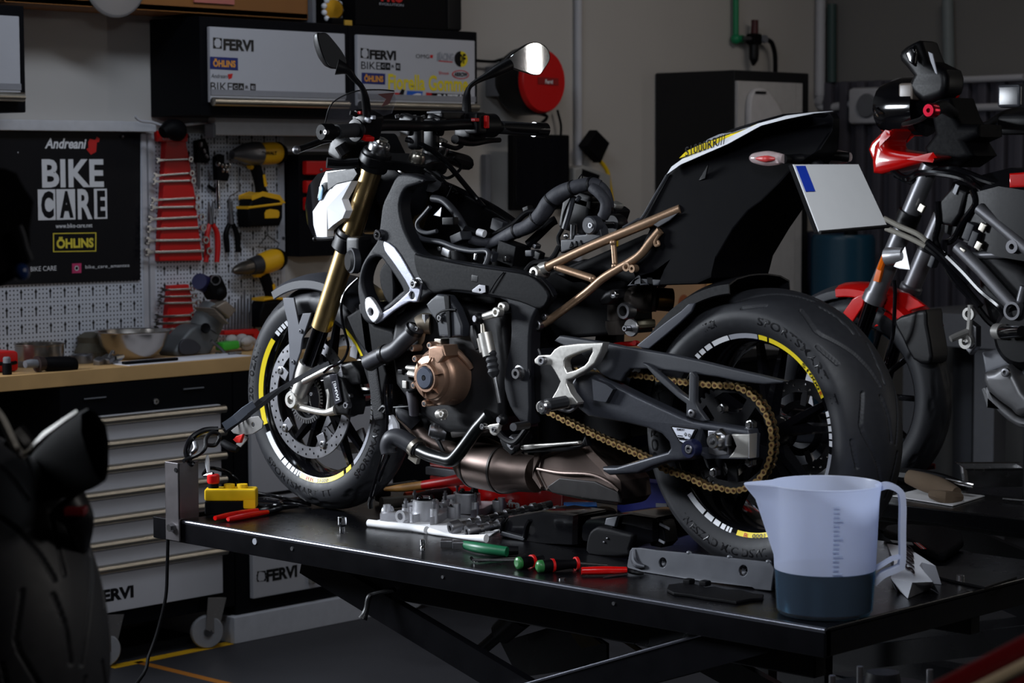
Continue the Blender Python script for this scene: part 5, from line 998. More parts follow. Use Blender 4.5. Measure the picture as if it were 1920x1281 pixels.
obj('shift_rod', MB().tube([(0.789,-0.19,1.143),(0.801,-0.19,1.104),(0.811,-0.19,1.065)], .005, 10, smooth=False), steel, B)
sl = obj('shift_lever', MB().plate(sm([(0.76,1.011),(0.77,1.014),(0.779,1.009),(0.791,1.014),(0.808,1.017),(0.821,1.02),(0.824,1.015),(0.819,1.006),(0.817,0.993),(0.804,0.988),(0.791,0.993),(0.786,1.002),(0.767,1.001)], 3), [circ((0.803,1.002), .007, 16)], 'Y', -.198, .012, .003), satin_silver, B)
obj('lever_bolt', MB().bolt((0.807,-0.204,1.003), (0, -1, 0), .0068, .006), dull_steel, sl)
obj('lever_bolt', MB().bolt((0.77,-0.204,1.007), (0, -1, 0), .0075, .006), steel, sl)
obj('lever_peg', MB().tube([(0.918,-0.21,1.023),(0.93,-0.27,1.024)], .0095, 14, smooth=False), dull_steel, sl)
obj('lever_arm', MB().tube([(0.809,-0.195,0.999),(0.832,-0.195,0.982),(0.872,-0.2,0.979),(0.913,-0.205,1.014)], .008, 10), satin_black, sl)
obj('stand_pivot', MB().lathe([(0, .012), (.010, .012), (.012, .006), (.016, .006), (.02, 0), (.02, -.02)], (0.825,-0.16,0.969), (-.3, -1, 0), 24), dull_steel, B)
obj('stand_bracket', MB().plate([(0.777,0.973),(0.795,0.979),(0.818,0.964),(0.856,0.988),(0.862,0.997),(0.844,0.953),(0.815,0.938),(0.789,0.953)], [], 'Y', -.145, .03, .006), satin_black, B)
obj('side_stand', MB().plate([(0.843,0.962),(0.858,0.967),(0.954,0.979),(1.026,0.989),(1.029,0.983),(0.959,0.972),(0.858,0.954),(0.846,0.955)], [], 'Y', -.15, .016, .003), satin_silver, B)
obj('side_stand_foot', MB().plate([(0.84,0.955),(0.948,0.969),(1.029,0.981),(1.042,1.003),(1.048,0.979),(0.982,0.961),(0.852,0.946)], [], 'Y', -.14, .02, .004), satin_black, B)
# ---- foot peg hanger
hol = [sm([(1.039,1.178),(1.058,1.191),(1.123,1.211),(1.116,1.191),(1.101,1.172),(1.048,1.153)], 2), [(1.035,1.126),(1.043,1.108),(1.058,1.087),(1.015,1.086),(1.023,1.106)]]
pg = obj('foot_peg_hanger', MB().plate([(0.947,1.177),(0.96,1.187),(0.996,1.19),(1.009,1.203),(1.026,1.212),(1.08,1.22),(1.156,1.226),(1.149,1.205),(1.131,1.178),(1.104,1.16),(1.061,1.14),(1.047,1.136),(1.046,1.126),(1.058,1.107),(1.08,1.087),(1.077,1.082),(1.047,1.079),(0.998,1.084),(0.999,1.089),(1.017,1.112),(1.027,1.131),(1.009,1.154),(0.996,1.167),(0.962,1.163),(0.947,1.168)], [hol[0]], 'Y', -.205, .024, .003), satin_silver, B)
obj('hanger_bolt', MB().bolt((0.977,-0.22,1.176), (0, -1, 0), .010, .008), dull_steel, pg)
obj('foot_peg', MB().tube([(1.042,-0.21,1.083),(1.043,-0.3,1.08)], [.012, .0135], 12, smooth=False), satin_silver, pg)
obj('peg_end', MB().lathe([(.0045, .004), (.012, .004), (.0155, 0), (.0155, -.014), (.0045, -.014)], (1.048,-0.3,1.08), (0, -1, 0), 24, loop=True), steel, pg)
obj('peg_rubber', MB().tube([(1.047,-0.222,1.087),(1.048,-0.285,1.084)], [.014, .014], 10, smooth=False), rubber, pg)
obj('peg_spring', MB().tube([(1.024,-0.22,1.069),(1.047,-0.21,1.064),(1.06,-0.2,1.074),(1.071,-0.2,1.083)], .004, 8), dull_steel, pg)
# ---- swingarm, chain, sprocket
arm = [(1.027,1.122),(1.049,1.146),(1.07,1.153),(1.102,1.149),(1.156,1.131),(1.229,1.108),(1.291,1.09),(1.356,1.072),(1.391,1.065),(1.421,1.064),(1.479,1.061),(1.537,1.058),(1.542,1.047),(1.542,0.996),(1.48,0.992),(1.426,0.989),(1.394,0.991),(1.381,0.979),(1.321,0.971),(1.27,0.954),(1.229,0.936),(1.145,0.924),(1.126,0.931),(1.124,0.941),(1.166,0.945),(1.316,0.992),(1.323,1),(1.319,1.014),(1.298,1.03),(1.26,1.039),(1.192,1.046),(1.134,1.049),(1.081,1.053),(1.054,1.067),(1.032,1.09)]
sa = obj('swingarm', MB().plate(arm, [[(1.413,1.047),(1.479,1.044),(1.533,1.041),(1.531,1.002),(1.479,0.998),(1.426,0.993),(1.401,1.007)]], 'Y', -.165, .04, .007), swing_paint, B)
obj('swingarm_beam', MB().plate([(p[0], p[1]) for p in arm], [], 'Y', .165, .03, .007), swing_paint, sa)
obj('swingarm_hump', MB().loft([[Vector(p)+Vector((0, d, 0)) for p in [(1.037,-0.18,1.111),(1.053,-0.18,1.141),(1.077,-0.18,1.15),(1.128,-0.18,1.133),(1.16,-0.18,1.119),(1.128,-0.18,1.073),(1.075,-0.18,1.069),(1.047,-0.18,1.083)]] for d in (0, .03)]).loft([[Vector(p)+Vector((.015, d, 0)) for p in [(1.093,-0.2,1.141),(1.135,-0.2,1.131),(1.156,-0.2,1.121),(1.135,-0.2,1.091),(1.098,-0.2,1.093)]] for d in (0, .03)]), swing_paint, sa)
obj('swingarm_bridge', MB().box((1.02, 0, LZ+.40), (.16, .30, .10), Euler((0, -.15, 0)), .03), swing_paint, sa)
obj('adjuster_block', MB().plate([(1.494,1.045),(1.543,1.049),(1.542,0.997),(1.487,0.993),(1.501,1.008),(1.508,1.02),(1.501,1.034)], [], 'Y', -.172, .03, .003), satin_silver, sa)
obj('axle_plate', MB().plate([(1.43,1.048),(1.484,1.05),(1.485,0.999),(1.458,0.994),(1.431,0.998)], [], 'Y', -.178, .016, .003), dull_steel, sa)
an = obj('axle_nut', MB().lathe([(0, .006), (.021, .006), (.024, 0), (.024, -.014)], (1.471,-0.195,1.032), (0, -1, 0), 6).lathe([(.0085, .026), (.0145, .026), (.016, .022), (.016, 0), (.0085, 0)], (1.47,-0.195,1.031), (0, -1, 0), 28, loop=True), steel, sa)
lb = obj('data_label', MB().plate([(1.328,1.048),(1.334,1.051),(1.401,1.05),(1.403,1.047),(1.381,1.01),(1.374,1.008),(1.354,1.016)], [], 'Y', -.1875, .004, .0008), matt_black, sa, 'black bordered triangular data label')
obj('label_face', MB().plate([(1.335,1.048),(1.397,1.047),(1.376,1.013),(1.356,1.02)], [], 'Y', -.1905, .002, .0004), M('label_white', (205, 208, 220), .5), lb)
b0, b1 = (1.349,-0.192,1.042), (1.371,-0.192,1.049)
write('lettering', 'BMW', (b0[0], b1[0], b0[2], b1[2]-.002), tyre_print, lb, 'Y', -.1917, bold=.02, depth=.0005)
obj('label_print', MB().tube([(1.37,-0.192,1.037),(1.372,-0.192,1.033),(1.375,-0.192,1.033),(1.375,-0.192,1.037),(1.372,-0.192,1.039)], .0008, 6).tube([(1.381,-0.192,1.036),(1.382,-0.192,1.032),(1.386,-0.192,1.031),(1.386,-0.192,1.036),(1.382,-0.192,1.037)], .0008, 6).bx((1.351,-0.191,1.025), (1.37,-0.192,1.028)).bx((1.355,-0.191,1.022), (1.385,-0.192,1.026)).bx((1.35,-0.191,1.03), (1.365,-0.192,1.032)), tyre_print, lb)
bo = obj('stand_bobbin', MB().lathe([(.011, .012), (.019, .012), (.021, .006), (.021, -.01), (.011, -.01)], (1.393,-0.195,1.006), (0, -1, 0), 28, loop=True), M('bobbin_blue_black', (18, 22, 50), .35), sa)
obj('bobbin_bolt', MB().bolt((1.395,-0.202,1.006), (0, -1, 0), .010, .008), dull_steel, bo)
cg = obj('chain_guard', MB().plate([(0.969,1.218),(0.986,1.231),(1.046,1.227),(1.121,1.222),(1.174,1.216),(1.308,1.206),(1.398,1.196),(1.486,1.184),(1.562,1.175),(1.628,1.166),(1.616,1.161),(1.572,1.156),(1.5,1.158),(1.447,1.164),(1.378,1.166),(1.318,1.169),(1.257,1.17),(1.2,1.167),(1.185,1.156),(1.17,1.137),(1.142,1.14),(1.116,1.148),(1.089,1.167),(1.051,1.193)], [], 'Y', -.165, .02, .004), grey_plastic, B)
obj('guard_arm', MB().plate([(1.247,1.185),(1.268,1.18),(1.314,1.153),(1.354,1.127),(1.379,1.115),(1.38,1.171),(1.389,1.173),(1.398,1.162),(1.397,1.108),(1.409,1.09),(1.429,1.07),(1.419,1.066),(1.394,1.071),(1.372,1.075),(1.372,1.102),(1.349,1.113),(1.289,1.15)], [], 'Y', -.182, .016, .004), grey_plastic, cg)
obj('guard_bolt', MB().bolt((1.393,-0.192,1.083), (0, -1, 0), .009, .006), dull_steel, cg)
# rear sprocket
SC = (RA[0], RA[2]); NT = 45; out = []
for k in range(NT):
    for da, r in ((-.36, .1095), (-.14, .1175), (.14, .1175), (.36, .1095)): a = 2*PI*(k+da)/NT; out.append((SC[0]+r*math.cos(a), SC[1]+r*math.sin(a)))
holes = [circ(SC, .03, 24)]
for k in range(5):
    a0 = 2*PI*k/5+.35; holes.append([(SC[0]+r*math.cos(a0+d), SC[1]+r*math.sin(a0+d)) for r, d in ((.062, -.42), (.096, -.48), (.1, -.2), (.1, .2), (.096, .48), (.062, .42), (.056, 0))])
sp = obj('rear_sprocket', MB().plate(out, holes, 'Y', -.140, .006, .001), matt_black, B)
for p in ((1.445,-0.15,1.094), (1.523,-0.15,1.065), (1.522,-0.15,0.984), (1.425,-0.15,0.953)):
    obj('sprocket_nut', MB().lathe([(0, .016), (.007, .016), (.008, .01), (.0105, .009), (.0105, -.004)], p, (0, -1, 0), 6), steel, sp)
obj('sprocket_carrier', MB().lathe([(0, .0), (.02, .0), (.03, -.006), (.06, -.01), (.064, -.05), (.05, -.07)], (SC[0], -.125, SC[1]), (0, -1, 0), 36), gloss_black, sp)
# drive chain: figure-eight links along a sagging loop round the sprocket
up_run = [(1.017,1.15),(1.093,1.149),(1.202,1.15),(1.302,1.144),(1.392,1.142)]
lo_run = [(1.403,0.916),(1.343,0.934),(1.282,0.944),(1.21,0.969),(1.088,1),(0.984,1.03),(0.939,1.044),(0.883,1.056)]
arcp = [(SC[0]+.1137*math.cos(math.radians(a)), SC[1]+.1137*math.sin(math.radians(a))) for a in range(98, -112, -6)]
fs = [(0.837,1.074),(0.814,1.111),(0.849,1.142),(0.928,1.15)]
path = [p[:2] for p in cr([(*p, 0) for p in up_run], 8)]+arcp+[p[:2] for p in cr([(*p, 0) for p in lo_run], 8)]+fs
q = np.array(path+[path[0]]); d = np.r_[0, np.cumsum(np.hypot(*np.diff(q, axis=0).T))]; NL = int(d[-1]/.015875)//2*2
t = np.linspace(0, d[-1], NL+1); X, Zc = np.interp(t, d, q[:, 0]), np.interp(t, d, q[:, 1])
mo, mi, mp = MB(), MB(), MB()
for k in range(NL):
    a, b = Vector((X[k], 0, Zc[k])), Vector((X[k+1], 0, Zc[k+1])); u = (b-a).normalized(); w = Vector((-u.z, 0, u.x)); pitch = (b-a).length
    y0 = .0095 if k % 2 else .0072; R_ = .0072; o2 = []
    for j in range(8): an_ = PI/2+PI*j/7; o2.append(a+(u*math.cos(an_)+w*math.sin(an_))*R_)
    o2.append((a+b)/2-w*R_*.62)
    for j in range(8): an_ = -PI/2+PI*j/7; o2.append(b+(u*math.cos(an_)+w*math.sin(an_))*R_)
    o2.append((a+b)/2+w*R_*.62)
    for s in (-1, 1):
        (mo if k % 2 else mi).loft([[p+Vector((0, -.140+s*y0-.0009, 0)) for p in o2], [p+Vector((0, -.140+s*y0+.0009, 0)) for p in o2]])
    mp.cyl(a+Vector((0, -.1515, 0)), a+Vector((0, -.1285, 0)), .0033, n=8)
ch = obj('drive_chain', mo, chain_gold, B, 'gold drive chain')
obj('inner_plates', mi, M('inner_link', (120, 104, 78), .45, .9, var=.2), ch)
obj('chain_pins', mp, M('pin_dark', (96, 66, 52), .35, .9), ch)
obj('sprocket_guard', MB().plate([(0.883,1.162),(1.006,1.165),(1.017,1.108),(0.967,1.055),(0.883,1.049)], [], 'Y', -.152, .006, .002), matt_black, B)
obj('front_sprocket', MB().lathe([(0, .004), (.036, .004), (.038, 0), (.036, -.004), (0, -.004)], (.86, -.14, LZ+.46), (0, -1, 0), 32), dull_steel, B)
obj('rear_mudguard', guard(RA, .345, .22, 96, 172), satin_black, B)
obj('mudguard_side', MB().plate([(1.167,1.214),(1.207,1.241),(1.251,1.27),(1.297,1.298),(1.317,1.314),(1.337,1.317),(1.327,1.297),(1.292,1.269),(1.251,1.24),(1.204,1.208),(1.183,1.208)], [], 'Y', -.112, .008, .003), M('textured_grey', (52, 54, 62), .5, .2, bump=.1), B)
# ---- rear shock
obj('shock_body', MB().tube([(1.036,-0.02,1.297),(1.036,-0.02,1.261)], .03, 28, smooth=False).tube([(1.038,-0.02,1.26),(1.039,-0.02,1.245),(1.04,-0.02,1.228)], [.036, .036, .030], 28, smooth=False), M('shock_grey', (84, 78, 74), .4, .7), B)
obj('shock_spring', MB().tube([Vector((1.045+.034*math.cos(t_), -.02+.034*math.sin(t_), LZ+.50-.0035*t_)) for t_ in np.arange(0, 34, .4)], .006, 8, 2), red_paint, B)
rs = obj('shock_reservoir', MB().tube([(1.085,-0.04,1.316),(1.098,-0.04,1.316),(1.102,0,1.313),(1.107,0,1.314)], [.018, .03, .034, .03], 28).tube([(1.107,0,1.313),(1.122,0.01,1.312)], .030, 28, smooth=False), M('shock_grey', (84, 78, 74), .4, .7), B)
obj('reservoir_gold', MB().tube([(1.12,0.01,1.312),(1.141,0.04,1.309)], .027, 28, smooth=False), M('gold_knurl', (150, 104, 50), .3, .9), rs)
obj('shock_adjuster', MB().lathe([(.012, .006), (.018, .006), (.02, 0), (.02, -.02), (.012, -.02)], (1.093,-0.07,1.287), (0, -1, 0), 28, loop=True), dull_steel, B)
obj('shock_flange', MB().lathe([(0, 0), (.0195, 0), (.021, -.002), (.021, -.006)], (1.119,-0.08,1.25), (0, -1, 0), 32), steel, B)
obj('flange_bolt', MB().bolt((1.115,-0.085,1.249), (0, -1, 0), .007, .012), dull_steel, B)
obj('shock_mount', MB().plate([(1.03,1.311),(1.052,1.33),(1.068,1.336),(1.09,1.337),(1.09,1.318),(1.063,1.302),(1.041,1.299)], [], 'Y', -.07, .05, .01), engine_dark, B)
obj('mount_bolt', MB().bolt((1.087,-0.097,1.326), (0, -1, 0), .0095, .008), steel, B)
obj('linkage_bar', MB().tube([(1.064,0,1.251),(1.083,0.01,1.253),(1.098,0.03,1.253)], [.012, .013, .010], 10), M('linkage_grey', (88, 82, 66), .5, .5), B)
# ---- bronze subframe, both sides
def tubes(nm, pts, r, both=True):
    for s in ((1, -1) if both else (1,)):
        obj(nm, MB().tube([(p[0], s*p[1], p[2]) for p in pts], r, 14), bronze_tube, B)
tubes('subframe_tube', [(0.876,-0.125,1.372),(0.907,-0.122,1.386),(1.037,-0.118,1.436),(1.195,-0.112,1.49),(1.284,-0.1,1.523)], .0112)
tubes('subframe_tube', [(0.897,-0.13,1.252),(0.931,-0.13,1.271),(1.028,-0.127,1.33),(1.08,-0.125,1.366),(1.157,-0.122,1.404),(1.187,-0.12,1.423),(1.209,-0.115,1.449),(1.233,-0.11,1.475)], .0098)
tubes('subframe_brace', [(1.101,-0.118,1.445),(1.11,-0.122,1.39)], .0065)
tubes('subframe_brace', [(0.933,-0.12,1.384),(1.042,-0.124,1.362)], .009)
obj('subframe_lug', MB().lathe([(.007, .012), (.013, .012), (.0155, .006), (.0155, -.03), (.007, -.03)], (0.879,-0.135,1.371), (0, -1, 0), 24, loop=True).tube([(0.878,-0.13,1.372),(0.887,-0.125,1.379),(0.901,-0.122,1.384)], [.012, .015, .014], 14), satin_silver, B)
obj('subframe_lug', MB().bolt((0.892,-0.14,1.249), (0, -1, 0), .012, .012).bolt((0.909,-0.138,1.27), (0, -1, 0), .008, .008), dull_steel, B)
obj('subframe_tab', MB().lathe([(.006, .004), (.0105, .004), (.0105, -.012), (.006, -.012)], (1.15,-0.128,1.392), (0, -1, 0), 20, loop=True), bronze_tube, B)
obj('subframe_tab', MB().lathe([(.004, .004), (.009, .004), (.009, -.012), (.004, -.012)], (1.167,-0.128,1.388), (0, -1, 0), 20, loop=True), bronze_tube, B)
obj('subframe_tab', MB().tube([(1.234,-0.116,1.465),(1.225,-0.118,1.451),(1.226,-0.118,1.441),(1.235,-0.118,1.443),(1.231,-0.116,1.451)], .0035, 8), bronze_tube, B)
obj('subframe_weld', MB().ball((1.047,-0.128,1.361), .009).ball((1.112,-0.126,1.392), .008).ball((1.102,-0.12,1.445), .008).ball((0.931,-0.122,1.384), .008), bronze_tube, B)
obj('battery_box', MB().plate([(0.808,1.363),(0.928,1.4),(1.06,1.387),(1.076,1.346),(1.038,1.32),(1.044,1.228),(0.848,1.207),(0.808,1.252)], [], 'Y', .03, .13, .01), matt_black, B)
obj('engine_rear_case', MB().plate([(0.769,1.138),(0.896,1.121),(0.963,1.037),(1.068,1.023),(1.073,0.991),(0.996,0.947),(0.935,0.963),(0.844,0.955),(0.768,0.949)], [], 'Y', .05, .14, .01), matt_black, B)
obj('under_seat_tray', MB().plate([(0.874,1.366),(1.148,1.463),(1.226,1.472),(1.239,1.417),(1.216,1.376),(1.2,1.356),(1.111,1.349),(1.04,1.371),(0.93,1.347)], [], 'Y', 0, .17, .02), matt_black, B)
obj('tray_side', MB().plate([(1.127,1.346),(1.162,1.374),(1.206,1.385),(1.255,1.414),(1.258,1.418),(1.24,1.378),(1.23,1.36),(1.222,1.351),(1.206,1.35),(1.202,1.364),(1.193,1.364),(1.192,1.351),(1.167,1.349),(1.166,1.363),(1.158,1.362),(1.156,1.348)], [], 'Y', -.095, .02, .004), grey_plastic, B)
# ---- tail
tail = [(1.249,-0.105,1.598),(1.288,-0.105,1.634),(1.354,-0.103,1.673),(1.425,-0.1,1.699),(1.488,-0.092,1.715),(1.535,-0.07,1.728),(1.591,-0.04,1.732),(1.621,-0.014,1.729),(1.629,-0.012,1.718),(1.628,-0.014,1.692),(1.611,-0.035,1.652),(1.564,-0.06,1.616),(1.541,-0.085,1.579),(1.501,-0.095,1.541),(1.471,-0.1,1.521),(1.431,-0.105,1.478),(1.383,-0.105,1.412),(1.371,-0.105,1.372),(1.331,-0.105,1.357),(1.224,-0.105,1.351),(1.156,-0.105,1.352),(1.141,-0.105,1.385),(1.194,-0.105,1.476),(1.169,-0.105,1.496)]
n = len(tail); cx = sum(p[0] for p in tail)/n; cz = sum(p[2] for p in tail)/n
m = MB().loft([[(p[0]+(cx-p[0])*k, p[1]*w, p[2]+(cz-p[2])*k) for p in tail] for k, w in ((.06, 1), (.012, .98), (0, .9), (0, -.9), (.012, -.98), (.06, -1))])
tl = obj('tail_unit', m, M('tail_black', (3, 3, 6), .6, spec=.1), B, sharp=30)
def ribbon(nm, pts, w, mat, par, th=.004):
    m = MB(); P = [Vector(p) for p in pts]; N = len(P)//2
    a, b = P[:N], P[N:]; R = [[p, q_, q_+Vector((0, th, 0)), p+Vector((0, th, 0))] for p, q_ in zip(a, b)]
    m.loft(R); return obj(nm, m, mat, par, sharp=25)
ty_ = lambda x: 0
ribbon('white_trim', [(1.262,-0.124,1.599),(1.302,-0.124,1.621),(1.387,-0.122,1.65),(1.427,-0.116,1.665),(1.508,-0.106,1.703),(1.563,-0.092,1.716),(1.623,-0.078,1.727),(1.667,-0.067,1.731),(1.269,-0.116,1.616),(1.298,-0.112,1.634),(1.377,-0.11,1.662),(1.419,-0.106,1.679),(1.494,-0.098,1.708),(1.557,-0.084,1.723),(1.618,-0.072,1.73),(1.661,-0.062,1.732)], 0, white_gloss, tl)
ribbon('yellow_trim', [(1.292,-0.117,1.635),(1.342,-0.116,1.648),(1.392,-0.114,1.66),(1.434,-0.11,1.674),(1.474,-0.104,1.691),(1.496,-0.1,1.703),(1.303,-0.107,1.65),(1.345,-0.106,1.665),(1.39,-0.104,1.677),(1.426,-0.1,1.688),(1.468,-0.096,1.7),(1.487,-0.094,1.707)], 0, yellow_decal, tl)
ribbon('grey_trim', [(1.357,-0.108,1.668),(1.391,-0.106,1.68),(1.425,-0.102,1.689),(1.359,-0.102,1.675),(1.389,-0.1,1.686),(1.419,-0.097,1.692)], 0, grey_decal, tl)
ribbon('top_cowl', [(1.423,-0.104,1.687),(1.461,-0.102,1.697),(1.49,-0.1,1.703),(1.56,-0.088,1.716),(1.618,-0.072,1.726),(1.404,-0.072,1.693),(1.438,-0.072,1.704),(1.47,-0.067,1.711),(1.541,-0.062,1.725),(1.598,-0.052,1.73)], 0, white_gloss, tl)
c0, c1 = Vector((1.311,-0.117,1.643)), Vector((1.424,-0.112,1.672))
def tf2(u, v, w, at): return c0.lerp(c1, u)+Vector((0, -.002-w, 0))+Vector((-.006, 0, .018))*v
obj('lettering', text_mb('S1000RR///', (0, 1, -.3, .8), fit=tf2, bold=.01, shear=.3), tyre_print, tl)
obj('seat_base_corner', MB().plate([(1.191,1.497),(1.212,1.494),(1.233,1.497),(1.289,1.515),(1.264,1.497),(1.23,1.481),(1.202,1.492)], [], 'Y', -.112, .008, .002), grey_plastic, tl)
obj('tail_edge', MB().tube([(1.251,-0.108,1.598),(1.216,-0.11,1.55),(1.183,-0.112,1.504),(1.168,-0.115,1.497),(1.132,-0.12,1.479)], .0035, 8), grey_plastic, tl)
obj('tail_facet', MB().plate([(1.366,1.621),(1.358,1.59),(1.34,1.586)], [], 'Y', -.106, .004, .001), satin_black, tl)
for s, p, st in ((-1, (1.539,-0.11,1.632), (1.569,-0.04,1.632)), (1, (1.546,0.12,1.636), (1.535,0.05,1.643))):
    P_ = Vector(p); ind = obj('indicator_stalk', MB().tube([P_+Vector((.03, 0, 0)), P_.lerp(Vector(st), .6), Vector(st)], [.011, .010, .012], 12), satin_black, tl)
    obj('indicator_lens', MB().tube([P_+Vector((-.052, -s*.004, .002)), P_+Vector((-.045, 0, .002)), P_+Vector((-.01, 0, .001)), P_+Vector((.02, 0, 0)), P_+Vector((.034, 0, 0))], [.005, .011, .0165, .013, .010], 16), M('clear_lens', (225, 205, 205), .08, trans=.55, ior=1.3, coat=.4), ind)
    obj('indicator_reflector', MB().tube([P_+Vector((-.03, -.012, .001)), P_+Vector((0, -.0165, 0)), P_+Vector((.02, -.012, 0))], [.003, .0075, .003], 10), M('red_reflector', (190, 60, 60), .25), ind)
pl0 = [(1.6,-0.112,1.62),(1.61,0.11,1.62),(1.66,0.149,1.485),(1.65,-0.087,1.477)]
m = MB(); m.loft([[Vector(p) for p in pl0], [Vector(p)+Vector((-.003, 0, 0)) for p in pl0]])
np_ = obj('number_plate', m, M('plate_white', (236, 238, 240), .45, var=.03), tl, 'blank pale number plate')
A_, B_, C_, D_ = [Vector(p) for p in pl0]
m = MB(); m.loft([[A_.lerp(B_, u).lerp(D_.lerp(C_, u), v)+Vector((dx, 0, 0)) for u, v in ((.02, .02), (.16, .02), (.16, .40), (.02, .40))] for dx in (.0008, .0018)])
obj('blue_band', m, blue_plastic, np_)
obj('plate_holder', MB().loft([[p+Vector((-.005, 0, 0)) for p in (A_, B_, C_, D_)], [p+Vector((-.014, 0, -.002)) for p in (A_, B_, C_, D_)]]).tube([A_.lerp(B_, .5)+Vector((-.01, 0, -.01)), (1.57, 0, 1.62), (1.50, 0, 1.66)], [.012, .018, .022], 12).tube([C_+Vector((.002, .002, 0)), D_+Vector((.002, -.002, 0))], .004, 8, smooth=False), satin_black, tl)
# ---- wiring loom, electrics and clutter where the tank was
hn = obj('wiring_harness', MB().tube([(0.628,-0.04,1.426),(0.683,-0.05,1.444),(0.737,-0.06,1.461),(0.788,-0.06,1.478),(0.837,-0.07,1.507),(0.862,-0.07,1.534),(0.898,-0.07,1.555),(0.94,-0.07,1.569),(0.979,-0.06,1.577),(1.002,-0.05,1.573)], [.012, .015, .017, .018, .02, .021, .02, .017, .016, .013], 16, 5).tube([(0.974,-0.06,1.575),(0.998,-0.05,1.573),(1.009,-0.04,1.56),(1.015,-0.035,1.542),(1.014,-0.03,1.525)], [.014, .012, .011, .010, .010], 12).tube([(0.99,-0.065,1.569),(1.014,-0.065,1.554),(1.026,-0.06,1.536),(1.026,-0.06,1.515),(1.018,-0.06,1.501)], [.013, .013, .013, .014, .014], 12), tape_black, B)
for k, (p, d, r) in enumerate((((0.744,-0.06,1.464), (1, 0, .35), .0185), ((0.815,-0.065,1.494), (.8, 0, .8), .021), ((0.87,-0.07,1.539), (.7, 0, .8), .0225), ((0.936,-0.07,1.568), (1, 0, .35), .0185), ((0.983,-0.06,1.577), (1, 0, 0), .017))):
    obj('loom_tie', MB().lathe([(r-.004, .003), (r, .003), (r, -.003), (r-.004, -.003)], p, d, 20, loop=True), matt_black, hn)
obj('tie_tail', MB().tube([(0.888,-0.012,1.573),(0.909,-0.012,1.599),(0.91,-0.01,1.58)], .0016, 6, 3).tube([(0.931,-0.01,1.583),(0.934,-0.01,1.589)], .002, 6), matt_black, hn)
def hose(nm, pts, r, mat=hose_rubber, n=8): return obj(nm, MB().tube(pts, r, n), mat, B)
hose('corrugated_hose', [(0.626,-0.03,1.447),(0.664,-0.03,1.462),(0.699,-0.02,1.481),(0.727,-0.01,1.505),(0.758,0,1.512)], [.006, .0075, .0075, .0075, .007], matt_black, 10)
hose('clutch_cable', [(0.352,-0.05,1.687),(0.387,-0.03,1.673),(0.408,0,1.652),(0.421,0.03,1.623),(0.438,0.06,1.583),(0.463,0.09,1.536),(0.487,0.09,1.516)], .0068, gloss_black, 10)
hose('brake_line', [(0.388,-0.02,1.612),(0.435,0,1.581),(0.444,0.03,1.558),(0.412,0.05,1.564)], .005, gloss_black)
hose('cable', [(0.466,0,1.571),(0.45,0,1.546),(0.434,0,1.527)], .002, matt_black, 6)
hose('cable', [(0.356,0.05,1.609),(0.386,0.06,1.589),(0.39,0.1,1.608),(0.375,0.12,1.625),(0.371,0.1,1.642)], .004, matt_black)
hose('coolant_tube', [(0.415,-0.02,1.539),(0.455,-0.02,1.533),(0.494,-0.02,1.505),(0.521,-0.02,1.475),(0.542,-0.03,1.46)], .0095, hose_rubber, 12)
hose('breather_pipe', [(0.448,-0.06,1.519),(0.428,-0.06,1.502),(0.402,-0.06,1.48),(0.406,-0.06,1.462),(0.435,-0.06,1.454),(0.471,-0.06,1.459)], .0055, grey_plastic, 10)
hose('breather_pipe', [(0.434,-0.12,1.479),(0.479,-0.125,1.444),(0.552,-0.125,1.435),(0.606,-0.125,1.422),(0.659,-0.125,1.416),(0.707,-0.125,1.417),(0.716,-0.13,1.401),(0.71,-0.14,1.375),(0.709,-0.15,1.357)], .0065, grey_plastic, 10)
hose('loom_branch', [(0.562,-0.05,1.466),(0.6,-0.05,1.457),(0.636,-0.04,1.448)], .008, matt_black, 10)
hose('loom_branch', [(0.587,-0.06,1.439),(0.615,-0.05,1.434),(0.651,-0.04,1.435),(0.679,-0.03,1.448)], .012, tape_black, 12)
hose('loom_branch', [(0.753,-0.03,1.431),(0.776,-0.02,1.453),(0.798,0,1.482),(0.807,0.01,1.49)], .011, matt_black, 10)
hose('loom_branch', [(0.89,-0.06,1.42),(0.869,-0.05,1.449),(0.884,-0.05,1.474),(0.883,-0.04,1.507),(0.897,-0.03,1.545)], .005, matt_black)
hose('loom_branch', [(0.811,-0.1,1.371),(0.827,-0.09,1.39),(0.871,-0.08,1.398),(0.881,-0.06,1.429)], .007, matt_black)
hose('loom_branch', [(0.679,-0.1,1.413),(0.702,-0.12,1.387),(0.71,-0.14,1.367),(0.698,-0.15,1.356)], .006, tape_black)
hose('loose_wire', [(0.811,-0.176,1.371),(0.791,-0.178,1.352),(0.766,-0.178,1.322)], .0016, matt_black, 6)
hose('loose_wire', [(0.93,-0.174,1.359),(0.956,-0.176,1.34),(0.97,-0.176,1.32)], .0014, matt_black, 6)
hose('label_tag', [(0.619,-0.065,1.459),(0.638,-0.062,1.455)], .0095, white_decal, 12)
obj('plug_connector', MB().box((0.714,-0.165,1.353), (.024, .02, .018), Euler((0, .1, 0)), .003), satin_black, B)
obj('tab_bracket', MB().plate([(0.709,1.326),(0.733,1.34),(0.753,1.339),(0.755,1.322),(0.74,1.318),(0.71,1.321)], [circ((0.736,1.327), .003, 12)], 'Y', -.177, .004, .001), dull_steel, B)
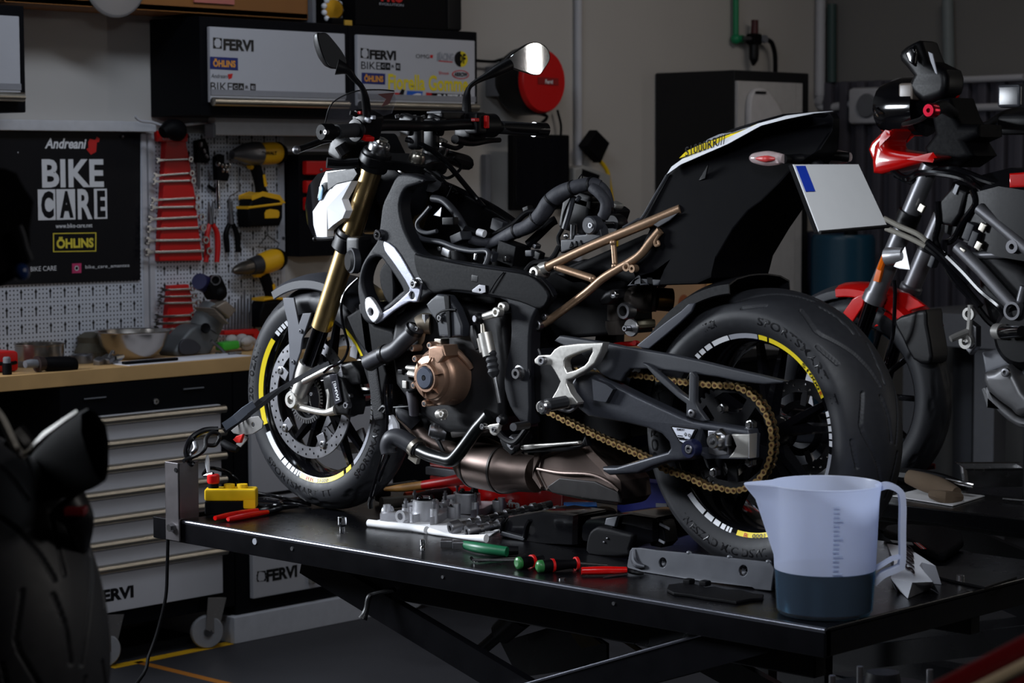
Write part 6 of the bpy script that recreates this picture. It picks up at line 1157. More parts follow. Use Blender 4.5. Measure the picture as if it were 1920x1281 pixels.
for p, s_, mt in (((0.508,-0.05,1.484), (.04, .02, .02), satin_black), ((0.596,-0.1,1.411), (.03, .02, .03), hose_rubber), ((0.56,-0.11,1.41), (.028, .02, .02), cast_alu), ((0.667,-0.12,1.402), (.01, .012, .018), steel), ((0.703,-0.1,1.403), (.016, .02, .024), grey_plastic),
                  ((0.73,-0.08,1.397), (.012, .02, .014), steel), ((0.72,-0.05,1.41), (.06, .05, .05), matt_black), ((0.795,-0.06,1.412), (.022, .03, .016), grey_plastic), ((0.817,-0.06,1.407), (.02, .02, .02), satin_black), ((0.579,0.05,1.472), (.04, .02, .03), grey_plastic),
                  ((0.576,-0.08,1.445), (.04, .04, .022), grey_plastic), ((0.725,0,1.513), (.02, .02, .018), satin_black), ((0.537,-0.11,1.418), (.012, .02, .012), steel), ((0.769,-0.02,1.428), (.018, .02, .012), dull_steel)):
    obj('loom_connector', MB().box(p, s_, Euler((0, random.uniform(-.4, .4), 0)), .003), mt, B)
obj('throttle_bodies', MB().box((.62, 0, LZ+.62), (.22, .24, .08), Euler((0, .05, 0)), .02), engine_dark, B)
for k in range(4):
    obj('intake_trumpet', MB().lathe([(.022, .02), (.026, .026), (.024, .0), (.022, -.03)], (.60, -.105+.07*k, LZ+.68), (0, 0, 1), 20), matt_black, B)
obj('tin_tab', MB().loft([[Vector(p) for p in [(0.449,-0.05,1.498),(0.477,-0.05,1.518),(0.473,-0.05,1.495)]], [Vector(p)+Vector((0, .002, 0)) for p in [(0.449,-0.05,1.498),(0.477,-0.05,1.518),(0.473,-0.05,1.495)]]]), dull_steel, B)
# electronics box behind the tank area
eb = obj('electronics_box', MB().box((0.883,0.03,1.51), (.09, .08, .10), Euler((0, .22, 0)), .01).box((0.908,0.02,1.532), (.06, .06, .02), Euler((0, .22, 0)), .004), satin_black, B)
obj('box_slot', MB().plate([(0.957,1.531),(1.007,1.526),(1.01,1.513),(0.957,1.519)], [], 'Y', -.015, .006, .001), gloss_black, eb)
obj('box_rail', MB().tube([(0.927,-0.06,1.548),(0.913,-0.06,1.508),(0.898,-0.06,1.472)], [.007, .007, .007], 6, smooth=False).tube([(0.946,-0.06,1.546),(0.938,-0.06,1.539)], .006, 8), grey_plastic, eb)
br = obj('box_bracket', MB().plate([(0.926,1.448),(0.965,1.45),(0.971,1.46),(1.004,1.462),(1.007,1.485),(1.021,1.492),(1.037,1.49),(1.048,1.478),(1.053,1.457),(1.021,1.445),(0.926,1.416)], [], 'Y', -.09, .03, .004), grey_plastic, B)
obj('bracket_bush', MB().lathe([(.004, .008), (.018, .008), (.0215, .004), (.0215, -.02), (.004, -.02)], (1.029,-0.115,1.483), (0, -1, 0), 28, loop=True), grey_plastic, br)
obj('bracket_eyelet', MB().lathe([(.0035, .002), (.006, .002), (.006, -.004), (.0035, -.004)], (1.036,-0.124,1.483), (0, -1, 0), 16, loop=True), white_decal, br)
for k in range(3): obj('bracket_rib', MB().plate([(p[0]+.014*k, p[1]+.002*k) for p in [(0.955,1.429),(0.962,1.444),(0.969,1.433)]], [], 'Y', -.105, .006, .001), matt_black, br)
obj('latch_rod', MB().tube([(1.013,-0.06,1.482),(1.022,-0.03,1.482)], .0082, 14, smooth=False), chrome, B)
obj('latch_drum', MB().tube([(1.019,-0.03,1.484),(1.019,-0.02,1.484),(1.012,0,1.486),(1.003,0.02,1.485)], [.02, .022, .022, .018], 18, smooth=False), satin_black, B)
obj('fuse_block', MB().box((0.978,0.03,1.505), (.045, .05, .04), Euler((0, .4, 0)), .005).box((0.98,0.05,1.507), (.02, .03, .03), Euler((0, .5, 0)), .004), satin_black, B)
obj('fuse_clip', MB().box((0.979,0.03,1.524), (.026, .03, .02), Euler((0, .4, 0)), .005), satin_silver, B)
obj('bush_steel', MB().lathe([(0, .02), (.008, .02), (.009, -.02), (0, -.02)], (0.927,-0.06,1.464), (.2, -.2, 1), 16).ball((0.904,-0.06,1.455), .007), steel, B)
# ------------------------------------------------------------------ the lift and what lies on it
lf = thing('motorcycle_lift', 'black steel scissor lift table carrying the stripped motorcycle', 'lift table', (.9, 0, 0))
lift_paint = M('lift_black_paint', (7, 7, 10), .28, var=.3, scale=14, bump=.04, spec=.4)
XL0, XL1, YL0, YL1 = -.262, 1.888, -.386, .56
obj('platform', MB().bx((-.15, YL0, LZ-.014), (XL1, YL1, LZ), .004), lift_paint, lf)
obj('side_rail', MB().bx((XL0, YL0-.004, LZ-.06), (XL1, YL0+.02, LZ-.003), .003), lift_paint, lf)
obj('side_rail', MB().bx((XL0, YL1-.02, LZ-.06), (XL1, YL1, LZ-.006), .003), lift_paint, lf)
edge_glint = M('edge_highlight', (120, 122, 132), .25, .9, var=.1, scale=60)  # pale metal colour paints the highlight on the black gloss edges
obj('rail_edge_glint', MB().cyl((-.14, YL0+.001, LZ-.006), (XL1, YL0+.001, LZ-.006), .0065, n=24), M('edge_highlight', (120, 122, 132), .25, .9, var=.1, scale=60), lf)
for x_ in (XL0+.012, XL1-.012): obj('end_rail', MB().bx((x_-.012, YL0, LZ-.06), (x_+.012, YL1, LZ-.005), .003), lift_paint, lf)
obj('under_beam', MB().bx((.42, -.30, LZ-.13), (1.80, -.26, LZ-.061), .004), lift_paint, lf)
obj('under_beam', MB().bx((.85, .28, LZ-.13), (1.80, .32, LZ-.061), .004), lift_paint, lf)
for q_, r_ in ((((0.153,-0.391,0.687)), .008), (((0.294,-0.391,0.685)), .005), (((0.82,-0.391,0.68)), .004), (((1.339,-0.391,0.687)), .004)):
    obj('rail_bolt', MB().lathe([(0, .001), (r_, .001), (r_, -.002)], q_, (0, -1, 0), 16), grey_decal if r_ > .006 else dull_steel, lf)
def leg(a, b, y):
    A_, B_ = Vector(a), Vector(b); d = (B_-A_).normalized(); n = Vector((-d.z, 0, d.x))*.035
    return MB().loft([[p+Vector((0, y+s, 0)) for p in (A_-n, B_-n, B_+n, A_+n)] for s in (-.012, .012)])
for y_ in (-.30, .30): obj('scissor_arm', leg((.24, 0, .640), (1.78, 0, .20), y_), lift_paint, lf)
for y_ in (-.36, .34): obj('scissor_arm', leg((.30, 0, .150), (1.74, 0, .675), y_), lift_paint, lf)
obj('arm_edge_glint', MB().cyl((.32, -.372, .1945), (1.72, -.372, .7055), .0035, n=10), edge_glint, lf)  # painted highlight line along the black arm
obj('pivot_shaft', MB().cyl((1.03, -.38, .42), (1.03, .37, .42), .02), dull_steel, lf)
obj('base_frame', MB().bx((.15, -.39, 0), (1.9, -.33, .11), .004).bx((.15, .31, 0), (1.9, .37, .11), .004).bx((.15, -.34, .02), (.25, .32, .09), .004).bx((1.8, -.34, .02), (1.9, .32, .09), .004), lift_paint, lf)
obj('cross_plate', MB().plate([(0.533,0.411),(0.777,0.5),(0.894,0.459),(0.894,0.406),(0.595,0.329)], [], 'Y', .1, .01, .002), lift_paint, lf)
obj('cylinder', MB().tube([(0.555,0,0.407),(0.648,0,0.479)], [.016, .016], 14, smooth=False).tube([(0.629,0,0.463),(0.697,0,0.517)], [.03, .034], 16, smooth=False), satin_black, lf)
obj('worn_plate', MB().plate([(0.862,0.496),(0.908,0.509),(0.964,0.485),(0.899,0.463)], [], 'Y', .0, .006, .001), M('worn_yellow_primer', (90, 78, 44), .7, var=.5, scale=60, bump=.3), lf)
obj('worn_edge', MB().plate([(0.828,0.54),(0.88,0.539),(1.044,0.475),(1.027,0.469)], [], 'Y', .05, .006, .001), M('worn_yellow_primer', (90, 78, 44), .7), lf)
obj('release_lever', MB().tube([(0.595,-0.33,0.614),(0.537,-0.34,0.597),(0.526,-0.35,0.588),(0.527,-0.36,0.56),(0.525,-0.37,0.539)], [.006, .006, .007, .007, .012], 10), satin_black, lf)
obj('stand_foot', MB().bx((1.45, -.3, .11), (1.8, .28, .20), .01), lift_paint, lf)
# upright wheel chock post bolted to the rail
ps = thing('channel_post', 'upright raw steel channel bolted to the corner of the lift rail', 'post', (-.16, -.40, LZ))
raw = M('raw_steel_channel', (112, 108, 110), .4, .8, var=.2, scale=20)
x0_, x1_, zt_ = -.193, -.137, (-0.158,-0.4,0.859)[2]
obj('channel_web', MB().bx((x0_, -.402, LZ-.055), (x1_, -.396, zt_), .002), raw, ps)
obj('channel_flange', MB().bx((x1_-.005, -.402, LZ+.001), (x1_, -.335, zt_), .002), raw, ps)
obj('channel_flange', MB().bx((x0_, -.402, LZ+.001), (x0_+.005, -.335, zt_), .002), raw, ps)
obj('post_bolt', MB().lathe([(0, .012), (.010, .012), (.011, .004), (.013, 0), (.013, -.003)], (-0.163,-0.403,0.69), (0, -1, 0), 6), steel, ps)
obj('post_hole', MB().lathe([(0, .001), (.006, .001), (.006, -.002)], (-0.145,-0.403,0.841), (0, -1, 0), 16), matt_black, ps)
# ratchet strap
st = thing('ratchet_strap', 'black ratchet strap tying the fork foot to the channel post', 'strap', (-0.052,-0.25,0.964))
def band(pts, w, th=.002):
    m = MB(); P_ = [Vector(p) for p in pts]; R = []
    for i, p in enumerate(P_):
        d = (P_[min(i+1, len(P_)-1)]-P_[max(i-1, 0)]).normalized(); s = Vector((0, 0, 1)); s = (s-d*s.dot(d)).normalized()*w/2; n = d.cross(s).normalized()*th/2
        R.append([p-s-n, p+s-n, p+s+n, p-s+n])
    return m.loft(R)
web = M('strap_webbing', (34, 35, 40), .8, var=.15, scale=400, bump=.3)
obj('strap_webbing', band([(0.136,-0.135,1.113),(0.133,-0.15,1.108),(0.037,-0.17,1.059)]+[(-0.036,-0.21,1.012),(-0.04,-0.26,0.977),(-0.074,-0.3,0.937)], .013), web, st)
obj('strap_webbing', band([(0.167,-0.15,1.12),(0.086,-0.17,1.082),(0.039,-0.19,1.053)]+[(0.003,-0.22,1.015),(-0.022,-0.26,0.981),(-0.055,-0.3,0.947)], .010), web, st)
obj('ratchet_handle', band([(-0.017,-0.245,1.007),(-0.028,-0.27,0.991),(-0.034,-0.295,0.972),(-0.061,-0.31,0.952)], .022, .004), M('strap_steel_blue', (120, 128, 142), .45, .6), st)
obj('ratchet_body', MB().plate([(-0.081,0.937),(-0.046,0.957),(-0.001,0.978),(0.03,0.983),(0.048,0.97),(0.045,0.953),(0.007,0.935),(-0.029,0.928),(-0.07,0.93)], [circ((0.009,0.959), .006, 14)], 'Y', -.27, .004, .001).plate([(-0.053,0.926),(-0.035,0.918),(-0.067,0.892),(-0.086,0.899)], [], 'Y', -.25, .004, .001), M('strap_zinc', (116, 114, 112), .5, .6), st)
obj('ratchet_pawl', MB().plate([(-0.068,0.915),(-0.054,0.925),(-0.026,0.933),(-0.04,0.908),(-0.054,0.907)], [], 'Y', -.272, .01, .002), M('red_pawl', (220, 40, 34), .4), st)
obj('ratchet_grip', MB().tube([(-0.116,-0.27,0.902),(-0.09,-0.265,0.892),(-0.069,-0.26,0.887)], [.010, .011, .008], 12), matt_black, st)
obj('strap_hook', MB().tube([(-0.08,-0.31,0.92),(-0.085,-0.31,0.931),(-0.087,-0.33,0.936),(-0.085,-0.35,0.923),(-0.076,-0.36,0.902),(-0.084,-0.37,0.887),(-0.109,-0.38,0.874),(-0.109,-0.405,0.868)], .0055, 10).tube([(-0.08,-0.31,0.92),(-0.087,-0.32,0.903),(-0.094,-0.34,0.904)], .0055, 10), satin_black, st)
obj('strap_label', MB().tube([(-0.086,-0.345,0.879),(-0.088,-0.345,0.861),(-0.084,-0.345,0.835)], [.003, .006, .004], 6), white_decal, st)
lo = thing('cable_lock', 'thick black loop with steel links hanging over the channel post', 'cable', (-0.11,-0.39,0.867))
obj('cable_loop', MB().tube([(-0.097,-0.3,0.941),(-0.119,-0.33,0.939),(-0.133,-0.36,0.92),(-0.129,-0.38,0.89),(-0.112,-0.385,0.866),(-0.111,-0.375,0.856)], .008, 10), gloss_black, lo)
obj('steel_link', MB().tube([(-0.119,-0.36,0.911),(-0.109,-0.365,0.896),(-0.121,-0.37,0.884),(-0.123,-0.38,0.873)], .007, 10), dull_steel, lo)
# yellow pendant control
RZ = Euler((0, 0, math.radians(43)))
pn = thing('pendant_control', 'yellow hand control box with red button on the lift corner', 'control box', (-.13, -.25, LZ))
pc = Vector((-.135, -.235, LZ))
def rb(c, d, bev): return MB().box(pc+(RZ.to_matrix() @ Vector(c)), d, RZ, bev)
obj('box_lower', rb((-.01, 0, .018), (.105, .05, .036), .004), matt_black, pn)
obj('box_upper', rb((.005, 0, .052), (.135, .056, .032), .006), box_yellow, pn)
obj('box_end', rb((.055, 0, .03), (.034, .054, .03), .005), box_yellow, pn)
obj('button_pad', MB().lathe([(0, .01), (.014, .01), (.015, 0)], pc+(RZ.to_matrix() @ Vector((0, 0, .068))), (0, 0, 1), 20), box_yellow, pn)
obj('button_pad', MB().lathe([(0, .01), (.014, .01), (.015, 0)], pc+(RZ.to_matrix() @ Vector((.034, 0, .068))), (0, 0, 1), 20), box_yellow, pn)
bt_ = pc+(RZ.to_matrix() @ Vector((-.042, 0, .068)))
obj('button_collar', MB().lathe([(0, .012), (.014, .012), (.014, 0)], bt_, (0, 0, 1), 20), matt_black, pn)
obj('stop_button', MB().lathe([(0, .036), (.013, .036), (.0165, .033), (.0165, .016), (.014, .012), (0, .012)], bt_, (0, 0, 1), 24), red_paint, pn)
tag(obj('control_cable', MB().tube([bt_+Vector((0, 0, .037)), *[(-0.197,-0.27,0.809),(-0.19,-0.27,0.821),(-0.189,-0.25,0.827),(-0.19,-0.2,0.811),(-0.193,-0.16,0.783),(-0.218,-0.12,0.752)], (-.10, -.09, LZ+.03), (-.06, -.02, LZ+.006), *[(-0.236,-0.07,0.717),(-0.217,-0.039,0.717),(-0.15,-0.048,0.717),(-0.114,-0.083,0.717),(-0.167,-0.105,0.717)]], .005, 8), gloss_black), 'black cable looping from the yellow control box along the lift', 'cable')
tag(obj('hanging_cable', MB().tube([(-0.192,-0.395,0.665),(-0.197,-0.395,0.584),(-0.199,-0.4,0.502),(-0.209,-0.42,0.414),(-0.209,-0.45,0.353),(-0.193,-0.5,0.293)]+[(-.42, -.56, .06), (-.50, -.60, .006), (-.7, -.62, .006)], .0045, 8), matt_black), 'thin black cable hanging from the lift corner to the floor', 'cable')
def lying(name, label, cat, p): return thing(name, label, cat, (p[0], p[1], LZ))
def Lz(p, h): return Vector((p[0], p[1], LZ+h))
t = lying('pliers', 'red handled long pliers lying on the lift by the yellow control box', 'pliers', (-0.065,-0.229,0.71))
obj('grip', MB().tube([(-0.04,-0.361,0.722),(-0.051,-0.308,0.722),(-0.058,-0.249,0.722),(-0.062,-0.201,0.722)], [.006, .008, .008, .006], 10), red_gloss, t)
obj('grip', MB().tube([(-0.016,-0.338,0.719),(-0.022,-0.294,0.719),(-0.031,-0.238,0.719),(-0.035,-0.189,0.719)], [.006, .008, .008, .006], 10), red_gloss, t)
obj('jaws', MB().tube([(-0.072,-0.192,0.72),(-0.072,-0.153,0.72),(-0.061,-0.116,0.72),(-0.045,-0.075,0.72)], [.006, .009, .007, .004], 10).tube([(-0.035,-0.189,0.719),(-0.047,-0.148,0.719),(-0.062,-0.116,0.719)], [.006, .007, .006], 10), gloss_black, t)
def lathe_on(nm, lb_, cat, p, prof, mat=chrome): return tag(obj(nm, MB().lathe(prof, Lz(p, 0), (0, 0, 1), 24), mat), lb_, cat)
lathe_on('socket', 'chrome wrench socket standing on the lift below the front wheel', 'socket', (0.303,-0.233,0.71), [(0, 0), (.007, 0), (.007, .012), (.0115, .018), (.0115, .036), (.009, .037), (.009, .03), (0, .03)])
lathe_on('bit_holder', 'small chrome bit socket standing in front of the paper roll', 'socket', (0.653,-0.292,0.71), [(0, 0), (.005, 0), (.0065, .006), (.004, .010), (.0065, .014), (.0065, .026), (0, .026)])
lathe_on('loose_nut', 'tiny steel nut lying near the lift edge below the screwdrivers', 'nut', (1.156,-0.353,0.71), [(.003, 0), (.007, 0), (.007, .004), (.003, .004)], steel)
# paper towel under the castings
t = lying('paper_towel', 'white folded paper towel sheet under the engine castings', 'paper towel', (0.425,-0.054,0.71))
obj('towel_sheet', MB().plate([(0.259,-0.103),(0.446,-0.074),(0.565,-0.093),(0.647,-0.067),(0.589,0.037),(0.448,0.154),(0.264,0.137),(0.236,0.003)], [], 'Z', LZ+.002, .003, .0005), paper, t)
obj('rolled_edge', MB().tube([(0.3,-0.14,0.72),(0.369,-0.132,0.72),(0.436,-0.117,0.72),(0.488,-0.119,0.72)], .0095, 16), paper, t)
obj('rolled_edge', MB().tube([(0.496,-0.115,0.718),(0.532,-0.119,0.717),(0.577,-0.115,0.714),(0.636,-0.115,0.717),(0.687,-0.111,0.72)], [.0085, .007, .004, .007, .0105], 16), paper, t)
# camshaft carriers
def carrier(lb_, A_, B_, W_):
    A_, B_ = Vector(A_), Vector(B_); d = (B_-A_); Ln = d.length; d.normalize(); n = Vector((-d.y, d.x, 0))
    t = thing('camshaft_carrier', lb_, 'engine casting', (*A_.lerp(B_, .5)[:2], LZ), 'engine castings on the paper towel')
    def at(u, v, h): return Vector((A_.x, A_.y, LZ+.004))+d*u*Ln+n*v*W_+Vector((0, 0, h))
    for pl in (((-.02, -.5), (.08, -.62), (.30, -.22), (.62, -.40), (.64, -.18), (.30, .05), (.12, -.1)), ((.28, -.1), (.75, .0), (1.02, -.45), (1.04, -.2), (.8, .3), (.85, .55), (.7, .5), (.35, .25)), ((-.02, .2), (.3, .0), (.36, .2), (.1, .55), (0, .5))):
        obj('bridge', MB().loft([[at(u, v, h) for u, v in pl] for h in (0, .020)]), cast_alu, t)
    for u, v, r_, h_ in ((.60, -.06, .034, .052), (.22, .12, .019, .034), (.9, .30, .016, .03)):
        rg_ = obj('valve_bore', MB().lathe([(r_*.8, .0), (r_, .0), (r_*1.02, h_*.4), (r_*.98, h_*.95), (r_*.85, h_), (r_*.8, h_*.92)], at(u, v, .0), (0, 0, 1), 36, loop=True), cast_alu, t)
        obj('bore_cap', MB().lathe([(0, h_*.9), (r_*.5, h_*1.02), (r_*.78, h_*.9)], at(u, v, 0), (0, 0, 1), 20), matt_black, rg_)
        for q_ in (0, 1.6, 3.1, 4.6): obj('cap_nub', MB().ball(at(u, v, h_*1.05)+Vector((math.cos(q_)*r_*.6, math.sin(q_)*r_*.6, 0)), r_*.22, 10), gloss_black, rg_)
    for k, (u, v) in enumerate(((0, -.35), (.05, .3), (.5, 0), (.98, -.3), (.97, .3), (.5, -.45))):
        obj('journal_lug', MB().lathe([(.005, .0), (.010, .0), (.010, .038), (.005, .038)], at(u, v, 0), (0, 0, 1), 16, loop=True), cast_alu, t)
        if k % 2: obj('stud', MB().cyl(at(u, v, .03), at(u, v, .062), .0035, n=8).lathe([(0, .006), (.006, .006), (.006, 0)], at(u, v, .05), (0, 0, 1), 6), dull_steel, t)
    obj('end_journal', MB().lathe([(.009, .009), (.016, .009), (.016, -.009), (.009, -.009)], at(-.03, -.3, .018), d, 20, loop=True).lathe([(.009, .009), (.016, .009), (.016, -.009), (.009, -.009)], at(.48, -.52, .018), n, 20, loop=True), cast_alu, t)
    obj('rib', MB().tube([at(.12, -.1, .03), at(.35, .1, .036), at(.45, .35, .03)], [.005, .007, .005], 8), cast_alu, t)
carrier('cast aluminium camshaft carrier nearest the front wheel on the paper', (0.252,0.018,0.71), (0.395,0.043,0.71), .17)
carrier('cast aluminium camshaft carrier behind the other one beside the red case', (0.226,0.192,0.71), (0.401,0.196,0.71), .17)
def camshaft(lb_, a, b):
    a, b = Vector(a), Vector(b); t = thing('camshaft', lb_, 'camshaft', (*a[:2], LZ), 'camshafts beside the black covers'); d = (b-a).normalized(); n = int((b-a).length/.024)
    obj('shaft', MB().cyl(a, b, .0105, n=16), dull_steel, t)
    obj('drive_end', MB().lathe([(.007, .012), (.0155, .012), (.017, .008), (.017, -.014), (.007, -.014)], a, d*-1, 20, loop=True), dull_steel, t)
    for k in range(1, n):
        p = a.lerp(b, k/n); r = .0165 if k % 3 else .0155
        if k % 3 == 0: obj('journal', MB().lathe([(.010, .006), (.0145, .006), (.0145, -.006), (.010, -.006)], p, d, 20, loop=True), steel, t)
        else:
            e = (d.orthogonal().normalized()*math.cos(k*2.1)+d.cross(d.orthogonal().normalized())*math.sin(k*2.1))
            obj('cam_lobe', MB().lathe([(.003, .005), (.0125, .005), (.0125, -.005), (.003, -.005)], p+e*.002, d, 20, loop=True).lathe([(.0, .005), (.006, .005), (.006, -.005), (0, -.005)], p+e*.011, d, 14), steel, t)
camshaft('dark steel camshaft lying in front against the black cover', (0.615,-0.09,0.728), (0.711,0.15,0.765))
camshaft('dark steel camshaft lying behind the one against the black cover', (0.543,-0.077,0.728), (0.63,0.183,0.765))
# black plastic covers
def cover(lb_, outl, y0, dy, extra):
    t = thing('plastic_cover', lb_, 'cover', (outl[0][0], y0, LZ), 'black plastic covers on the lift')
    m = MB(); cx = sum(p[0] for p in outl)/len(outl); cz = sum(p[1] for p in outl)/len(outl)
    m.loft([[(cx+(p[0]-cx)*k, y0+y_*dy, max(LZ+.001, LZ+(p[1]-LZ)*k)) for p in outl] for k, y_ in ((.94, 0), (1, .08), (1, .92), (.94, 1))])
    obj('cover_shell', m, gloss_black, t); return t
t = cover('glossy black box cover standing between paper towel and blue tray', [(0.657,0.719),(0.665,0.75),(0.677,0.764),(0.801,0.792),(0.905,0.792),(0.902,0.719),(0.801,0.689),(0.735,0.69),(0.657,0.702)], -.03, .12, 0)
for q_ in ([(0.676,-0.034,0.761),(0.666,-0.034,0.744),(0.663,-0.034,0.722)], [(0.758,-0.034,0.763),(0.746,-0.034,0.745),(0.741,-0.034,0.719)]): obj('cover_lip', MB().tube(q_, .0045, 8), gloss_black, t)
obj('cover_flange', MB().plate([(0.662,0.727),(0.745,0.72),(0.74,0.711),(0.662,0.715)], [], 'Y', -.034, .006, .002), grey_plastic, t)
t = cover('glossy black cover with grey clip standing in front of the rear tyre', [(0.91,0.741),(0.913,0.769),(0.927,0.784),(1.016,0.805),(1.068,0.812),(1.143,0.809),(1.143,0.754),(1.068,0.727),(0.986,0.727),(0.915,0.732)], -.02, .14, 0)
obj('cover_clip', MB().plate([(1.003,0.794),(1.039,0.802),(1.03,0.776),(0.998,0.778)], [], 'Y', -.027, .012, .003), grey_metal, t)
obj('cover_flap', MB().plate(sm([(0.977,0.704),(0.974,0.753),(0.998,0.776),(1.027,0.779),(1.08,0.774),(1.114,0.769),(1.103,0.736),(1.097,0.718)], 3), [], 'Y', -.055, .02, .008).warp(lambda v: Vector((v.x, v.y, max(v.z, LZ+.001)))), matt_black, t)
obj('cover_pin', MB().ball((1.037,-0.066,0.754), .003, 8).ball((1.027,-0.066,0.744), .003, 8), dull_steel, t)
t = thing('black_bracket', 'black jagged plastic bracket leaning beside the rear tyre', 'bracket', (1.024,0.151,0.71))
obj('bracket_body', MB().plate([(1.112,0.796),(1.135,0.802),(1.149,0.798),(1.155,0.783),(1.161,0.751),(1.144,0.736),(1.115,0.737),(1.109,0.763)], [], 'Y', .02, .05, .006), satin_black, t)
for q_ in ((1.157,-0.01,0.791), (1.171,-0.01,0.787), (1.155,-0.01,0.753)): obj('bracket_clip', MB().box(q_, (.018, .004, .006), Euler((0, .3, 0)), .001), grey_metal, t)
# hand tools near the front edge
t = lying('pliers', 'green handled pliers lying in front of the paper towel', 'pliers', (0.721,-0.185,0.71))
obj('jaws', MB().box((0.674,-0.233,0.722), (.03, .035, .018), RZ, .003).box((0.711,-0.226,0.722), (.034, .034, .018), RZ, .003), dull_steel, t)
obj('grip', MB().tube([(0.718,-0.22,0.722),(0.77,-0.234,0.724),(0.817,-0.235,0.724),(0.863,-0.222,0.722)], [.010, .0125, .013, .012], 12), green_grip, t)
obj('grip_end', MB().tube([(0.849,-0.208,0.722),(0.869,-0.19,0.722)], [.012, .010], 10), matt_black, t)
def screwdriver(lb_, h0, h1, s1, ring):
    t = thing('screwdriver', lb_, 'screwdriver', (*Vector(h0)[:2], LZ), 'green and black screwdrivers'); a, b, c_ = Vector(h0), Vector(h1), Vector(s1)
    obj('handle_end', MB().tube([a, a.lerp(b, .05), a.lerp(b, .14)], [.007, .0135, .0145], 16), M('screwdriver_green', (46, 112, 58), .35), t)
    obj('handle', MB().tube([a.lerp(b, .14), a.lerp(b, .35), a.lerp(b, .55), a.lerp(b, .8), b], [.0145, .015, .0125, .011, .013], 16), matt_black, t)
    for k in ring: obj('handle_ring', MB().lathe([(.010, .004), (.0155, .003), (.0155, -.003), (.010, -.004)], a.lerp(b, k), b-a, 20, loop=True), red_paint, t)
    obj('shank', MB().cyl(b, c_, .0035, n=10), steel, t)
screwdriver('screwdriver with green end lying left, its shank pointing left', (0.997,-0.332,0.725), (1.01,-0.261,0.725), (0.881,-0.355,0.722), (.62,))
screwdriver('screwdriver with green end and long shank pointing right', (1.059,-0.332,0.725), (1.1,-0.237,0.725), (1.13,-0.174,0.716), (.38, .95))
tag(obj('hex_key', MB().tube([(0.912,-0.242,0.716),(0.887,-0.291,0.716),(0.873,-0.33,0.716),(0.851,-0.324,0.716),(0.86,-0.337,0.722)], .004, 8), chrome), 'bent chrome hex key lying left of the green screwdrivers', 'hex key')
t = lying('knife', 'red handled tool with dark blade lying in front of the grey plate', 'knife', (1.155,-0.212,0.71))
obj('handle', MB().tube([(1.158,-0.291,0.722),(1.191,-0.253,0.722),(1.224,-0.214,0.722)], [.0085, .0095, .007], 12), red_gloss, t)
obj('blade', MB().tube([(1.217,-0.206,0.72),(1.243,-0.207,0.718),(1.257,-0.195,0.716)], [.006, .006, .003], 8), satin_black, t)
tag(obj('steel_strip', MB().plate([(1.213,-0.281),(1.205,-0.205),(1.228,-0.215),(1.215,-0.27)], [], 'Z', LZ+.0025, .003, .0005), dull_steel), 'thin bright steel strip on the lift below the red handled tool', 'strip')
# grey guard plate leaning against the tyre
t = lying('guard_plate', 'grey metal guard plate with two recessed holes leaning on the rear tyre', 'guard plate', (1.349,-0.14,0.71))
gp = [(1.178,0.751),(1.184,0.759),(1.208,0.762),(1.255,0.762),(1.322,0.765),(1.39,0.767),(1.457,0.769),(1.568,0.772),(1.582,0.759),(1.582,0.713),(1.539,0.711),(1.53,0.714),(1.383,0.705),(1.25,0.695),(1.211,0.702),(1.182,0.709),(1.176,0.718)]
gm = M('guard_grey', (62, 64, 70), .42, .4, var=.2, scale=25, bump=.1)
def lean(v): return Vector((v.x, v.y+(v.z-LZ)*.22, max(v.z, LZ+.001)))
obj('plate_body', MB().plate(gp, [circ((1.277,0.737), .0105, 20), circ((1.501,0.746), .0115, 20)], 'Y', -.157, .005, .0015).warp(lean), gm, t)
for q_ in ((1.279,-0.152,0.737), (1.502,-0.152,0.745)):
    q_ = lean(Vector(q_)); obj('recess', MB().lathe([(.003, -.004), (.005, -.003), (.006, -.006), (.0115, -.001), (.0125, -.002), (.0125, -.008), (.003, -.008)], q_, (0, -1, .2), 24, loop=True), gm, t)
for q_ in ((1.345,-0.155,0.764), (1.458,-0.155,0.768), (1.563,-0.155,0.77)): obj('dimple', MB().ball(lean(Vector(q_)), (.009, .005, .007), 12), gm, t)
obj('rolled_lip', MB().tube([lean(Vector(p)) for p in [(1.189,-0.158,0.755),(1.196,-0.16,0.734),(1.21,-0.162,0.724),(1.231,-0.162,0.723)]], [.006, .009, .008, .004], 10), gm, t)
t = lying('undertray', 'black jagged plastic undertray lying in front of the guard plate', 'undertray', (1.509,-0.278,0.71))
obj('tray_body', MB().plate([(1.397,-0.229),(1.399,-0.213),(1.426,-0.222),(1.466,-0.236),(1.473,-0.215),(1.514,-0.224),(1.54,-0.208),(1.584,-0.222),(1.606,-0.216),(1.63,-0.251),(1.615,-0.274),(1.613,-0.319),(1.58,-0.319),(1.532,-0.324),(1.491,-0.321),(1.454,-0.329),(1.417,-0.308),(1.387,-0.266)], [], 'Z', LZ+.004, .007, .002), matt_black, t)
obj('tray_clip', MB().box((1.413,-0.228,0.722), (.02, .02, .012), None, .003).box((1.452,-0.221,0.722), (.02, .02, .012), None, .003), matt_black, t)
